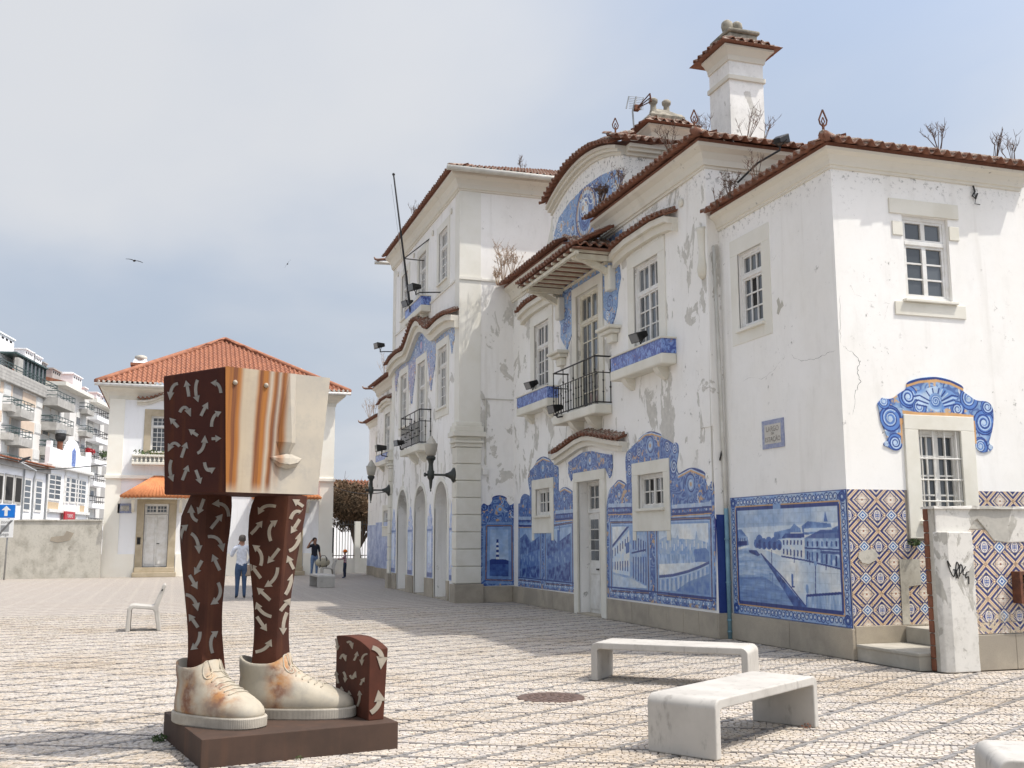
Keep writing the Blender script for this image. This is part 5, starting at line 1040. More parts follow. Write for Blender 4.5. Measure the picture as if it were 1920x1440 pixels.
QF = np.array([(4, 5, 6, 7), (0, 1, 5, 4), (1, 2, 6, 5), (2, 3, 7, 6), (3, 0, 4, 7)])
tl = g.uniform(-.0007, .0007, (len(ST_), 2)); rest = order[300:]; V = stone_verts(ST_[rest], HT[rest], tl[rest]); n = len(rest)
F = (QF[None]+(np.arange(n)*8)[:, None, None]).reshape(-1, 4); col = np.ones((n*8, 4)); col[:, :3] = np.repeat(TN[rest], 8, 0)
o = rawmesh('cobbles', V.reshape(-1, 3), F, 'cobble', bed, col); o['kind'] = 'stuff'
VAR = {}
for k in order[:300]:                                        # the nearest setts as pieces of their own
    kd = int(ST_[k, 5]); key = (kd, random.randrange(5))
    if key not in VAR:
        s = ST_[k:k+1].copy(); s[:, :2] = 0; s[:, 4] = 0; vv = stone_verts(s, np.zeros(1), tl[k:k+1])[0]; me = bpy.data.meshes.new('cobble'); me.from_pydata([tuple(p) for p in vv], [], [tuple(f) for f in QF])
        a = me.color_attributes.new('tone', 'FLOAT_COLOR', 'POINT'); a.data.foreach_set('color', np.tile([*TN[k], 1], 8).astype(np.float32)); me.materials.append(M['cobble']); VAR[key] = me
    o = bpy.data.objects.new('cobble', VAR[key]); link(o, bed); o.location = (ST_[k, 0], ST_[k, 1], HT[k]); o.rotation_euler.z = ST_[k, 4]
# manhole cover
mh = thing('manhole_cover', 'round rusty brown iron manhole cover set in the cobbles', 'manhole cover', (3.76, 10.4, 0))
MB().lathe((3.76, 10.4, -.012), [(.345, 0), (.345, .012), (.33, .014), (.325, .011), (.318, .011)], 32).build('rim', 'manhole_iron', mh)
lid = MB().lathe((3.76, 10.4, -.012), [(.312, 0), (.312, .012)], 32)
for r_ in (.09, .16, .23):
    for i in range(int(r_*70)): a = 2*math.pi*i/int(r_*70); lid.box(3.76+r_*math.cos(a)-.018, 3.76+r_*math.cos(a)+.018, 10.4+r_*math.sin(a)-.018, 10.4+r_*math.sin(a)+.018, .0, .004)
lid.build('lid', 'manhole_iron', mh)
# ------------------------------------------------------------------ steel sculpture: box head on two legs in shoes, briefcase
SC = thing('walking_sculpture', 'rusty steel sculpture of a box head on two booted legs with a briefcase', 'sculpture', (.75, 8.7, 0))
def rusty(name, a, b, streak, f=.5):
    t = NT(name); c = t.mix(t.ramp(t.noise(2.5, 6, .65), .3, .7), a, b); c = t.mix(t.math('MULTIPLY', t.ramp(t.noise(9, 4, .6, stretch=(1, 1, .07)), .52, .72), f), c, streak)
    c = t.mix(t.ramp(t.noise(45, 4, .7), .6, .75, 0, .4), c, tuple(x*.5 for x in a)); t.col(c); t.set(Roughness=.75); t.b.inputs['Specular IOR Level'].default_value = .12; t.bump(t.noise(50, 4, .6), .12, .003); return t
rusty('rust_dark', (.042, .0135, .0105), (.058, .018, .012), (.13, .045, .012), .35)
rusty('rust_leg', (.080, .030, .019), (.048, .020, .014), (.13, .055, .028), .4)
rusty('rust_case', (.10, .036, .023), (.062, .025, .018), (.15, .06, .03), .4)
rusty('rust_plinth', (.085, .055, .042), (.062, .043, .034), (.13, .07, .045), .3)
basic('steel_inlay', (.25, .24, .215), (.20, .19, .17), 6, .55, .05, metal=.15)
basic('steel_inlay_warm', (.36, .32, .255), (.29, .255, .20), 6, .6, .05)
E1, E2 = Vector((.9823, .1874, 0)), Vector((-.1874, .9823, 0)); PO = Vector((.249, 8.0, 0))
def pl(a, b, z): return tuple(PO+E1*a+E2*b+Vector((0, 0, z)))
PZ_ = .20
MB().hexa([pl(0, 0, -.02), pl(1.506, 0, -.02), pl(1.506, 1.39, -.02), pl(0, 1.39, -.02), pl(0, 0, PZ_), pl(1.506, 0, PZ_), pl(1.506, 1.39, PZ_), pl(0, 1.39, PZ_)]).build('plinth', 'rust_plinth', SC, bevel=.006)
def arrow(zf, spec, bvh, w=24, hw=62, hl=52, mat='steel_inlay', parent=None, lift=.004):
    """curved arrow laid on the surface it is cut from: outline points meet the surface, then get thickness"""
    sx, sy, cx, cy, ex, ey = spec; P0, P1, P2 = Vector((sx, sy)), Vector((cx, cy)), Vector((ex, ey)); c1 = 2*P1-(P0+P2)/2 if False else P1
    ctrl = P1+(P1-(P0+P2)/2)*.9; B = lambda t: P0*(1-t)**2+ctrl*2*t*(1-t)+P2*t*t
    L_ = sum((B((i+1)/20)-B(i/20)).length for i in range(20)); th = max(0.45, 1-hl/L_); n = 7; lft, rgt = [], []
    for i in range(n):
        t = th*i/(n-1); d = (B(min(t+.02, 1))-B(max(t-.02, 0))).normalized(); nn = Vector((-d.y, d.x)); lft.append(B(t)+nn*w/2); rgt.append(B(t)-nn*w/2)
    d = (P2-B(th)).normalized(); nn = Vector((-d.y, d.x)); b0 = B(th)-d*(hl*.12)
    rows_ = [(a, b) for a, b in zip(lft, rgt)]; m = MB(); top = []; nor = []
    def hit(p):
        u, v = zf(p.x, p.y); q, nr, _, _ = bvh.ray_cast(CP, ray(u, v).normalized()); return q, nr
    pts = []
    for a, b in rows_: pts += [a, b]
    pts += [b0+nn*hw/2, b0-nn*hw/2, P2]
    H = [hit(p) for p in pts]
    bad = [i for i, h in enumerate(H) if h[0] is None]
    if len(bad) > 6: return
    for i in bad:
        k_ = min((j for j in range(len(H)) if j not in bad), key=lambda j: (pts[j]-pts[i]).length); H[i] = H[k_]
    nr = sum((h[1] for h in H), Vector()).normalized(); 
    if nr.dot(CP-H[0][0]) < 0: nr = -nr
    V = [h[0]+nr*lift for h in H]+[h[0]-nr*.004 for h in H]; N_ = len(pts); F = []
    for i in range(n-1): F.append((2*i, 2*i+1, 2*i+3, 2*i+2))
    k = 2*n; F += [(2*n-2, 2*n-1, k+1, k), (k, k+1, k+2)]
    rim = [2*i for i in range(n)]+[k, k+2, k+1]+[2*i+1 for i in range(n)][::-1]
    for a, b in zip(rim, rim[1:]+rim[:1]): F.append((a, b, b+N_, a+N_))
    m.add(V, F); m.build('arrow', mat, parent)
# --- head: folded sheet box, wider at the top of the face
TM, TL_, TR = Vector((.315, 8.12, 2.91)), Vector((-.137, 8.75, 2.91)), Vector((1.158, 8.48, 2.91)); BM, BL, BR = Vector((.353, 8.12, 1.957)), Vector((-.088, 8.74, 1.957)), Vector((1.075, 8.45, 1.957))
TB, BB = TL_+TR-TM, BL+BR-BM
side = MB().hexa([BL, BM, BR-(BR-BM)*.0, BB, TL_, TM, TR, TB])
hd = side.build('head', 'rust_dark', SC, bevel=.012)
fn = (TR-TM).cross(BM-TM).normalized()
if fn.dot(CP-TM) < 0: fn = -fn
def fp(a, b, h=0.0): return (TM+(TR-TM)*a)*(1-b)+(BM+(BR-BM)*a)*b+fn*h
t = NT('face_cream'); ob = t.n('Attribute', attribute_name='tone'); sx_ = t.n('SeparateColor'); t.L.new(ob.outputs['Color'], sx_.inputs[0]); fa, fb = sx_.outputs[0], sx_.outputs[1]
c = t.mix(t.ramp(t.noise(3, 5, .6), .35, .7), (.45, .405, .325), (.39, .355, .295)); c = t.mix(t.ramp(t.noise(5, 7, .75), .46, .66, 0, .6), c, (.33, .31, .275))
wob = t.math('MULTIPLY', t.math('SUBTRACT', t.noise(3, 2, .5), .5), .025); q = t.math('ADD', t.math('ADD', fa, wob), t.math('MULTIPLY', fb, .05))
cb = t.n('CombineXYZ'); t.L.new(q, cb.inputs[0]); t.L.new(t.math('MULTIPLY', fb, .02), cb.inputs[1]); st1 = t.noise(17, 3, .6, vec=cb.outputs[0])
env = t.math('MAXIMUM', t.ramp(q, .75, .30), 0); strk = t.math('MULTIPLY', t.math('MULTIPLY', t.ramp(st1, .50, .80), env), .3)
for lo, hi in ((-.1, .15), (.31, .41), (.455, .50), (.53, .585)):
    k_ = t.math('MULTIPLY', t.ramp(q, lo-.03, lo+.02), t.ramp(q, hi+.035, hi-.02)); strk = t.math('MAXIMUM', strk, t.math('MULTIPLY', k_, t.ramp(fb, 1.05, .55 if hi > .5 else .9)))
c = t.mix(t.math('MULTIPLY', t.ramp(q, .62, .1), .45), c, (.36, .25, .125)); c = t.mix(strk, c, t.mix(t.ramp(st1, .40, .62), (.30, .108, .010), (.13, .036, .006))); t.col(c); t.set(Roughness=.6); t.bump(t.noise(40, 4, .6), .1, .003)
n = 24; V, F, cols = [], [], []
nose = lambda a, b: 0
for j in range(n+1):
    for i in range(n+1): a, b = i/n, j/n; p = fp(a, b, .013); V.append(p); cols.append((a, b, 0, 1))
F = [(j*(n+1)+i, j*(n+1)+i+1, (j+1)*(n+1)+i+1, (j+1)*(n+1)+i) for j in range(n) for i in range(n)]
face = rawmesh('face_plate', np.array([tuple(v) for v in V]), np.array(F), 'face_cream', hd, np.array(cols))
def facebit(name, P_, F_):
    m = MB().add([fp(*p) for p in P_], F_); o = m.build(name, 'face_cream', hd); a = o.data.color_attributes.new('tone', 'FLOAT_COLOR', 'POINT'); a.data.foreach_set('color', np.array([(p[0], p[1], 0, 1) for p in P_], np.float32).ravel()); return o
facebit('nose', [(.60, .0, .014), (.66, .0, .018), (.655, .0, .016), (.50, .575, .014), (.62, .585, .085), (.705, .578, .014), (.555, .69, .014), (.605, .69, .05), (.64, .69, .014)], [(0, 1, 4, 3), (1, 2, 5, 4), (3, 4, 7, 6), (4, 5, 8, 7)])
facebit('mouth', [(.44, .705, .014), (.60, .675, .05), (.62, .682, .06), (.645, .675, .05), (.785, .705, .014), (.62, .712, .07), (.52, .712, .05), (.70, .712, .05), (.62, .765, .075), (.52, .75, .05), (.72, .745, .05)], [(0, 1, 2, 6), (2, 5, 6), (2, 3, 4, 7), (2, 7, 5), (0, 6, 9), (6, 5, 8, 9), (5, 7, 10, 8), (7, 4, 10)])
facebit('lower_lip', [(.445, .710, .014), (.52, .755, .048), (.62, .77, .072), (.72, .75, .048), (.78, .71, .014), (.72, .775, .03), (.62, .80, .035), (.52, .78, .03)], [(0, 1, 7), (1, 2, 6, 7), (2, 3, 5, 6), (3, 4, 5)])
for a, b in ((.085, .125), (.375, .122)): MB().lathe(fp(a, b, .012), [(.018, 0), (.02, .008), (.012, .02), (.002, .024)], 10, tuple(fn)).build('bolt', 'steel_inlay_warm', hd, smooth=True)
hz = zx(300, 680, 5.5385); bv = side.bvh()
for s in [(188, 218, 128, 260, 105, 390), (303, 352, 290, 270, 272, 185), (392, 180, 372, 290, 400, 410), (635, 315, 605, 225, 530, 208), (208, 515, 268, 460, 322, 560), (428, 552, 462, 484, 500, 412), (190, 670, 148, 622, 102, 572), (538, 665, 562, 560, 640, 510), (395, 758, 348, 725, 300, 690), (540, 790, 590, 788, 640, 785), (205, 870, 140, 835, 85, 925), (225, 985, 252, 905, 280, 825), (392, 940, 452, 880, 470, 755), (122, 1012, 105, 1115, 140, 1235), (235, 1220, 266, 1142, 295, 1065), (375, 1115, 402, 1188, 425, 1258), (465, 1035, 500, 1120, 578, 1090)]:
    arrow(hz, s, bv, 30, 72, 54, 'steel_inlay', hd)
# --- legs: four-sided, curved silhouettes
lz = zx(320, 920, 4.2346)
def leg(rows_, y0, dl, dr, arrows, wmat):
    dl, dr = Vector(dl).normalized(), Vector(dr).normalized(); rings = []
    for ym, xl, xm, xr in rows_:
        cpt = onY(*lz(xm, ym), y0); 
        def solve(d, ut):
            lo, hi = 0, .6
            for _ in range(40):
                k = (lo+hi)/2; u = px(cpt+d*k)[0]; far = (u-px(cpt)[0]); 
                if abs(far) < abs(ut-px(cpt)[0]): lo = k
                else: hi = k
            return cpt+d*lo
        pL = solve(dl, lz(xl, ym)[0]); pR = solve(dr, lz(xr, ym)[0]); pB = pL+pR-cpt; ring = []
        for q, (n0, n1) in ((cpt, (pL, pR)), (pR, (cpt, pB)), (pB, (pR, pL)), (pL, (pB, cpt))):
            e = .10; ring += [q+(n0-q)*e, q+((n0-q)+(n1-q))*e*.22, q+(n1-q)*e]
        rings.append([Vector((p.x, p.y, cpt.z)) for p in ring])
    fine = []
    for a, b in zip(rings, rings[1:]):
        for k in range(3): fine.append([p*(1-k/3)+q*(k/3) for p, q in zip(a, b)])
    fine.append(rings[-1]); m = MB().loft(fine); o = m.build('leg', 'rust_leg', SC, smooth=True, sharp=32); bv = m.bvh()
    for s in arrows: arrow(lz, s, bv, 25, 62, 46, wmat, o)
leg([(20, 155, 290, 492), (110, 112, 286, 495), (200, 75, 280, 490), (330, 62, 275, 478), (450, 68, 275, 460), (600, 80, 275, 448), (750, 95, 274, 435), (900, 110, 272, 420), (1000, 120, 268, 415), (1150, 130, 262, 415), (1280, 130, 252, 425), (1440, 120, 240, 440), (1560, 122, 240, 440)], 8.71, (-.7, .71, 0), (.71, .7, 0),
    [(85, 200, 108, 146, 138, 90), (215, 240, 172, 200, 165, 110), (265, 65, 243, 128, 218, 188), (460, 205, 425, 115, 325, 105), (318, 300, 362, 245, 410, 185), (80, 412, 92, 322, 140, 270), (165, 340, 212, 395, 228, 500), (295, 365, 378, 385, 415, 485), (250, 555, 222, 608, 190, 668), (388, 632, 358, 570, 330, 505), (152, 670, 182, 724, 215, 782), (375, 730, 390, 830, 315, 905), (122, 825, 186, 862, 218, 955), (218, 1085, 182, 1032, 145, 980), (235, 1120, 218, 1205, 160, 1265), (330, 1290, 318, 1180, 375, 1115)], 'steel_inlay')
leg([(25, 668, 940, 1092), (110, 632, 934, 1088), (200, 612, 925, 1076), (350, 604, 910, 1048), (500, 612, 896, 1022), (600, 620, 888, 1004), (800, 640, 873, 970), (950, 652, 862, 952), (1080, 656, 853, 945), (1200, 652, 845, 945), (1300, 642, 840, 950), (1420, 630, 835, 960), (1540, 630, 835, 960)], 8.80, (-.9, .42, 0), (.42, .9, 0),
    [(835, 125, 745, 125, 695, 190), (638, 345, 688, 292, 730, 240), (795, 400, 785, 300, 850, 235), (1050, 125, 1008, 96, 965, 68), (950, 225, 1000, 160, 1072, 210), (1022, 228, 988, 284, 950, 340), (938, 478, 1000, 430, 1030, 330), (715, 595, 718, 500, 650, 430), (862, 460, 818, 518, 768, 578), (975, 622, 948, 568, 925, 515), (715, 695, 674, 638, 630, 580), (850, 610, 825, 700, 745, 765), (910, 825, 945, 755, 965, 660), (790, 870, 738, 820, 685, 770), (870, 955, 910, 905, 950, 855), (800, 1000, 720, 960, 680, 885), (685, 1000, 724, 1058, 765, 1115), (922, 968, 895, 1050, 890, 1145), (675, 1280, 755, 1250, 800, 1180)], 'steel_inlay_warm')
# --- shoes
t = NT('shoe_cream'); tcn = t.n('TexCoord').outputs['Object']; c = t.mix(t.ramp(t.noise(3, 5, .6), .35, .7), (.43, .385, .30), (.36, .325, .255)); c = t.mix(t.ramp(t.noise(6, 7, .75), .48, .68, 0, .6), c, (.30, .28, .24))
r1 = t.math('MULTIPLY', t.ramp(t.noise(4.2, 4, .6, stretch=(1, 1, .5)), .56, .68), .8); at = t.n('Attribute', attribute_name='tone'); sa = t.n('SeparateColor'); t.L.new(at.outputs['Color'], sa.inputs[0])
rr = t.math('MULTIPLY', sa.outputs[0], t.ramp(t.noise(6, 5, .65), .30, .62)); c = t.mix(t.math('MULTIPLY', r1, .35), c, (.46, .27, .10)); c = t.mix(rr, c, t.mix(t.ramp(t.noise(9, 3), .4, .6), (.17, .06, .025), (.36, .17, .055))); t.col(c); t.set(Roughness=.7); t.bump(t.noise(26, 5, .6), .2, .006)
basic('shoe_sole', (.42, .385, .32), (.31, .28, .23), 5, .8, .2, 50)
def shoe(heel, ang, length, wid, rust, hmax, tmax):
    ax = Vector((math.cos(ang), math.sin(ang), 0)); sd = Vector((-ax.y, ax.x, 0)); H0 = Vector(heel)+Vector((0, 0, PZ_))
    def foot(s_, w_, z): return H0+ax*s_+sd*w_+Vector((0, 0, z))
    N_ = 40
    def ring(b, f_, w_, z, tongue=0, lobe=0):
        c_ = (b+f_)/2; r_ = (f_-b)/2; out = []
        for i in range(N_):
            th = 2*math.pi*i/N_; cx = math.cos(th); sy = math.sin(th); p = .82
            s_ = c_+r_*math.copysign(abs(cx)**p, cx); wi = w_*(1+.10*cx-.06*cx*cx*(cx < 0)); ww = wi*math.copysign(abs(sy)**p, sy)
            out.append(foot(s_, ww, z+tongue*max(0, cx)**3+lobe*max(0, -cx)**2))
        return out
    k = length; w0 = wid/2; lv = [(.0, .0, 1.0, .95, .075), (.0, .0, 1.0, .99, .105), (.0, .0, .985, 1.0, .14), (.0, .005, .945, .98, .175), (.0, .01, .87, .94, .215), (.0, .015, .78, .88, .255), (.0, .02, .68, .83, .295), (.0, .025, .585, .78, .34), (.0, .02, .51, .80, .39), (.0, .015, .455, .79, .44)]
    rs = [ring(b*k, f_*k, w_*w0, z if z < .12 else .12+(z-.12)*.88) for _, b, f_, w_, z in lv]
    rs.append(ring(.015*k, .435*k, .79*w0, .421, tmax, .05)); rs.append(ring(.035*k, .42*k, .75*w0, .425, tmax, .05)); rs.append(ring(.05*k, .41*k, .72*w0, .385, tmax*.6))
    m = MB().loft(rs); o = m.build('shoe', 'shoe_cream', SC, smooth=True)
    a = o.data.color_attributes.new('tone', 'FLOAT_COLOR', 'POINT'); cols = []
    for v in m.v:
        d = Vector(v)-H0; s_ = d.dot(ax)/k; w_ = d.dot(sd)/w0; q = 0
        for (rs_, rw, rad) in rust: q = max(q, 1-math.hypot((s_-rs_)/rad, (w_-rw)/(rad*2.6)))
        cols.append((max(0, min(1, q*1.8)), 0, 0, 1))
    a.data.foreach_set('color', np.array(cols, np.float32).ravel())
    so = []; NS = 220
    for z, g_ in ((0, 1.02), (.01, 1.045), (.075, 1.05), (.085, 1.03)):
        r_ = []
        for i in range(NS):
            th = 2*math.pi*i/NS; cx, sy = math.cos(th), math.sin(th); p = .82; rib = 1+(.004 if (i % 2 and 0 < z < .08) else 0)
            r_.append(foot(k*.5+k*.5*g_*rib*math.copysign(abs(cx)**p, cx), w0*g_*rib*(1+.10*cx-.06*cx*cx*(cx < 0))*math.copysign(abs(sy)**p, sy), z))
        so.append(r_)
    MB().loft(so).build('sole', 'shoe_sole', o)
    prof = lambda s_: np.interp(s_, [.40, .5, .9], [.4, .3, .2]); wprof = lambda s_: np.interp(s_, [.4, .6, .8], [.60, .70, .80])
    bv = m.bvh()
    for i in range(6):
        s_ = .47+.055*i; pts = []
        for j in range(13):
            w_ = (j/12-.5)*2*.55*w0; q, nr, _, _ = bv.ray_cast(foot((s_+.004*math.sin(j*1.2+i))*k, w_, .8), Vector((0, 0, -1)))
            if q: pts.append(q+Vector((0, 0, .004)))
        if len(pts) > 3: MB().tube(pts, .0055, 6).build('lace', 'shoe_cream', o, smooth=True)
    for j, sg in ((0, 1), (1, -1)):
        pts = []
        for i in range(20):
            a_ = i/19*2*math.pi; q, nr, _, _ = bv.ray_cast(foot((.455+.045*math.sin(a_))*k, sg*(.05+.07*(1-math.cos(a_))/2)*1.0, .8), Vector((0, 0, -1)))
            if q: pts.append(q+Vector((0, 0, .003)))
        if len(pts) > 4: MB().tube(pts, .006, 6).build('lace', 'shoe_cream', o, smooth=True)
    return o
shoe((.095, 8.93, 0), R(-46), .83, .38, [(.66, -.55, .26), (.30, -.95, .14), (.05, -.6, .12)], .47, .055)
shoe((.545, 8.97, 0), R(-20), .95, .40, [(.45, -.35, .17), (.40, -.8, .13)], .47, .07)
# --- briefcase: rounded top
cF, cL, cR = Vector((1.512, 8.385, PZ_)), Vector((1.352, 9.078, PZ_)), Vector((1.640, 8.42, PZ_)); wv = cR-cF; lv_ = cL-cF; n = 14; cz = lambda k: np.interp(k, [0, .12, .3, .55, .8, 1], [.545, .57, .597, .613, .61, .598])
prof = [lv_*(i/n)+Vector((0, 0, float(cz(i/n)))) for i in range(n+1)]
m = MB(); ringA = [cF, *[cF+p for p in prof], cL]; ringB = [p+wv*(1+.24*(p.z-PZ_)/.6) for p in ringA]; m.loft([ringA, ringB]); cs_ = m.build('briefcase', 'rust_case', SC, bevel=.006)
qb = MB(); cX = cL+lv_*.2; cY = cR+wv*.3; qb.add([cF, cX, cX+Vector((0, 0, .8)), cF+Vector((0, 0, .8))], [(0, 1, 2, 3)]); qb.add([cF, cY, cY+Vector((0, 0, .8)), cF+Vector((0, 0, .8))], [(0, 1, 2, 3)]); bv = qb.bvh()
for s, w_ in [((1630, 700, 1685, 745, 1680, 835), 28), ((1620, 1100, 1672, 1040, 1665, 960), 28)]+[(q, 11) for q in [(1408, 645, 1416, 680, 1420, 718), (1478, 670, 1500, 668, 1510, 710), (1435, 770, 1456, 742, 1470, 785), (1520, 780, 1534, 752, 1540, 725), (1600, 740, 1572, 758, 1568, 810), (1422, 920, 1413, 880, 1408, 845), (1455, 850, 1467, 880, 1465, 915), (1495, 870, 1515, 890, 1530, 845), (1560, 930, 1572, 905, 1585, 885), (1440, 980, 1443, 960, 1442, 940), (1480, 1010, 1489, 988, 1488, 965), (1540, 1060, 1554, 1015, 1552, 965)]]:
    arrow(zx(200, 1000, 3.272), s, bv, w_, w_*2.5, w_*2.2, 'steel_inlay_warm', cs_, .006)
# ------------------------------------------------------------------ benches and chairs of white concrete
def bench_mesh(length=1.8, width=.59, h=.43, th=.075, r=.075):
    """slab folded down at both ends, rounded outer corners"""
    def arc(cx, cz, rr, a0, a1, n=16): return [(cx+rr*math.cos(R(a0+(a1-a0)*i/n)), cz+rr*math.sin(R(a0+(a1-a0)*i/n))) for i in range(n+1)]
    o = [(0, 0)]+arc(r, h-r, r, 180, 90)+arc(length-r, h-r, r, 90, 0)+[(length, 0), (length-th, 0)]; ri = max(r-th, .03)
    i_ = arc(length-th-ri, h-th-ri, ri, 0, 90)+arc(th+ri, h-th-ri, ri, 90, 180)+[(th, 0)]; m = MB(); poly = o+i_; m.fprism(lambda a, b, d: (a, d, b), poly, 0, width); return m
BENCH = None
def bench(p, ax, label, name='concrete_bench', length=1.8, width=.59, cat='bench'):
    global BENCH
    ax = Vector(ax).normalized(); e = thing(name, label, cat, (p[0], p[1], 0), 'white concrete benches on the square'); e.rotation_euler.z = math.atan2(ax.y, ax.x)
    if BENCH is None: BENCH = bench_mesh(length, width).mesh('slab', 'concrete_white')
    o = bpy.data.objects.new('slab', BENCH); link(o, e); b = o.modifiers.new('bevel', 'BEVEL'); b.width = .012; b.segments = 3; b.limit_method = 'ANGLE'; b.angle_limit = R(40); return e
bench((3.836, 7.07), (1.52, .97), 'white concrete slab bench beside the manhole, crossing in front of another bench')
bench((4.62, 11.43), (.745, -.667), 'white concrete slab bench between the manhole and the canal tile picture')
bench((4.245, 4.74), (.86, -.50), 'white concrete slab bench with worn rounded corner, set apart from the pair by the manhole')
e = bench((5.28, 36.1), (-.03, 1), 'white concrete bench seen end-on beside the chair with the bag')
def chair(p, rot, label):
    e = thing('concrete_chair', label, 'chair', (p[0], p[1], 0), 'white concrete chairs on the square'); e.rotation_euler.z = rot; m = MB(); w_ = .55
    pts = [(0, 0), (.02, .40), (.06, .455), (.12, .47), (.42, .44), (.46, .45), (.60, .80), (.625, .82), (.655, .81), (.66, .78), (.545, .42), (.60, 0), (.53, 0), (.475, .34), (.44, .375), (.13, .405), (.095, .39), (.08, .35), (.075, 0)]
    m.fprism(lambda a, b, d: (a, d, b), pts, 0, w_); k = m.mesh('seat_shell', 'concrete_white'); o = bpy.data.objects.new('seat_shell', k); link(o, e); b = o.modifiers.new('bevel', 'BEVEL'); b.width = .015; b.segments = 2; b.limit_method = 'ANGLE'; b.angle_limit = R(40)
    r = MB().tube([(.585, -.004, .70), (.60, -.004, .735)], .012, 8); k = r.mesh('slot', 'dark_void'); link(bpy.data.objects.new('slot', k), e); return e
chair((-.745, 20.06), 0, 'white concrete chair standing alone on the open cobbles')
chair((5.98, 44.75), 0, 'white concrete chair carrying a travel bag near the child')
# travel bag on that chair
basic('bag_canvas', (.42, .385, .29), (.36, .33, .25), 10, .9, .3); bg_ = thing('travel_bag', 'beige travel bag with dark straps lying on a concrete chair', 'bag', (6.05, 45.0, .47))
MB().sphere((6.05, 45.02, .66), .30, 14, 9, (1.05, .62, .66)).build('body', 'bag_canvas', bg_, smooth=True)
for x in (5.93, 6.2): MB().tube([(x, 45.02+.20*math.cos(t)*1.0, .66+.21*math.sin(t)) for t in np.linspace(-2.6, 5.2-2.6+.2, 14)], .018, 6).build('strap', 'iron_black', bg_)
MB().tube([(5.9, 44.86, .82), (5.98, 44.84, .95), (6.12, 44.84, .95), (6.22, 44.86, .82)], .014, 6).build('handle', 'iron_black', bg_)
# ------------------------------------------------------------------ people
for n_, c_ in dict(skin=(.36, .20, .14), skin_tan=(.30, .16, .105), shirt_white=(.62, .66, .74), jeans=(.045, .085, .17), jeans_light=(.13, .20, .33), tee_navy=(.012, .014, .024), hair_grey=(.10, .085, .075), hair_dark=(.018, .013, .011), cap_orange=(.72, .17, .02), denim_dark=(.02, .03, .06), trousers_white=(.66, .68, .74), cloth_tan=(.36, .27, .20), shoe_dark=(.03, .04, .06)).items(): basic(n_, c_, tuple(x*.8 for x in c_), 14, .85, .1, 40)
t = NT('plaid_shirt'); x = t.xyz(); f1 = t.math('GREATER_THAN', t.math('FRACT', t.math('MULTIPLY', x[2], 11)), .5); f2 = t.math('GREATER_THAN', t.math('FRACT', t.math('MULTIPLY', t.math('ADD', x[0], x[1]), 11)), .5)
t.col(t.mix(t.math('MULTIPLY', t.math('ADD', f1, f2), .5), (.22, .07, .08), (.52, .42, .45))); t.set(Roughness=.9)
def person(label, loc, rot, H, joints, bones, mats, parts=(), name='person'):
    """one continuous skinned body; faces take skin / cloth by the nearest bone; hair etc. are children"""
    e = thing(name, label, 'person', loc); e.rotation_euler.z = rot; names = list(joints); me = bpy.data.meshes.new('body')
    me.from_pydata([Vector(joints[n][:3])*H for n in names], [(names.index(a), names.index(b)) for a, b, _ in bones], []); o = bpy.data.objects.new('body', me); C.objects.link(o)
    sk = o.modifiers.new('skin', 'SKIN'); sk.use_smooth_shade = True; o.modifiers.new('sub', 'SUBSURF').levels = 2; o.modifiers['sub'].render_levels = 2
    for i, n in enumerate(names): v = me.skin_vertices[0].data[i]; r_ = joints[n][3]; v.radius = (r_*H, (joints[n][4] if len(joints[n]) > 4 else r_)*H); v.use_root = n == 'pelvis'
    dg = bpy.context.evaluated_depsgraph_get(); dg.update(); nm = bpy.data.meshes.new_from_object(o.evaluated_get(dg)); bpy.data.objects.remove(o); nm.name = 'body'
    o = bpy.data.objects.new('body', nm); link(o, e); nm.materials.clear(); [nm.materials.append(M[k]) for k in mats]
    seg = [(Vector(joints[a][:3])*H, Vector(joints[b][:3])*H, mi) for a, b, mi in bones]
    for p in nm.polygons:
        c_ = p.center; best = 9; p.use_smooth = True
        for a, b, mi in seg:
            d = b-a; k = max(0, min(1, (c_-a).dot(d)/max(d.length_squared, 1e-9))); q = (a+d*k-c_).length
            if q < best: best = q; p.material_index = mi
    for n_, mt, fn_ in parts: mm = MB(); fn_(mm, H); q = bpy.data.objects.new(n_, mm.mesh(n_, mt, smooth=True)); link(q, e)
    return e
def rig(armL, armR, stance=.055, lean=0, legf=0):
    """joint table in units of the standing height; +Y is the way the figure faces"""
    J = dict(pelvis=(0, 0, .52, .085, .062), waist=(0, 0, .60, .078, .055), chest=(0, .005, .72, .095, .062), neck0=(0, 0, .815, .05, .045), neck=(0, .005, .855, .032), head0=(0, .012, .895, .045, .052), head1=(0, .016, .945, .048, .056), head2=(0, .01, .985, .034, .04),
        shL=(-.105, 0, .80, .04), shR=(.105, 0, .80, .04), hipL=(-.05, 0, .49, .062), hipR=(.05, 0, .49, .062), kneeL=(-stance, .015+legf, .285, .04), kneeR=(stance, .012-legf, .285, .04), ankL=(-stance-.006, -.005+legf, .05, .026), ankR=(stance+.006, -.005-legf, .05, .026), toeL=(-stance-.014, .075+legf, .02, .022, .018), toeR=(stance+.014, .075-legf, .02, .022, .018))
    for s, A in (('L', armL), ('R', armR)):
        for k, p in zip(('el', 'wr', 'ha', 'fi'), A): J[k+s] = p
    return J
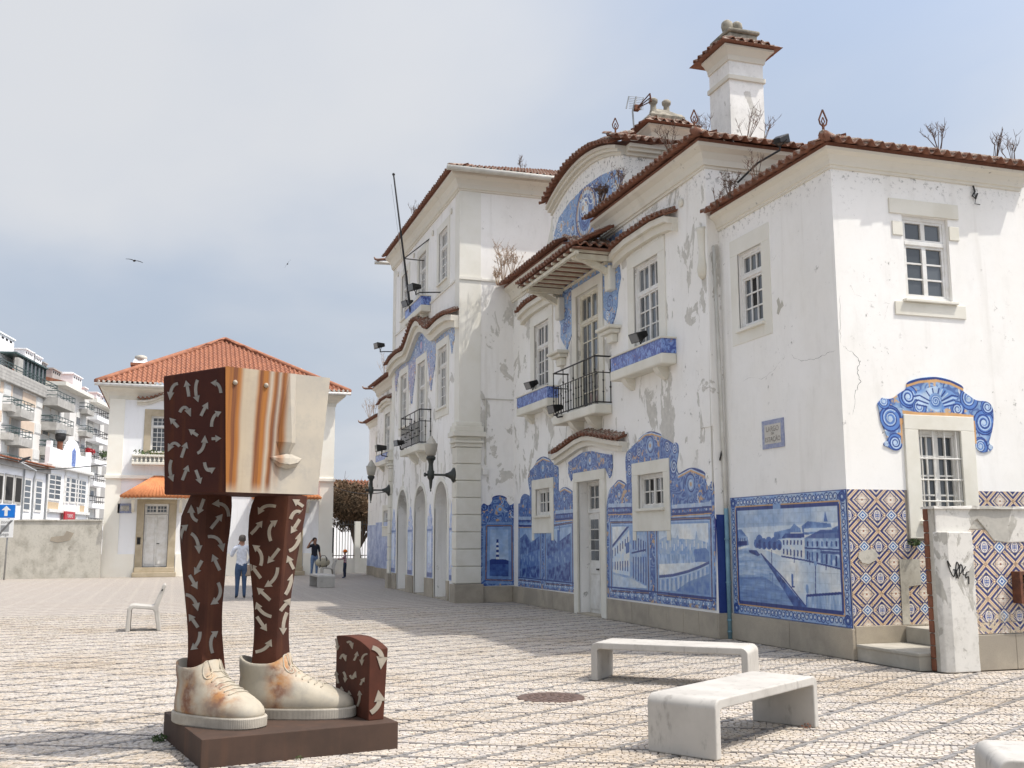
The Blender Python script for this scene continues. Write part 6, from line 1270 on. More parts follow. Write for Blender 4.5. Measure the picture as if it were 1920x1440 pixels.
def bones(shirt, sleeve, leg, shoe, skin):
    B = [('pelvis', 'waist', shirt), ('waist', 'chest', shirt), ('chest', 'neck0', shirt), ('neck0', 'neck', skin), ('neck', 'head0', skin), ('head0', 'head1', skin), ('head1', 'head2', skin)]
    for s in 'LR': B += [('neck0', 'sh'+s, shirt), ('sh'+s, 'el'+s, shirt), ('el'+s, 'wr'+s, sleeve), ('wr'+s, 'ha'+s, skin), ('ha'+s, 'fi'+s, skin), ('pelvis', 'hip'+s, leg), ('hip'+s, 'knee'+s, leg), ('knee'+s, 'ank'+s, leg), ('ank'+s, 'toe'+s, shoe)]
    return B
def hair(mm, H, low=.90): mm.loft([[(.052*H*a*math.cos(t_), (-.008+.060*a*math.sin(t_))*H, z*H) for t_ in [2*math.pi*i/14 for i in range(14)]] for a, z in ((.80, low), (1.0, .925), (1.08, .95), (1.02, .975), (.75, .998), (.2, 1.008))])
def faceparts(mm, H):
    mm.loft([[((dx)*H, (y+.0)*H, z*H) for dx in (-.008, .008)]+[(0, (y+.012)*H, z*H)] for y, z in ((.058, .935), (.066, .918), (.058, .912))])
    for s in (-1, 1): mm.sphere((s*.052*H, .005*H, .925*H), .014*H, 8, 5, (.5, .8, 1.2))
def fingers(base, d, H, n=4):
    def f(mm, _):
        b = Vector(base)*H; d_ = Vector(d).normalized(); sd = d_.cross(Vector((1, 0, 0))).normalized()
        for i in range(n): k = (i-1.5)*.0105*H; mm.tube([b+sd*k, b+sd*k+d_*.022*H, b+sd*k+d_*.04*H+Vector((0, .008*H, 0))], [.0058*H, .0055*H, .004*H], 6)
        mm.tube([b-sd*.018*H-d_*.02*H, b-sd*.032*H, b-sd*.034*H+d_*.018*H], [.006*H, .006*H, .004*H], 6)
    return f
down = lambda s: ((s*.135, -.01, .64, .028), (s*.145, .03, .50, .021), (s*.147, .045, .455, .019, .012), (s*.147, .055, .43, .014, .01))
# man from behind, hand at his chin, jacket hanging on the arm
person('man in white shirt and blue jeans seen from behind, jacket over arm', (1.83, 30.3, 0), R(0), 1.74,
    rig(((-.16, .02, .665, .03), (-.10, .11, .76, .022), (-.055, .10, .83, .019, .013), (-.04, .085, .86, .013)), ((.15, .0, .64, .03), (.11, .12, .56, .022), (.07, .15, .57, .019), (.04, .16, .57, .014)), .052),
    bones(0, 0, 1, 3, 2), ('shirt_white', 'jeans', 'skin', 'shoe_dark'), [('hair', 'hair_grey', hair), ('face', 'skin', faceparts), ('fingers', 'skin', fingers((-.04, .085, .86), (.2, -.3, 1), 1.74)),
    ('jacket', 'cloth_tan', lambda mm, H: mm.loft([[((.05+.075*w_*math.cos(t_)+.02)*H, (.02+.05*w_*math.sin(t_))*H, z*H) for t_ in [2*math.pi*i/12 for i in range(12)]] for w_, z in ((.7, .53), (1.0, .50), (1.1, .43), (1.15, .37), (1.0, .35))]))])
person('person in white trousers standing beside the man with the jacket', (2.32, 30.55, 0), R(20), 1.66, rig(down(-1), down(1), .05), bones(0, 0, 1, 3, 2), ('shirt_white', 'trousers_white', 'skin', 'shoe_dark'), [('hair', 'hair_dark', lambda mm, H: hair(mm, H, .84)), ('face', 'skin', faceparts)])
person('man in dark navy shirt and jeans holding a phone to his ear', (5.86, 46.3, 0), R(196), 1.70,
    rig(((-.135, .0, .645, .028), (-.15, .03, .51, .021), (-.152, .04, .465, .019, .012), (-.15, .05, .44, .014, .01)), ((.215, .03, .735, .027), (.15, .045, .865, .021), (.095, .035, .925, .019, .013), (.075, .03, .955, .013)), .055, 0, .02),
    bones(0, 2, 1, 3, 2), ('tee_navy', 'jeans_light', 'skin_tan', 'shoe_dark'), [('hair', 'hair_dark', lambda mm, H: hair(mm, H, .92)), ('face', 'skin_tan', faceparts), ('fingers', 'skin_tan', fingers((-.15, .05, .44), (0, .2, -1), 1.7)), ('phone', 'iron_black', lambda mm, H: mm.box(.066*H, .072*H, .0*H, .035*H, .90*H, .965*H))])
person('child in orange cap and plaid shirt holding the chair back', (6.98, 44.9, 0), R(75), 1.16,
    rig(((-.11, .09, .70, .03), (-.06, .20, .70, .024), (-.05, .25, .70, .021, .015), (-.05, .28, .69, .014)), ((.11, .08, .69, .03), (.07, .19, .68, .024), (.06, .24, .68, .021, .015), (.06, .27, .67, .014)), .06, 0, .015),
    bones(0, 0, 1, 3, 2), ('plaid_shirt', 'denim_dark', 'skin', 'jeans'), [('hair', 'hair_dark', lambda mm, H: hair(mm, H, .91)), ('face', 'skin', faceparts),
    ('cap', 'cap_orange', lambda mm, H: (mm.loft([[(.075*H*a*math.cos(t_), (.005+.082*a*math.sin(t_))*H, z*H) for t_ in [2*math.pi*i/14 for i in range(14)]] for a, z in ((.95, .945), (1.0, .965), (.9, 1.0), (.6, 1.03), (.1, 1.042))]), mm.loft([[(x_*H, y_*H, .947*H+dz*H) for x_, y_ in ((-.05, .07), (-.04, .12), (0, .14), (.04, .12), (.05, .07))] for dz in (0, .008)])))])
# ------------------------------------------------------------------ walls, gate, steps by the end block
pw = thing('parapet_wall', 'crumbling low wall with patterned tiles, flaking white stucco and bare brick end', 'wall', (9.5, 10.85, 0))
PP = FY(10.75)
MB().box(8.92, 13.5, 10.752, 10.92, 0, 1.965).build('core', 'plaster_grey', pw); gd2 = MB().fbox(PP, 9.38, 13.5, .43, 1.72, -.004, .001).build('tile_bed', 'tile_grout', pw)
for i in range(13): z = i*.152; MB().box(8.90-random.uniform(0, .006), 8.935, 10.845+random.uniform(0, .006), 10.925, z+.003, z+.147).build('brick', 'brick_red', pw, bevel=.012)
stc = [(8.93, 1.52), (9.42, 1.54), (9.40, 1.66), (9.44, 1.72), (9.50, 1.80), (9.56, 1.84), (9.60, 1.80), (9.66, 1.74), (9.74, 1.64), (9.80, 1.57), (10.0, 1.545), (10.3, 1.555), (10.8, 1.53), (11.4, 1.56), (12.2, 1.54), (13.5, 1.55), (13.5, 1.97), (8.93, 1.97)]
MB().fprism(PP, stc, -.02, -.0).build('stucco', 'plaster_flaking', pw, bevel=.012)
cpg = MB().loft([[(x_, 10.70+random.uniform(-.008, .008), 1.965), (x_, 10.95, 1.965), (x_, 10.95, 2.0+random.uniform(-.012, .008)), (x_, 10.705, 2.0+random.uniform(-.012, .008))] for x_ in np.linspace(8.9, 13.5, 34)]).build('coping', 'plaster_flaking', pw)
plr = MB().loft([[(8.905, 10.77, z), (8.93+random.uniform(-.006, .006), 10.70, z), (9.03, 10.655, z), (9.40+random.uniform(-.008, .012), 10.655, z), (9.41, 10.76, z)] for z in (0, .2, .42, .7, 1.0, 1.3, 1.5, 1.68)]).build('pilaster', 'plaster_flaking', pw, bevel=.01)
tile_grid(PP, XR+CELL, XR+CELL*6, .433, .433+CELLZ*3, CELL/3, 'azulejo_dado', 'dado_tile', gd2, lambda x, y, a, b: x > 9.42, d=-.006, sizeb=CELLZ/3)
for a, b in ((9.42, 10.02), (10.024, 10.75), (10.754, 11.6)): MB().fbox(PP, a, b, 0, .425, -.03, .0).build('plinth_slab', 'granite', pw, bevel=.006)
# graffiti scrawl
gz = zx(1700, 930, 4.236); f = MB()
for s in ([(350, 560), (322, 512), (345, 590), (375, 640), (385, 590), (370, 585)], [(395, 655), (392, 560), (400, 525), (415, 560), (398, 600), (410, 655)], [(420, 640), (425, 545), (445, 570), (430, 620)], [(470, 560), (450, 590), (452, 625), (480, 620)], [(495, 600), (475, 610), (470, 650), (492, 640), (495, 700)]):
    q = [onY(*gz(*p), 10.650) for p in s]; c_ = []
    for i in range(len(q)-1):
        for k in range(4):
            p0, p1, p2, p3 = q[max(i-1, 0)], q[i], q[i+1], q[min(i+2, len(q)-1)]; t_ = k/4; c_.append(.5*((2*p1)+(p2-p0)*t_+(2*p0-5*p1+4*p2-p3)*t_*t_+(3*p1-p0-3*p2+p3)*t_**3))
    f.tube(c_+[q[-1]], .007, 5)
f.build('graffiti', 'iron_black', pw)
bx = thing('meter_box', 'small rusty metal meter box mounted on the patterned tile wall', 'meter box', (10.3, 10.7, .8)); MB().box(10.04, 10.52, 10.60, 10.742, .80, .84).box(10.04, 10.52, 10.60, 10.742, 1.15, 1.19).box(10.04, 10.08, 10.60, 10.742, .84, 1.15).box(10.48, 10.52, 10.60, 10.742, .84, 1.15).build('frame', 'rust_iron', bx); MB().box(10.12, 10.5, 10.585, 10.60, .83, 1.15).build('door', 'gutter_metal', bx, bevel=.005)
for z in (.88, 1.02): MB().box(10.08, 10.13, 10.60, 10.62, z, z+.02).build('hinge', 'rust_iron', bx)
sp = thing('stone_steps', 'low stone steps against the patterned tile wall beside the brick wall end', 'steps', (9.0, 11.5, 0))
MB().box(8.735, 12, 10.93, 12.155, 0, .165).build('riser', 'step_stone', sp); MB().box(8.72, 12, 10.925, 12.156, .166, .21).build('tread', 'step_stone', sp, bevel=.01); MB().box(9.52, 12, 11.2, 12.156, .211, .42).build('upper_step', 'step_stone', sp, bevel=.01)
pl_ = thing('street_name_plaque', 'tile street name plaque reading LARGO DA ESTAÇÃO on the white wall', 'sign', (XR-.02, 13.96, 2.98))
basic('plaque_border', hexc('7d86a8'), hexc('9aa0b4'), 14, .4, .05); MB().fbox(PR, 13.66, 14.27, 2.98, 3.42, -.018, -.001).build('border', 'plaque_border', pl_); basic('plaque_cream', (.53, .51, .465), (.46, .445, .40), 5, .4, .05); MB().fbox(PR, 13.735, 14.195, 3.05, 3.35, -.021, -.0185).build('field', 'plaque_cream', pl_)
def text(body, size, loc, rot, mat, parent, name='lettering', ext=.001, sx=1):
    cu = bpy.data.curves.new(name, 'FONT'); cu.body = body; cu.size = size; cu.align_x = 'CENTER'; cu.align_y = 'CENTER'; cu.extrude = ext; o = bpy.data.objects.new(name, cu); C.objects.link(o)
    dg = bpy.context.evaluated_depsgraph_get(); dg.update(); me = bpy.data.meshes.new_from_object(o.evaluated_get(dg)); bpy.data.objects.remove(o); me.name = name; me.materials.clear(); me.materials.append(M[mat]); o = bpy.data.objects.new(name, me); link(o, parent); o.rotation_euler = rot; o.location = Vector(loc)-off(parent); o.scale = (sx, 1, 1); return o
for s_, sz, z in (('LARGO', .115, 3.275), ('DA', .06, 3.205), ('ESTAÇÃO', .105, 3.115)): text(s_, sz, (XR-.0225, 13.965, z), (R(90), 0, R(-90)), 'crack_grey', pl_, sx=.95)
# ------------------------------------------------------------------ house across the square
HS = thing('corner_house', 'cream and white two-storey house with orange hipped tile roof behind the sculpture', 'house', (2, YL, 0)); PH = FY(YL); HX0, HX1 = -2.95, 7.07
zh = zx(0, 600, 2.769); tl_ = toY(YL); hp = lambda x, y: tl_(*zh(x, y))
dx0, dz1 = hp(752, 955); dx1, _ = hp(880, 955); wx0, wz1 = hp(788, 498); ww = 1.35; wz0 = hp(800, 690)[1]
mir = lambda x: HX0+HX1-x
wall(PH, HX0, HX1, 0, 8.3, [(dx0, dx1, .42, dz1, .2), (wx0, wx0+ww, wz0, wz1, .15), (mir(dx1), mir(dx0), .42, dz1, .2), (mir(wx0+ww), mir(wx0), wz0, wz1, .15)]).build('wall', 'plaster_house', HS)
MB().box(HX0, HX1, YL+.3, 60, 0, 8.3).build('wall', 'plaster_house', HS)
for a, b in ((HX0-.03, HX0+.62), (HX1-.62, HX1+.03)): MB().fbox(PH, a, b, 1.0, 8.05, -.05, .02).build('corner_pilaster', 'house_cream', HS)
MB().fbox(PH, HX0-.05, dx0-.35, 0, 1.0, -.08, .02).fbox(PH, dx1+.35, mir(dx1)-.35, 0, 1.0, -.08, .02).fbox(PH, mir(dx0)+.35, HX1+.05, 0, 1.0, -.08, .02).build('base_course', 'house_cream', HS)
MB().fbox(PH, HX0-.1, HX1+.1, 4.32, 4.5, -.14, .02).build('string_course', 'house_cream', HS, bevel=.03)
sweep([(HX0, 60), (HX0, YL), (HX1, YL), (HX1, 60)], [(0, 7.9), (.06, 7.9), (.08, 8.05), (.2, 8.2), (.45, 8.35), (.47, 8.45), (0, 8.45)]).build('cornice', 'cream_stone', HS)
ez = 8.5; o_ = .62
ap = onY(422, 640, 54.7); sl = math.atan2(ap.z-ez, 54.7-YL+o_)
roof_sheet((HX0-o_, YL-o_, ez), (HX1+o_, YL-o_, ez), (0, -1, 0), sl, (54.7-YL+o_)/math.cos(sl), math.cos(sl)*.98, math.cos(sl)*.98, HS, start=0, wave=.21, amp=.05, mat='roof_tile_bright', step=.36)
sl2 = math.atan2(ap.z-ez, (HX1-HX0)/2+o_)
roof_sheet((HX1+o_, YL-o_, ez), (HX1+o_, 60.3, ez), (1, 0, 0), sl2, ((HX1-HX0)/2+o_)/math.cos(sl2), math.cos(sl2)*.95, math.cos(sl2)*.95, HS, start=0, wave=.21, amp=.05, mat='roof_tile_bright', step=.36)
roof_sheet((HX0-o_, 60.3, ez), (HX0-o_, YL-o_, ez), (-1, 0, 0), sl2, ((HX1-HX0)/2+o_)/math.cos(sl2), math.cos(sl2)*.95, math.cos(sl2)*.95, HS, start=0, wave=.21, amp=.05, mat='roof_tile_bright', step=.36)
for q in ((HX0-o_, YL-o_), (HX1+o_, YL-o_)): MB().tube([Vector((q[0], q[1], ez+.08))*(1-k/9)+Vector((ap.x, 54.7, ap.z+.1))*(k/9) for k in range(10)], .13, 8).build('hip_ridge', 'roof_tile_bright', HS, smooth=True)
MB().box(HX0-.5, HX1+.5, YL-.5, 60, 8.452, 8.47).build('soffit', 'cream_wash', HS); lip = MB()
for i in range(52): x = HX0-o_+(HX1-HX0+2*o_)*(i+.5)/52; lip.lathe((x, YL-o_-.01, ez+.09), [(.062, 0), (.062, .06), (.045, .065)], 8, (0, -1, 0))
lo = lip.build('eave_mortar', 'lime_lip', HS); lo['kind'] = 'stuff'; MB().tube([(HX0-o_-.05, YL-o_-.02, ez-.03), (HX1+o_+.05, YL-o_-.02, ez-.03)], .07, 8).build('gutter', 'white_paint', HS, smooth=True)
for f_ in (lambda x: x, mir):
    a, b = sorted((f_(dx0), f_(dx1))); surround(PH, a-.32, b+.32, .42, dz1+.2, a, b, .42, dz1, HS, 'house_granite', .06, 'door_surround', sill=False); tz = .42+(dz1-.42)*.83
    door(PH, a+.02, b-.02, .42, dz1, .2, tz, HS, 'white_paint', glass=False); window(PH, a+.02, b-.02, tz+.02, dz1, .2, HS, cols=3, rows=2, top=0, name='transom_window')
    MB().fbox(PH, a-.4, b+.4, 0, .2, -.55, .2).build('step', 'house_granite', HS, bevel=.02); MB().fbox(PH, a-.33, b+.33, .201, .42, -.25, .2).build('step', 'house_granite', HS, bevel=.02)
    a, b = sorted((f_(wx0), f_(wx0+ww))); surround(PH, a-.3, b+.3, wz0, wz1+.3, a, b, wz0, wz1, HS, 'house_granite', .05); window(PH, a, b, wz0, wz1, .14, HS, cols=3, rows=5, top=.27, toprows=2)
    bz0, bz1 = hp(760, 755)[1], hp(760, 702)[1]; bo = MB().fbox(PH, a-.75, b+.75, bz0, bz0+.12, -.45, 0).fbox(PH, a-.75, b+.75, bz1-.1, bz1, -.45, 0).build('flower_balcony', 'cream_stone', HS, bevel=.02)
    for i in range(16): x = a-.7+(b-a+1.4)*i/15; MB().lathe(PH(x, bz0+.12, -.38), [(.03, 0), (.055, .08), (.03, (bz1-bz0-.22)*.6), (.04, bz1-bz0-.22)], 8).build('baluster', 'cream_stone', bo)
    lf = MB(); 
    for i in range(150): x = random.uniform(a-.7, b+.7); z = bz1+random.uniform(-.02, .2); y = YL-random.uniform(.1, .45); s_ = .06; d = Vector((random.uniform(-1, 1), random.uniform(-1, 1), random.uniform(-1, 1)))*s_; e2 = Vector((random.uniform(-1, 1), random.uniform(-1, 1), random.uniform(-1, 1)))*s_; p = Vector((x, y, z)); lf.add([p-d, p+e2, p+d, p-e2], [(0, 1, 2, 3)])
    lq = lf.build('flowers', 'leaf_green', bo); c0 = (a+b)/2; hw = (b-a)/2+.65
    pr_ = [(c0-hw+2*hw*i/16, wz1+.62+.38*math.exp(-((i-8)/3.6)**2)+.06*abs(i-8)/8) for i in range(17)]; hood(PH, pr_, .3, .2, HS, .35, 1, (0, -1, 0), False)
    cx0, cz0 = hp(632, 925); w_ = hp(632, 925)[0]; c0 = (f_(dx0)+f_(dx1))/2; hw = abs((dx0+dx1)/2-w_); cpn = MB()
    V = [(c0-hw, YL-1.1, cz0), (c0+hw, YL-1.1, cz0), (c0+hw, YL, cz0), (c0-hw, YL, cz0), (c0-hw*.1, YL-.15, cz0+.95), (c0+hw*.1, YL-.15, cz0+.95)]
    cv = MB().add([V[0], V[1], V[2], V[3]], [(0, 1, 2, 3)]).box(c0-hw, c0+hw, YL-1.1, YL-1.0, cz0-.07, cz0-.01).build('door_canopy', 'cream_timber', HS)
    n = 19
    for side_ in (0, 1, 2):
        for i in range(n):
            k = (i+.5)/n
            if side_ == 0: p = Vector(V[0]).lerp(Vector(V[1]), k); q = Vector(V[4]).lerp(Vector(V[5]), k)
            elif side_ == 1: p = Vector(V[0]).lerp(Vector(V[3]), k); q = Vector(V[4]).lerp(Vector((c0-hw*.1, YL, cz0+.95)), k)
            else: p = Vector(V[1]).lerp(Vector(V[2]), k); q = Vector(V[5]).lerp(Vector((c0+hw*.1, YL, cz0+.95)), k)
            cpn.tube([p+Vector((0, 0, .03)), q+Vector((0, 0, .03))], [.12 if side_ == 0 else .07, .05], 6)
    cpn.add([V[0], V[1], V[5], V[4]], [(0, 1, 2, 3)]).add([V[0], V[4], (c0-hw*.1, YL, cz0+.95), V[3]], [(0, 1, 2, 3)]).add([V[1], V[5], (c0+hw*.1, YL, cz0+.95), V[2]], [(0, 1, 2, 3)]); cpn.build('canopy_tiles', 'roof_tile_orange', cv, smooth=True)
    for sg in (-1, 1): MB().loft([[PH(c0+sg*(hw-.5)+dx, cz0-.1, dd) for dx, dd in ((-.06, -.9), (.06, -.9), (.06, -.75), (-.06, -.75))], [PH(c0+sg*(hw-.5)+dx, cz0-.62, dd) for dx, dd in ((-.06, -.2), (.06, -.2), (.06, -.0), (-.06, -.0))]]).build('bracket', 'cream_stone', cv)
def pot_chimney(u0, u1, vt, vb, y):
    a, b = onY(u0, vb, y), onY(u1, vt, y); x0, x1 = a.x, b.x; zt = b.z; c0 = (x0+x1)/2; w_ = (x1-x0)/2
    o = MB().box(c0-w_*.62, c0+w_*.62, y, y+1.0, a.z-1.2, zt-.62).build('chimney', 'plaster_house', HS); MB().box(c0-w_, c0+w_, y-.25, y+1.25, zt-.62, zt-.5).build('cap_roof', 'roof_tile_bright', o); MB().loft([[(c0+sx*w_*k_, y+.5+sy*.6*k_, z_) for sx, sy in ((-1, -1), (1, -1), (1, 1), (-1, 1))] for k_, z_ in ((.85, zt-.5), (.62, zt-.26))]).build('cap', 'plaster_house', o)
    MB().loft([[(c0+w_*.66*math.cos(t_), y+.5+.5*math.sin(t_), z) for t_ in [2*math.pi*i/12 for i in range(12)]] for z, in ((zt-.28,), (zt-.1,))]).sphere((c0, y+.5, zt-.12), w_*.68, 12, 6, (1, 1, .35)).build('cowl', 'plaster_grey', o, smooth=True)
pot_chimney(244, 282, 663, 700, 51.5); pot_chimney(546, 574, 686, 702, 51.5)
hpq = thing('house_plaque', 'blue bordered tile name plaque beside the house door', 'sign', (hp(612, 980)[0]+.4, YL-.05, 3)); (a, z1), (b, z0) = hp(612, 953), hp(684, 1003); MB().fbox(PH, a, b, z0, z1, -.05, 0).build('border', 'plaque_border', hpq); MB().fbox(PH, a+.12, b-.12, z0+.1, z1-.1, -.054, -.0505).build('field', 'plaque_cream', hpq)
[text(w_, .11, ((a+b)/2, YL-.057, (z0+z1)/2+dz), (R(90), 0, 0), 'crack_grey', hpq) for w_, dz in (('LARGO', .09), ('DA', 0), ('ESTAÇÃO', -.09))]
ib = thing('intercom', 'small dark intercom panel beside the house door', 'intercom', (hp(720, 1147)[0], YL, 1.3)); q = hp(720, 1147); MB().fbox(PH, q[0]-.1, q[0]+.1, q[1]-.18, q[1]+.18, -.06, 0).build('case', 'grey_metal', ib, bevel=.02); MB().fbox(PH, q[0]-.06, q[0]+.06, q[1]-.12, q[1]+.12, -.066, -.061).build('panel', 'iron_black', ib)
flush_tiles(HS, 'roof_tile_bright')
# ------------------------------------------------------------------ grey street wall, sign
gw = thing('grey_street_wall', 'stained grey rendered wall running up to the cream house', 'wall', (-8, 49.3, 0)); 
MB().loft([[(x, 49.15, 0), (x, 49.45, 0), (x, 49.45, 2.46+random.uniform(-.02, .02)), (x, 49.15, 2.46+random.uniform(-.02, .02))] for x in np.linspace(-13, HX0-.04, 24)]).build('render', 'plaster_grey', gw)
MB().loft([[(x, 49.10, 2.44), (x, 49.5, 2.44), (x, 49.5, 2.50+random.uniform(-.02, .02)), (x, 49.10, 2.50+random.uniform(-.02, .02))] for x in np.linspace(-13, HX0-.04, 24)]).build('coping', 'plaster_grey', gw)
q = onY(115, 1005, 49.14); MB().fprism(FY(49.15), [(q.x-.45, q.z-.2), (q.x-.1, q.z-.28), (q.x+.35, q.z-.18), (q.x+.5, q.z+.12), (q.x+.2, q.z+.22), (q.x+.1, q.z+.02), (q.x-.2, q.z-.02), (q.x-.4, q.z-.05)], -.012, .0).build('bare_patch', 'granite', gw)
basic('sign_blue', (.0, .16, .58), (.0, .14, .52), 5, .35, 0); basic('sign_white', (.72, .73, .72), (.66, .67, .66), 5, .4, 0); basic('sign_grey', (.16, .16, .16), None, 5, .5, 0); basic('sign_red', (.45, .012, .02), (.38, .01, .02), 5, .4, 0)
sg_ = thing('traffic_sign', 'blue one-way arrow sign above a grey zona paga plate on a post', 'traffic sign', (-6.55, 48.0, 0)); ys = 48.0; sx0 = onY(-22, 945, ys).x; sx1 = onY(27, 945, ys).x; zt_ = onY(20, 945, ys).z; zm_ = onY(20, 973, ys).z; zb_ = onY(20, 1008, ys).z; sc0 = (sx0+sx1)/2; PG = FY(ys)
sx1 += .08; sc0 = sx1-.37; sx0 = sx1-.74
MB().tube([(sc0+.08, ys+.05, 0), (sc0+.12, ys+.05, zt_)], .035, 10).build('post', 'grey_metal', sg_, smooth=True); MB().fbox(PG, sx0, sx1, zm_+.02, zt_, -.02, .01).build('arrow_plate', 'sign_white', sg_, bevel=.01); MB().fbox(PG, sx0+.03, sx1-.03, zm_+.05, zt_-.03, -.024, -.0205).build('blue_field', 'sign_blue', sg_)
h_ = zt_-zm_; MB().fprism(PG, [(sc0-.06, zm_+.12), (sc0+.06, zm_+.12), (sc0+.06, zm_+h_*.58), (sc0+.18, zm_+h_*.58), (sc0, zm_+h_*.88), (sc0-.18, zm_+h_*.58), (sc0-.06, zm_+h_*.58)], -.028, -.0245).build('arrow', 'sign_white', sg_)
MB().fbox(PG, sx0, sx1-.05, zb_, zm_, -.02, .01).build('zone_plate', 'sign_white', sg_, bevel=.01); MB().fprism(PG, [(sx0+.08, zb_+.1), (sx0+.18, zb_+.1), (sx1-.08, zm_-.06), (sx1-.18, zm_-.06)], -.026, -.0205).build('bar', 'sign_grey', sg_); MB().fbox(PG, sx0+.2, sx1-.22, zb_+.24, zm_-.26, -.024, -.0205).build('tint', 'grey_metal', sg_)
text('zona', .18, (sc0, ys-.027, zm_-.13), (R(90), 0, 0), 'sign_grey', sg_); text('paga', .18, (sc0, ys-.027, zb_+.14), (R(90), 0, 0), 'sign_grey', sg_)
# ------------------------------------------------------------------ low wall, railing and tree in the gap
fe = thing('iron_fence', 'dark iron bar fence on a low cream wall beside the station end', 'fence', (8, 51.5, 0)); MB().box(7.1, 11, 51.4, 51.65, 0, .72).build('low_wall', 'cream_wash', fe); MB().box(8.45, 8.72, 51.35, 51.7, 0, 2.5).build('gate_post', 'cream_wash', fe)
for i in range(26): MB().tube([(7.15+i*.14, 51.5, .72), (7.15+i*.14, 51.5, 2.55)], .016, 5).build('bar', 'iron_black', fe)
MB().tube([(7.1, 51.5, .85), (10.8, 51.5, .85)], .02, 5).tube([(7.1, 51.5, 2.35), (10.8, 51.5, 2.35)], .02, 5).build('rail', 'iron_black', fe); MB().box(7.08, 7.4, 51.3, 51.38, .75, 2.2).build('notice_board', 'iron_black', fe)
fw_ = thing('pale_yard_wall', 'pale sunlit wall behind the fence and tree', 'wall', (9, 60, 0)); MB().box(5, 16, 60, 60.3, 0, 3.1).build('render', 'plaster_house', fw_); MB().box(4.95, 16.05, 59.95, 60.35, 3.1, 3.2).build('coping', 'cream_stone', fw_)
def leaf_cloud(centers, n, size, flat=.6, sd=3):
    g = np.random.default_rng(sd); V = []; idx = g.integers(0, len(centers), n); cc = np.array(centers)[idx]; d = g.normal(size=(n, 3)); d /= np.linalg.norm(d, axis=1)[:, None]; p = cc[:, :3]+d*cc[:, 3:4]*g.uniform(.35, 1.0, n)[:, None]**.5*np.array([1, 1, flat])
    a = g.normal(size=(n, 3)); a /= np.linalg.norm(a, axis=1)[:, None]; b = np.cross(a, g.normal(size=(n, 3))); b /= np.linalg.norm(b, axis=1)[:, None]; s = size*g.uniform(.5, 1.3, n)[:, None]
    V = np.stack([p-a*s, p+b*s*.45, p+a*s, p-b*s*.45], 1).reshape(-1, 3); return V, np.arange(4*n).reshape(-1, 4)
t = NT('leaf_brown'); t.col(t.mix(t.ramp(t.noise(1.6, 4, .6), .35, .65), (.155, .095, .05), (.08, .055, .03))); t.set(Roughness=.85)
def tree(name, label, x, y, h, r, lf, nl, leaf='leaf_brown', base=1.7):
    e = thing(name, label, 'tree', (x, y, 0)); g = np.random.default_rng(12); m = MB(); cs = []; m.tube([(x, y, 0), (x+.05, y, .5), (x+.02, y, 1.0), (x, y, base*.75)], [.28, .2, .17, .15], 8)
    for i in range(11):
        a = 2*math.pi*i/11+g.uniform(-.2, .2); rr = r*g.uniform(.35, .95); zz = h*g.uniform(.55, .92); p = [(x, y, base*.6), (x+rr*.35*math.cos(a), y+rr*.35*math.sin(a), base+(zz-base)*.35), (x+rr*.8*math.cos(a), y+rr*.8*math.sin(a), zz-.3)]; m.tube(p, [.11, .07, .02], 6); cs.append((x+rr*math.cos(a)*.85, y+rr*math.sin(a)*.85, zz, r*.42)); cs.append((x+rr*.55*math.cos(a), y+rr*.55*math.sin(a), base+(zz-base)*.55+.3, r*.36))
    cs += [(x, y, h*.8, r*.5), (x+.4, y, h*.62, r*.5), (x-.5, y, h*.6, r*.45)]
    m.build('trunk', 'sky_bark', e, smooth=True); V, F = leaf_cloud(cs, nl, lf, .8); rawmesh('crown', V, F, leaf, e); tw = MB()
    for i in range(40): c0 = cs[g.integers(0, len(cs))]; d = Vector(g.normal(size=3)); d.z = abs(d.z)+.5; d.normalize(); p = Vector(c0[:3]); tw.tube([p, p+d*c0[3]*1.1, p+d*c0[3]*1.45+Vector((.08, .02, .05))], [.02, .01, .004], 4)
    tw.build('twigs', 'twig', e); return e
tree('garden_tree', 'small brown leaved tree with branching trunk behind the iron fence', 9.0, 54.0, 4.5, 2.0, .075, 34000, base=1.8)
bh = thing('tile_roofed_outhouse', 'low building with orange tiled roof peeking beside the brown tree', 'building', (9, 66, 0)); MB().box(5, 13, 66, 74, 0, 3.7).build('wall', 'plaster_house', bh); MB().add([(4.6, 65.6, 3.7), (13.4, 65.6, 3.7), (13.4, 70, 5.4), (4.6, 70, 5.4)], [(0, 1, 2, 3)]).build('eave', 'roof_tile_bright', bh); roof_sheet((4.6, 65.5, 3.75), (13.4, 65.5, 3.75), (0, -1, 0), (.37), 4.7, 0, 0, bh, start=0, wave=.24, amp=.05, mat='roof_tile_bright')
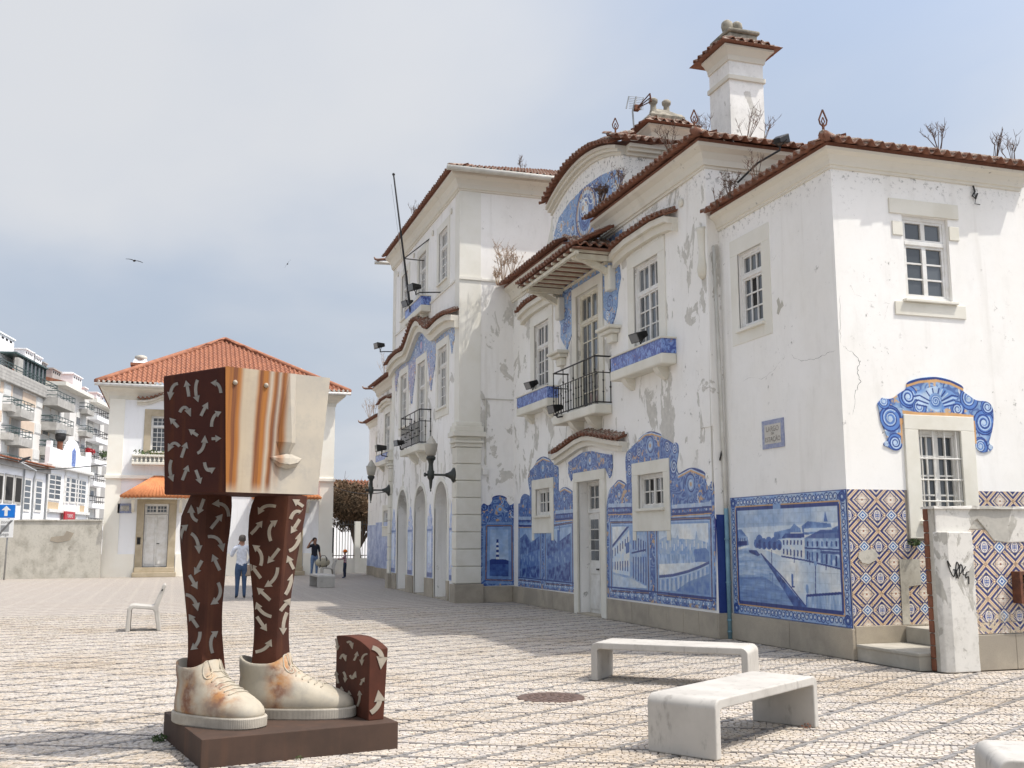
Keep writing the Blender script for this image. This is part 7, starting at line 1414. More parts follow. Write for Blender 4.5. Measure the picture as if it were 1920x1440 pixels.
# ------------------------------------------------------------------ street of flats and white houses up the left
DD = Vector((math.sin(R(10.3)), math.cos(R(10.3)), 0)); DN = Vector((DD.y, -DD.x, 0))
def frame(o): 
    o = Vector(o); return lambda a, b, d=0: tuple(o+DD*a-DN*d+Vector((0, 0, b)))
def toF(o):
    o = Vector(o)
    def f(u, v): d = ray(u, v); k = (o-CP).dot(DN)/d.dot(DN); p = CP+d*k-o; return p.dot(DD), (CP+d*k).z
    return f
zf5 = zx(0, 600, 3.6); zf8 = zx(0, 820, 8)
basic('balcony_concrete', (.43, .42, .39), (.34, .33, .305), 2, .85, .2); basic('ochre_render', (.63, .51, .40), (.57, .46, .36), 2, .85, .1); basic('shutter_white', (.70, .70, .67), (.62, .62, .60), 8, .6, .2, 30); basic('rail_green', (.06, .10, .10), None, 5, .5, 0); basic('recess_grey', (.40, .39, .37), (.34, .33, .315), 2, .9, 0); basic('panel_tan', (.55, .43, .28), (.48, .36, .23), 9, .8, .1)
OA = (onY(97, 800, 100).x, 100, 0); PA = frame(OA); ta = toF(OA)
def qr(x0, y0, x1, y1, p=0, zf=zf5):
    """facade rectangle from photo points"""
    to = toF(Vector(OA)+DN*p); xm, ym = (x0+x1)/2, (y0+y1)/2; return to(*zf(x0, ym))[0], to(*zf(x1, ym))[0], to(*zf(xm, y1))[1], to(*zf(xm, y0))[1]
def flat(name, label, a0, a1, zt, mat='plaster_apartment', depth=12):
    e = thing(name, label, 'apartment block', tuple(Vector(OA)+DD*((a0+a1)/2)), 'apartment blocks up the side street'); MB().fbox(PA, a0, a1, 0, zt, 0, depth).build('wall', mat, e); return e
def win(e, r, sh=1.0):
    a0, a1, b0, b1 = r; o = MB().fbox(PA, a0-.07, a1+.07, b0-.07, b1+.07, -.04, .05).build('window', 'white_paint', e); z = b1-(b1-b0)*sh
    if sh > 0: MB().fbox(PA, a0, a1, z, b1, -.07, -.041).build('shutter', 'shutter_white', o)
    if sh < 1: MB().fbox(PA, a0, a1, b0, z, -.055, -.041).build('pane', 'window_glass', o)
def panel(e, name, mat, r, d=-.02): MB().fbox(PA, r[0], r[1], r[2], r[3], d, -.004).build(name, mat, e)
def balc(e, r, p=.8, solid=.55, mat='balcony_concrete', rail='rail_green'):
    a0, a1, z, zt = r; h = (zt-z)*solid; o = MB().fbox(PA, a0, a1, z, z+h, -p, -p+.12).fbox(PA, a0, a1, z, z+.14, -p+.12, 0).fbox(PA, a1-.12, a1, z+.14, z+h, -p+.12, 0).fbox(PA, a0, a0+.12, z+.14, z+h, -p+.12, 0).build('balcony', mat, e); q = MB()
    for k in ((.35, 1.0) if solid < .9 else (1.0,)): zz = z+h+(zt-z-h)*k; q.tube([PA(a0, zz, 0), PA(a0, zz, -p+.05), PA(a1, zz, -p+.05), PA(a1, zz, 0)], .035, 5)
    n = max(3, int((a1-a0)/.8))
    for i in range(n+1): q.tube([PA(a0+(a1-a0)*i/n, z+h, -p+.05), PA(a0+(a1-a0)*i/n, zt, -p+.05)], .022, 5)
    q.build('railing', rail, o)
def bchim(e, x0, y0, x1, y1, d=1.5, mat='plaster_house', base=3):
    a0, a1, b0, b1 = qr(x0, y0, x1, y1, -d); c_ = (a0+a1)/2; w_ = .42*(a1-a0); o = MB().fbox(PA, c_-w_, c_+w_, b0-base, b1-.12, d, d+1.4).build('chimney', mat, e); MB().fbox(PA, c_-w_-.1, c_+w_+.1, b1-.12, b1, d-.1, d+1.5).build('cap', mat, o)
    for i in range(4): MB().fbox(PA, c_-w_+.12+i*(2*w_-.24)/4, c_-w_+.12+(i+.55)*(2*w_-.24)/4, b1-.45, b1-.27, d-.012, d).build('vent', 'dark_void', o)
# grey block with concrete roof parapet and ochre bays
za = ta(*zf5(200, 405))[1]; FA = flat('apartment_block', 'grey apartment block with concrete roof parapet and ochre window bays', -45, 0, za-.6); par = za-ta(*zf5(200, 490))[1]
MB().fbox(PA, -45, .1, za-par, za, -.35, .5).build('roof_parapet', 'balcony_concrete', FA, bevel=.04)
for j in range(1, 4): MB().fbox(PA, -45, .22, za-par*j/4, za-par*j/4+.03, -.365, -.351).build('groove', 'recess_grey', FA)
q = MB(); [q.tube([PA(-45, za+h_, -.25), PA(.08, za+h_, -.25), PA(.08, za+h_, 6)], .04, 5) for h_ in (.25, .5)]; [q.tube([PA(-45+i*1.8, za, -.25), PA(-45+i*1.8, za+.5, -.25)], .03, 5) for i in range(26)]; q.build('roof_railing', 'rail_green', FA)
DZ = qr(25, 440, 70, 510)[3]-qr(10, 630, 55, 690)[3]
def shift(r, k, dz=DZ): return (r[0], r[1], r[2]-k*dz, r[3]-k*dz)
for k in range(4):
    for x0, y0, x1, y1, sh in ((25, 440, 70, 510, 1.0), (246, 527, 284, 590, 1.0), (296, 545, 332, 604, (1.0, .5, .8, .3)[k]), (-120, 380, -60, 450, 1.0)): win(FA, shift(qr(x0, y0, x1, y1), k), sh)
    for x0, y0, x1, y1 in ((72, 432, 84, 515), (2, 415, 22, 490), (285, 530, 295, 600), (333, 545, 343, 612), (150, 500, 241, 578)): panel(FA, 'ochre_panel', 'ochre_render', shift(qr(x0, y0, x1, y1), k), -.03)
    panel(FA, 'recess_shade_panel', 'recess_grey', shift(qr(86, 440, 150, 600), k), -.015); balc(FA, shift(qr(80, 530, 146, 625, .7), k), .7, .5); balc(FA, shift(qr(142, 556, 234, 668, 1.1), k), 1.1, .5)  # flush panel: shade of the set-back balcony bay is put into its grey
r = qr(84, 280, 308, 420, -.4); gz = za-.02; gh = 1.75
o = MB().fbox(PA, r[0]+1.2, r[1], gz, gz+gh, .45, .5).build('winter_garden', 'window_glass', FA); q = MB(); n_ = 7
for i in range(n_+1): a_ = r[0]+1.2+(r[1]-r[0]-1.2)*i/n_; q.fbox(PA, a_-.045, a_+.045, gz, gz+gh, .36, .45)
q.fbox(PA, r[0], r[1]+.1, gz+gh, gz+gh+.12, .2, 3.0).fbox(PA, r[0]+1.1, r[1]+.05, gz-.02, gz+.1, .34, .46).build('frame', 'rail_green', o); panel(FA, 'screen', 'balcony_concrete', (r[0], r[0]+1.15, gz, gz+gh*.8), .3)
bchim(FA, -40, 95, 104, 290); bchim(FA, 163, 203, 232, 300, 3); bchim(FA, 230, 242, 286, 330, 3); bchim(FA, 288, 287, 320, 350, 3, 'recess_grey'); MB().fbox(PA, -30, -3, za+.3, za+2.0, 4.5, 9).build('roof_house', 'ochre_render', FA)
MB().tube([PA(qr(66, 60, 70, 100)[0], za+2.5, 2), PA(qr(66, 60, 70, 100)[0], qr(66, 60, 70, 100)[3], 2)], .03, 5).build('aerial', 'iron_black', FA); MB().tube([PA(.5, za, 2), PA(.5, qr(360, 210, 364, 300)[3], 2)], .025, 5).build('aerial', 'iron_black', FA)
# white block with stacked balconies
zb = ta(*zf5(440, 452))[1]; a1_ = ta(*zf5(592, 700))[0]; FB = flat('apartment_block', 'white apartment block with stacked concrete balconies beyond the grey one', .35, a1_, zb-.2); MB().fbox(PA, .35, a1_-1.6, zb-.25, zb+.1, -.9, 2).build('eave', 'cream_wash', FB); MB().fprism(lambda a, b, d: PA(d, b, a), [(-.9, zb+.1), (6, zb+1.7), (6, zb+.1)], .35, a1_-1.6).build('roof', 'roof_tile_bright', FB)
DB = qr(390, 505, 510, 600)[3]-qr(382, 660, 500, 750)[3]
for k in range(5):
    panel(FB, 'recess_shade_panel', 'recess_grey', shift(qr(392, 590, 470, 665), k, DB)); panel(FB, 'balcony_door', 'white_paint', shift(qr(400, 595, 430, 665), k, DB), -.035); balc(FB, shift(qr(390, 503, 510, 602, 1.3), k, DB), 1.3, .55)  # recess shade painted as a flush grey panel behind the balconies
    for x0, y0, x1, y1, sh in ((513, 618, 538, 708, (.45, .55, .8, 1, .5)[k]), (553, 634, 578, 724, (1.0, .7, .5, 1, 1)[k]), (341, 595, 369, 645, .9)): win(FB, shift(qr(x0, y0, x1, y1), k, DB), sh)
    balc(FB, shift(qr(336, 650, 360, 716, .7), k, DB), .7, .4)
    for z_ in range(9): panel(FB, 'cladding_joint', 'balcony_concrete', (a1_-4.2, a1_-.02, qr(513, 618, 538, 708)[2]-k*DB+z_*DB/9, qr(513, 618, 538, 708)[2]-k*DB+z_*DB/9+.025), -.006)
bchim(FB, 348, 335, 416, 420, 1, 'recess_grey', 1.5); bchim(FB, 477, 358, 513, 450, 1.2); bchim(FB, 484, 372, 556, 540, .3, 'plaster_house', 1.2); MB().fbox(PA, 2.5, 7.5, zb+.2, zb+2.1, 3, 7).build('attic', 'ochre_render', FB)
# white block with narrow balconies
zc2 = ta(*zf5(640, 552))[1]; FC = flat('apartment_block', 'white apartment block with narrow balconies next to the cream house', a1_+.3, a1_+26, zc2-.2); MB().fbox(PA, a1_+.3, a1_+26, zc2-.25, zc2+.12, -.7, 2).build('eave', 'cream_wash', FC); MB().fprism(lambda a, b, d: PA(d, b, a), [(-.7, zc2+.12), (6, zc2+1.5), (6, zc2+.12)], a1_+.3, a1_+26).build('roof', 'roof_tile_bright', FC)
DC = qr(660, 610, 740, 690)[2]-qr(658, 760, 732, 830)[2]
for k in range(6):
    panel(FC, 'recess_shade_panel', 'recess_grey', shift(qr(668, 690, 735, 775), k, DC)); panel(FC, 'balcony_door', 'white_paint', shift(qr(672, 695, 700, 775), k, DC), -.035); balc(FC, shift(qr(658, 612, 742, 690, 1.0), k, DC), 1.0, .38, 'plaster_house', 'iron_black')  # flat grey panels carry the shade of the balcony recesses
    win(FC, shift(qr(632, 705, 654, 760), k, DC), (.5, 1, .7, .3, 1, .6)[k]); balc(FC, shift(qr(592, 570, 638, 642, .8), k, DC), .8, .45); panel(FC, 'recess_shade_panel', 'recess_grey', shift(qr(592, 640, 630, 700), k, DC))
bchim(FC, 565, 455, 592, 510, 2); bchim(FC, 650, 490, 680, 545, 2); bchim(FC, 682, 510, 700, 555, 2)
for nm, lb, r_, c_ in (('balcony_flowers', 'red flowering plants trailing over a balcony of the white flats', qr(582, 865, 630, 905, .9), 'sign_red'), ('balcony_shrub', 'dark potted shrub on a balcony next to the cream house', qr(685, 880, 718, 935, .9), 'leaf_green')):
    e = thing(nm, lb, 'plant', PA(r_[0], r_[2], -.9)); V, F = leaf_cloud([PA(r_[0]+(r_[1]-r_[0])*(i+.5)/4, (r_[2]+r_[3])/2, -.9)+((r_[3]-r_[2])/2,) for i in range(4)], 260, .12, 1, 31); rawmesh('foliage', V, F, c_, e)
# two-storey white houses
OH = (onY(87.5, 900, 75).x, 75, 0); PHh = frame(OH); th_ = toF(OH)
H1 = thing('white_terraced_house', 'old white terraced house with clay tile eaves and broken shutters', 'house', tuple(Vector(OH)+DD*-6)); za1 = th_(*zf8(700, 480))[1]
MB().fbox(PHh, -22, -.02, 0, za1, 0, 7).build('wall', 'plaster_house', H1); MB().fprism(lambda a, b, d: PHh(d, b, a), [(-.5, za1), (4, za1+.9), (7.2, za1+.3), (7.2, za1)], -22, -.02).build('roof', 'roof_tile_bright', H1)
e0 = PHh(-22, za1+.02, -.5); e1 = PHh(-.02, za1+.02, -.5); roof_sheet(e0, e1, tuple(DN), .22, 4.4, 0, 0, H1, start=0, wave=.24, amp=.05, mat='roof_tile_bright'); MB().fbox(PHh, -22, -.02, za1-.3, za1-.02, -.25, 0).build('cornice', 'balcony_concrete', H1)
for x0, x1, y0, y1, k in ((85, 165, 590, 945, 0), (232, 292, 610, 970, 0), (370, 425, 640, 1080, 1), (540, 595, 660, 1090, 1), (-60, 10, 570, 930, 0)):
    a, b1_ = th_(*zf8(x0, y0)); b, b0_ = th_(*zf8(x1, y1)); z0, z1 = th_(*zf8((x0+x1)/2, y1))[1], th_(*zf8((x0+x1)/2, y0))[1]
    o = MB().fbox(PHh, a-.15, b+.15, z0-.15, z1+.15, -.05, .02).build('window', 'balcony_concrete' if k == 0 else 'white_paint', H1); MB().fbox(PHh, a, b, z0, z1, -.056, -.051).build('pane', 'dark_void' if k == 0 else 'window_glass', o)
    if k:
        for i in range(1, 5): MB().fbox(PHh, a, b, z0+(z1-z0)*i/5-.03, z0+(z1-z0)*i/5+.03, -.066, -.057).build('glazing_bar', 'white_paint', o)
MB().tube([PHh(-4.75, .2, -.08), PHh(-4.75, za1-.2, -.08)], .05, 6).build('downpipe', 'grey_metal', H1); MB().tube([PHh(-.15, .2, -.08), PHh(-.15, za1-.2, -.08)], .06, 6).build('downpipe', 'grey_metal', H1)
H2 = thing('white_parapet_house', 'ornate white house with curved parapet and a small blue tile panel', 'house', tuple(Vector(OH)+DD*5)); zc3 = th_(*zf8(1000, 450))[1]; LH = 10.3
MB().fbox(PHh, 0, LH, 0, zc3, 0, 8).build('wall', 'plaster_house', H2); MB().fbox(PHh, -.1, LH+.15, zc3-.25, zc3, -.35, .02).build('cornice', 'white_paint', H2, bevel=.05)
pp = [(0, zc3), (LH, zc3), (LH, zc3+1.1), (7.3, zc3+1.05)]+[(5.6+1.7*math.cos(t_), zc3+1.0+1.0*max(0, math.sin(t_))**1.5) for t_ in np.linspace(.05, 3.09, 14)]+[(3.9, zc3+1.05), (0, zc3+1.1)]
MB().fprism(PHh, pp, -.1, .2).build('parapet', 'plaster_house', H2); MB().fprism(PHh, [(5.1, zc3+.15), (6.0, zc3+.15), (6.0, zc3+1.2), (5.55, zc3+1.45), (5.1, zc3+1.2)], -.13, -.101).build('tile_panel', 'azulejo_band', H2)
for a in (.1, LH-.5): MB().fbox(PHh, a, a+.4, zc3+1.1, zc3+1.5, -.1, .2).build('parapet_pier', 'plaster_house', H2)
for x0, x1, y0, y1 in ((740, 795, 565, 915), (830, 882, 580, 925), (970, 1012, 605, 960), (1062, 1105, 625, 965), (1145, 1190, 645, 970), (1220, 1260, 660, 980)):
    a, b = th_(*zf8(x0, y0))[0], th_(*zf8(x1, y1))[0]; z0, z1 = th_(*zf8((x0+x1)/2, y1))[1], th_(*zf8((x0+x1)/2, y0))[1]; o = MB().fbox(PHh, a-.14, b+.14, z0-.14, z1+.14, -.06, .02).build('window', 'white_paint', H2); MB().fbox(PHh, a, b, z0, z1, -.066, -.061).build('pane', 'window_glass', o)
    for i in range(1, 5): MB().fbox(PHh, a, b, z0+(z1-z0)*i/5-.035, z0+(z1-z0)*i/5+.035, -.08, -.067).build('glazing_bar', 'white_paint', o)
for x0, x1, y0, y1 in ((690, 868, 970, 1095), (1195, 1258, 1025, 1135)): a, b = th_(*zf8(x0, y0))[0], th_(*zf8(x1, y1))[0]; z0, z1 = th_(*zf8((x0+x1)/2, y1))[1], th_(*zf8((x0+x1)/2, y0))[1]; MB().fbox(PHh, a, b, z0, z1, -.03, -.001).build('tan_panel', 'panel_tan', H2)
for a in (-.02, 4.0, 7.2, LH-.25): MB().fbox(PHh, a, a+.28, .0, zc3-.26, -.08, .02).build('pilaster', 'white_paint', H2)
za4 = th_(*zf8(1000, 1120))[1]; MB().fbox(PHh, .3, LH, za4-.1, za4+.1, -.2, .02).build('string_course', 'white_paint', H2)
gwk = thing('gable_wall', 'bare grey party wall with orange tile slope between the white houses', 'wall', tuple(Vector(OH)+DD*-3+DN*-4)); MB().fprism(PHh, [(-11, za1), (-.4, za1), (-.4, za1+2.0), (-4, za1+2.2), (-7, za1+3.4), (-11, za1+4.6)], 4.2, 4.6).build('render', 'plaster_grey', gwk); roof_sheet(PHh(-7.2, za1+3.0, 4.9), PHh(-.2, za1+2.3, 4.9), tuple(DN), .4, 3, 0, 0, gwk, start=0, wave=.24, amp=.05, mat='roof_tile_bright')
tsn = thing('tourism_sign', 'small red rectangular shop sign reading TURISMO below the ornate white house', 'sign', PHh(4.3, 2, -.3)); a, b = th_(*zf8(898, 1145))[0], th_(*zf8(1045, 1240))[0]; z0, z1 = th_(*zf8(970, 1250))[1], th_(*zf8(970, 1148))[1]
MB().fbox(PHh, a, b, z0, z1+.15, -.35, -.25).build('board', 'sign_red', tsn); o = text('TURISMO', .34, PHh((a+b)/2, (z0+z1)/2+.08, -.356), (R(90), 0, math.atan2(DD.y, DD.x)), 'sign_white', tsn)
MB().fbox(PHh, a+.2, a+.26, z0, z0+.1, -.25, 0).fbox(PHh, b-.26, b-.2, z0, z0+.1, -.25, 0).build('bracket', 'grey_metal', tsn)
sv = thing('rusty_flue', 'rust red flue with a wide cap rising behind the white houses', 'chimney', PHh(6.5, 0, 9)); q = onY(111, 860, 90); zq = onY(111, 828, 90).z; MB().tube([(q.x, 90, 4), (q.x, 90, zq)], .22, 12).build('pipe', 'brick_red', sv); MB().lathe((q.x, 90, zq), [(.25, 0), (.38, .2), (.42, .4), (.40, .6), (.3, .65)], 14).build('cowl', 'iron_black', sv); MB().lathe((q.x, 90, zq+.65), [(.42, 0), (.42, .25), (.08, .32)], 14).build('hat', 'grey_metal', sv)
sl_ = thing('street_lamp', 'grey cobra head street lamp reaching out in front of the white house', 'street lamp', PHh(-7.5, 0, -1.5)); b0 = Vector(PHh(-7.5, 0, -1.5)); h0 = onY(36, 866, b0.y-.5); h1 = onY(57, 857, b0.y); MB().tube([b0, (b0.x, b0.y, h0.z-1.0), (b0.x+.1, b0.y, h0.z-.5), h0], .06, 8).build('post', 'grey_metal', sl_); MB().loft([[tuple(h0+Vector((0, dy, dz))) for dy, dz in ((-.1, -.05), (.1, -.05), (.1, .06), (-.1, .06))], [tuple((h0+h1)/2+Vector((0, dy, dz))) for dy, dz in ((-.16, -.08), (.16, -.08), (.14, .1), (-.14, .1))], [tuple(h1+Vector((0, dy, dz))) for dy, dz in ((-.1, -.05), (.1, -.05), (.08, .04), (-.08, .04))]]).build('lamp_head', 'iron_black', sl_)
wr = thing('overhead_wire', 'thin overhead wire slung along the white houses', 'wire', onY(0, 880, 70)); pts = [onY(u, v, 72) for u, v in ((-30, 879), (20, 880.5), (60, 881), (100, 880), (150, 876), (200, 871))]; MB().tube(pts, .03, 4).build('cable', 'black_cable', wr)
wr2 = thing('roof_span_wire', 'thin cable slung between the cream house and the station lamp', 'wire', onY(625, 912, 49.6)); p0 = Vector((HX1+.02, YL-.02, onY(625, 912, YL).z)); p1 = Vector((XM-.03, 40.2, onY(690, 912, 40).z)); MB().tube([p0.lerp(p1, k/12)-Vector((0, 0, 1.2*(k/12)*(1-k/12))) for k in range(13)], .018, 5).build('cable', 'black_cable', wr2)
# ------------------------------------------------------------------ wall lanterns
def lantern(p, label):
    """p = centre of the wall plate on a wall facing -X"""
    x, y, z = p; e = thing('wall_lantern', label, 'lamp', p, 'lanterns on the central block'); pole = x-.62
    MB().lathe((x, y, z), [(.20, 0), (.19, .03), (.11, .08), (.06, .17), (.05, .22)], 16, (-1, 0, 0)).build('wall_plate', 'iron_green', e, smooth=True)
    MB().lathe((x-.2, y, z), [(.045, 0), (.05, .02), (.028, .04), (.028, .36), (.05, .38), (.05, .41), (.03, .43), (.03, .54), (.055, .56), (.05, .60)], 12, (-1, 0, 0)).build('arm', 'iron_green', e, smooth=True)
    MB().lathe((pole, y, z-.44), [(.005, 0), (.022, .02), (.012, .05), (.03, .10), (.05, .30), (.09, .36), (.095, .52), (.07, .56), (.06, .72), (.08, .80), (.12, .84), (.125, .90), (.09, .92)], 16).build('stem', 'iron_green', e, smooth=True)
    MB().lathe((pole, y, z+.48), [(.09, 0), (.13, .04), (.155, .16), (.175, .30), (.178, .33), (.13, .345), (.125, .37), (.095, .43), (.05, .48), (.045, .51), (.01, .54)], 18).build('globe', 'lamp_glass', e, smooth=True)
lantern((XT-.092, YB+.14, 3.27), 'green iron bracket lantern with frosted globe beside the right hand arch')
lantern((XT-.092, YC-.14, 3.27), 'green iron bracket lantern with frosted globe on the pilaster near the brown tree')
# ------------------------------------------------------------------ floodlights
def flood(p, rz, tilt, label, s=1.0, arm=None):
    s *= .8; x, y, z = p; e = thing('floodlight', label, 'floodlight', p, 'black floodlights on the station'); M3 = Matrix.Rotation(rz, 3, 'Z') @ Matrix.Rotation(tilt, 3, 'X')
    V = [Vector(q)*s for q in ((-.19, -.20, -.10), (.19, -.20, -.10), (.19, -.20, .14), (-.19, -.20, .14), (-.09, .16, -.05), (.09, .16, -.05), (.09, .16, .08), (-.09, .16, .08))]; c0 = Vector((x, y, z+.24*s))
    MB().hexa([tuple(c0+M3@v) for v in V]).build('housing', 'iron_black', e, bevel=.012); F = [Vector(q)*s for q in ((-.165, -.205, -.08), (.165, -.205, -.08), (.165, -.205, .12), (-.165, -.205, .12))]; MB().add([tuple(c0+M3@v) for v in F], [(0, 1, 2, 3)]).build('lens', 'window_glass', e)
    MB().tube([(x, y, z), (x, y, z+.10*s)], .022*s, 6).tube([c0+M3@Vector((-.2*s, 0, 0)), (x, y, z+.08*s), c0+M3@Vector((.2*s, 0, 0))], .014*s, 5).build('yoke', 'iron_black', e)
    if arm: MB().tube([(x, y, z)]+arm, .018, 6).build('arm', 'iron_black', e)
flood((XM-.22, 17.75, 5.22), R(-80), R(25), 'black floodlight standing on the tiled planter under the right hand window')
flood((XM-.22, 24.05, 5.20), R(-80), R(25), 'black floodlight standing on the tiled planter under the left hand window')
flood((XM-.52, 21.55, 4.28), R(-80), R(15), 'black floodlight hanging at the corner of the railed balcony', 1, [(XM-.38, 21.5, 4.30)])
flood((XT-.2, 31.8, 8.82), R(-70), R(20), 'black floodlight on the tiled planter at the foot of the flagpole', 1.1)
flood((XT-.62, 28.9, 8.62), R(-75), R(10), 'black floodlight on a wall arm between the top windows', 1.1, [(XT-.6, 28.5, 8.60), (XT-.0, 28.3, 8.60)])
flood((XT-.5, 35.0, 8.0), R(-75), R(10), 'black floodlight on a wall arm by the far edge of the tall block', 1.1, [(XT-.4, 34.9, 8.0), (XT, 34.8, 8.0)])
flood((XT-.42, 31.8, 4.38), R(-75), R(10), 'black floodlight behind the iron railing of the central balcony', 1.0, [(XT-.3, 31.8, 4.36)])
flood((XT-.35, 35.22, 4.45), R(-90), R(5), 'black floodlight above the planter of red withered flowers', 1.25, [(XT, 35.2, 4.4)])
q = onY(1462, 268, 13.9); flood((q.x, 13.9, q.z-.12), R(120), R(-20), 'black floodlight mounted on the roof beside the tall chimney', .8, [(q.x-.3, 14.1, q.z-.3), (q.x-.5, 14.4, q.z-.55)])
# red withered flowers in the far planter
fl_ = thing('withered_flowers', 'rust red withered flowers hanging over a far planter', 'plant', (XM-.2, 36.6, 5.2)); V, F = leaf_cloud([(XM-.2, 36.0+.35*i, 5.28, .22) for i in range(5)], 700, .05, .9, 21); rawmesh('foliage', V, F, 'leaf_rust', fl_)
# ------------------------------------------------------------------ flagpole, aerial
fp_ = thing('flagpole', 'slanted dark flagpole rising from the tiled planter of the tall block', 'flagpole', (XT-.28, 31.15, 8.82)); b0 = Vector((XT-.28, 31.15, 8.6)); d = ray(738, 327); tp_ = CP+d*((31.9)/d.y); MB().tube([b0, tp_], [.04, .025], 8).build('pole', 'iron_black', fp_); MB().sphere(tuple(tp_), .05, 8, 6).build('finial', 'iron_black', fp_)
md = b0.lerp(tp_, .38); MB().tube([md, (XT, 29.9, md.z+.25)], .018, 5).tube([md, (XT, 30.6, md.z-.25)], .018, 5).build('stay', 'iron_black', fp_); MB().tube([b0+Vector((-.05, .15, .3)), tp_+Vector((-.05, .1, -.3))], .006, 4).build('halyard', 'grey_metal', fp_)
an = thing('television_aerial', 'television aerial with a grid reflector on the roof beside the small chimney', 'aerial', onY(1189, 250, 20.6)); ya = 20.6; za = zx(1140, 160, 9); A = lambda x, y, dy=0: onY(*za(x, y), ya+dy)
MB().tube([A(445, 790), A(415, 440), A(478, 190)], .022, 6).build('mast', 'grey_metal', an)
q = MB(); [q.tube([A(355, 185+i*29-0), A(600, 210+i*29)], .006, 4) for i in range(8)]; q.tube([A(352, 185), A(308, 390)], .016, 5).tube([A(600, 210), A(548, 415)], .016, 5).build('reflector', 'grey_metal', an)
q = MB(); [q.tube([A(490, 385), A(x, y, -.5)], .014, 5) for x, y in ((705, 140), (715, 205), (725, 270))]; q.tube([A(705, 135, -.5), A(730, 275, -.5)], .02, 5).build('boom', 'rust_iron', an); MB().box(*[v for k in range(3) for v in (A(480, 385)[k]-.06, A(480, 385)[k]+.06)]).build('dipole_box', 'brick_red', an)
# ------------------------------------------------------------------ dry weeds rooted in the roofs and walls
def weed(p, h, n, spread, label, mat='twig', seed=0, lean=(0, 0), leaves=0):
    g = np.random.default_rng(seed); x, y, z = p; e = thing('dry_weed', label, 'plant', p, 'dry weeds on the roofs'); m = MB(); lf = []
    for i in range(n):
        a = g.uniform(0, 6.28); r_ = spread*g.uniform(.2, 1); hh = h*g.uniform(.55, 1); tip = Vector((x+r_*math.cos(a)+lean[0], y+r_*math.sin(a)+lean[1], z+hh)); b0 = Vector((x+.03*math.cos(a), y+.03*math.sin(a), z-.05)); mid = b0.lerp(tip, .5)+Vector((g.uniform(-.05, .05), g.uniform(-.05, .05), .05)); m.tube([b0, mid, tip], [.008, .0055, .002], 4)
        for k in range(8):
            s = mid.lerp(tip, g.uniform(-.4, .9)); d = Vector((g.normal(), g.normal(), .7+g.random())).normalized()*h*g.uniform(.10, .28); m.tube([s, s+d*.6, s+d+Vector((0, 0, .02))], [.004, .003, .0015], 4)
            for _ in range(leaves): w_ = s+d*g.random(); lf.append((w_.x, w_.y, w_.z, .03))
    m.build('stems', mat, e)
    if lf: V, F = leaf_cloud(lf, len(lf)*2, .018, 1, seed); rawmesh('seed_heads', V, F, mat, e)['kind'] = 'stuff'
def on_roof(u, v, y): q = onY(u, v, y); return (q.x, q.y, q.z)
weed((8.05, 15.9, 8.42), .5, 7, .35, 'dry weed with dark twigs at the corner of the wing roof', seed=1); weed(on_roof(1318, 262, 15.4), .55, 8, .25, 'bushy dry weed beside the iron finial at the foot of the tall chimney', seed=2)
weed(on_roof(1400, 262, 16.4), .75, 6, .4, 'tall bare twigs in front of the big white chimney', seed=3, lean=(.15, 0)); weed(on_roof(1430, 262, 16.4), .5, 4, .3, 'short bare twigs by the base of the big white chimney', seed=4, lean=(.2, 0))
weed((8.42, 13.7, 7.2), .38, 6, .2, 'dry weed sprouting along the sloping eave under the wing cornice', seed=5); weed((8.42, 14.5, 7.15), .4, 7, .22, 'feathery dry weed on the eave next to the carved corbel', seed=6, leaves=2); weed((8.42, 14.95, 7.15), .25, 5, .2, 'small grey weed in the corner of the eave by the corbel', seed=7)
weed((10.9, 12.5, 7.55), .45, 9, .3, 'loose dry weed on the end block ridge above the upper window', seed=8); weed((11.75, 12.3, 7.4), .42, 7, .25, 'dry weed clump on the far end of the end block roof', seed=9); weed((12.2, 12.4, 7.4), .5, 6, .25, 'dry weed on the roof corner by the platform wing', seed=10)
weed((8.03, 25.7, 8.46), 1.15, 10, .4, 'tall reddish dry weed against the side wall of the tall block', 'twig_pale', 11, leaves=4); weed((8.05, 25.0, 8.46), .7, 8, .4, 'pale dry weed spreading beside the tall reddish one', 'twig_pale', 12, leaves=3); weed((8.0, 26.1, 8.42), .5, 7, .25, 'pale dry weed at the lower end of the wing eave', 'twig_pale', 22, leaves=3)
weed((8.1, 19.3, 8.5), .55, 5, .3, 'thin twigs growing behind the wing eave below the small chimney', seed=13); weed((8.1, 18.2, 8.5), .45, 6, .25, 'leafy dry weed midway along the wing eave', seed=14, leaves=2); weed((8.05, 19.0, 8.48), .35, 9, .18, 'brown moss tuft on the wing eave in front of the pediment', seed=15, leaves=5)
weed((8.7, 26.0, 11.55), .55, 5, .25, 'small dry bush on the gutter of the tall block', seed=16, leaves=1); weed((6.65, 30.5, 11.5), .4, 6, .3, 'thin dry weed on the front eave of the tall block', seed=17)
weed((8.2, 43.0, 8.5), .9, 8, .5, 'dry weed on the far wing roof', 'twig_pale', 18); weed((8.5, 48.2, 7.3), .9, 8, .4, 'pale dry weed on the far end block roof', 'twig_pale', 19); weed((8.5, 47.0, 7.3), .8, 7, .3, 'second pale dry weed on the far end block roof, nearer the tall block', 'twig_pale', 20)
def tuft(p, n, s, label, sd, mat='leaf_green'):
    e = thing('weed_tuft', label, 'plant', p); V, F = leaf_cloud([(p[0], p[1], p[2]+s*.5, s)], n, s*.28, .5, sd); V[:, 2] = np.maximum(V[:, 2], p[2]); rawmesh('leaves', V, F, mat, e)
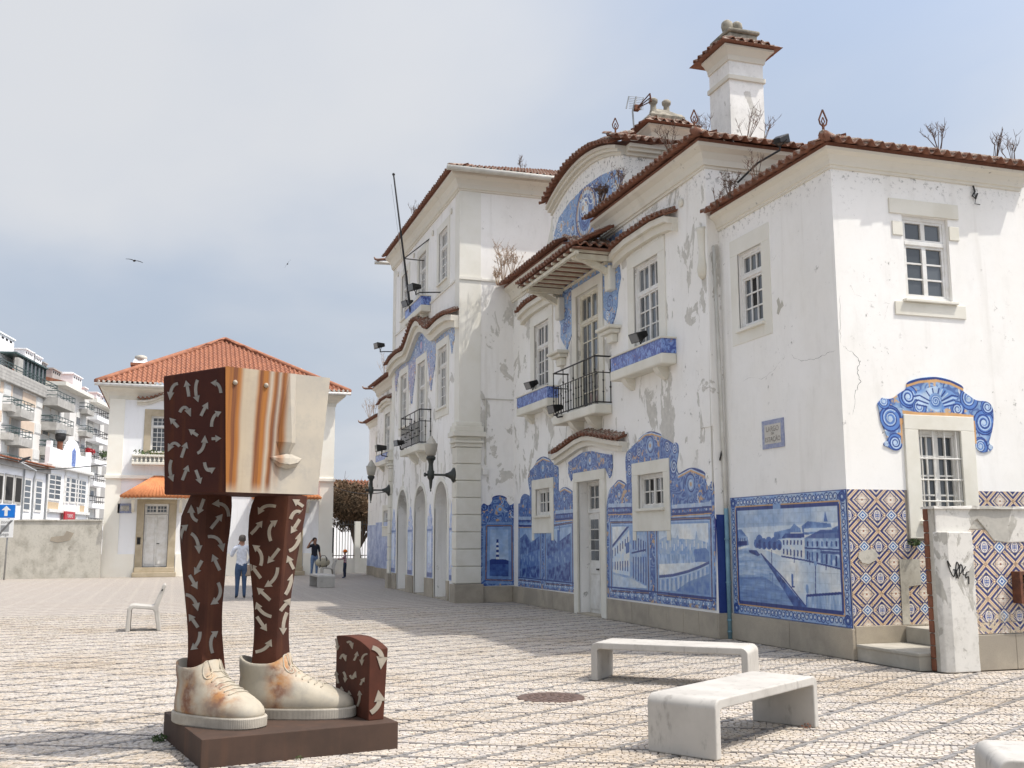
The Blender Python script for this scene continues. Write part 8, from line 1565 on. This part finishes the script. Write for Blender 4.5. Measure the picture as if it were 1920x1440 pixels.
tuft((9.74, YS-.05, 1.50), 160, .09, 'small green plant rooted in the wall below the barred window', 1); tuft((-.04, 9.15, 0), 90, .06, 'low green weed at the corner of the rusty plinth', 2); tuft((.95, 8.09, 0), 40, .03, 'tiny weed in the cobbles along the plinth front', 3); tuft((5.22, 8.03, 0), 40, .04, 'dry leaves gathered against the bench leg', 4, 'leaf_rust')
# loose wire on the gable end
lw = thing('loose_cable', 'loose black cable dangling from a hook under the end eave', 'cable', (11.2, YS-.03, 6.4)); q = lambda x, y: onY(*zx(1300, 240, 3.097)(x, y), YS-.03); MB().tube([q(1625, 335), q(1635, 370), q(1620, 395), q(1640, 410), q(1650, 380)], .014, 5).tube([q(1630, 360), q(1640, 410), q(1635, 440), q(1665, 445)], .007, 4).build('wire', 'black_cable', lw)
# ------------------------------------------------------------------ birds
def bird(p, span, roll, head, label):
    e = thing('gull', label, 'bird', p, 'gulls in the sky'); Mx = Matrix.Rotation(head, 3, 'Z') @ Matrix.Rotation(roll, 3, 'Y'); P_ = Vector(p); s = span/2; m = MB()
    rings = []
    for t_ in np.linspace(0, 1, 9): r_ = .07*span*math.sin(math.pi*min(.98, t_*.92+.06))**.8; rings.append([tuple(P_+Mx@Vector((r_*math.cos(a), (t_-.5)*span*.36, r_*.8*math.sin(a)))) for a in [2*math.pi*i/8 for i in range(8)]])
    m.loft(rings).build('body', 'hair_dark', e, smooth=True)
    for sg in (-1, 1):
        w_ = MB(); R_ = []
        for k, (t_, c_, z) in enumerate(((0, .17, .0), (.35, .16, .06), (.65, .12, .05), (1, .02, -.02))): R_.append([tuple(P_+Mx@Vector((sg*t_*s, y_, z*span*.5+dz))) for y_, dz in ((.06*span-.10*t_*span*.4, .0), (.06*span-c_*span*.9-.1*t_*span*.4, .0), (.02*span-c_*span*.4-.1*t_*span*.4, .012*span))])
        w_.loft(R_).build('wing', 'hair_dark', e)
q = onY(252, 489, 60); bird(tuple(q), .95, R(4), R(20), 'dark gull gliding with level wings above the cream house'); q = onY(539, 495, 70); bird(tuple(q), .75, R(-58), R(10), 'dark gull banking steeply with tilted wings beside the flagpole')
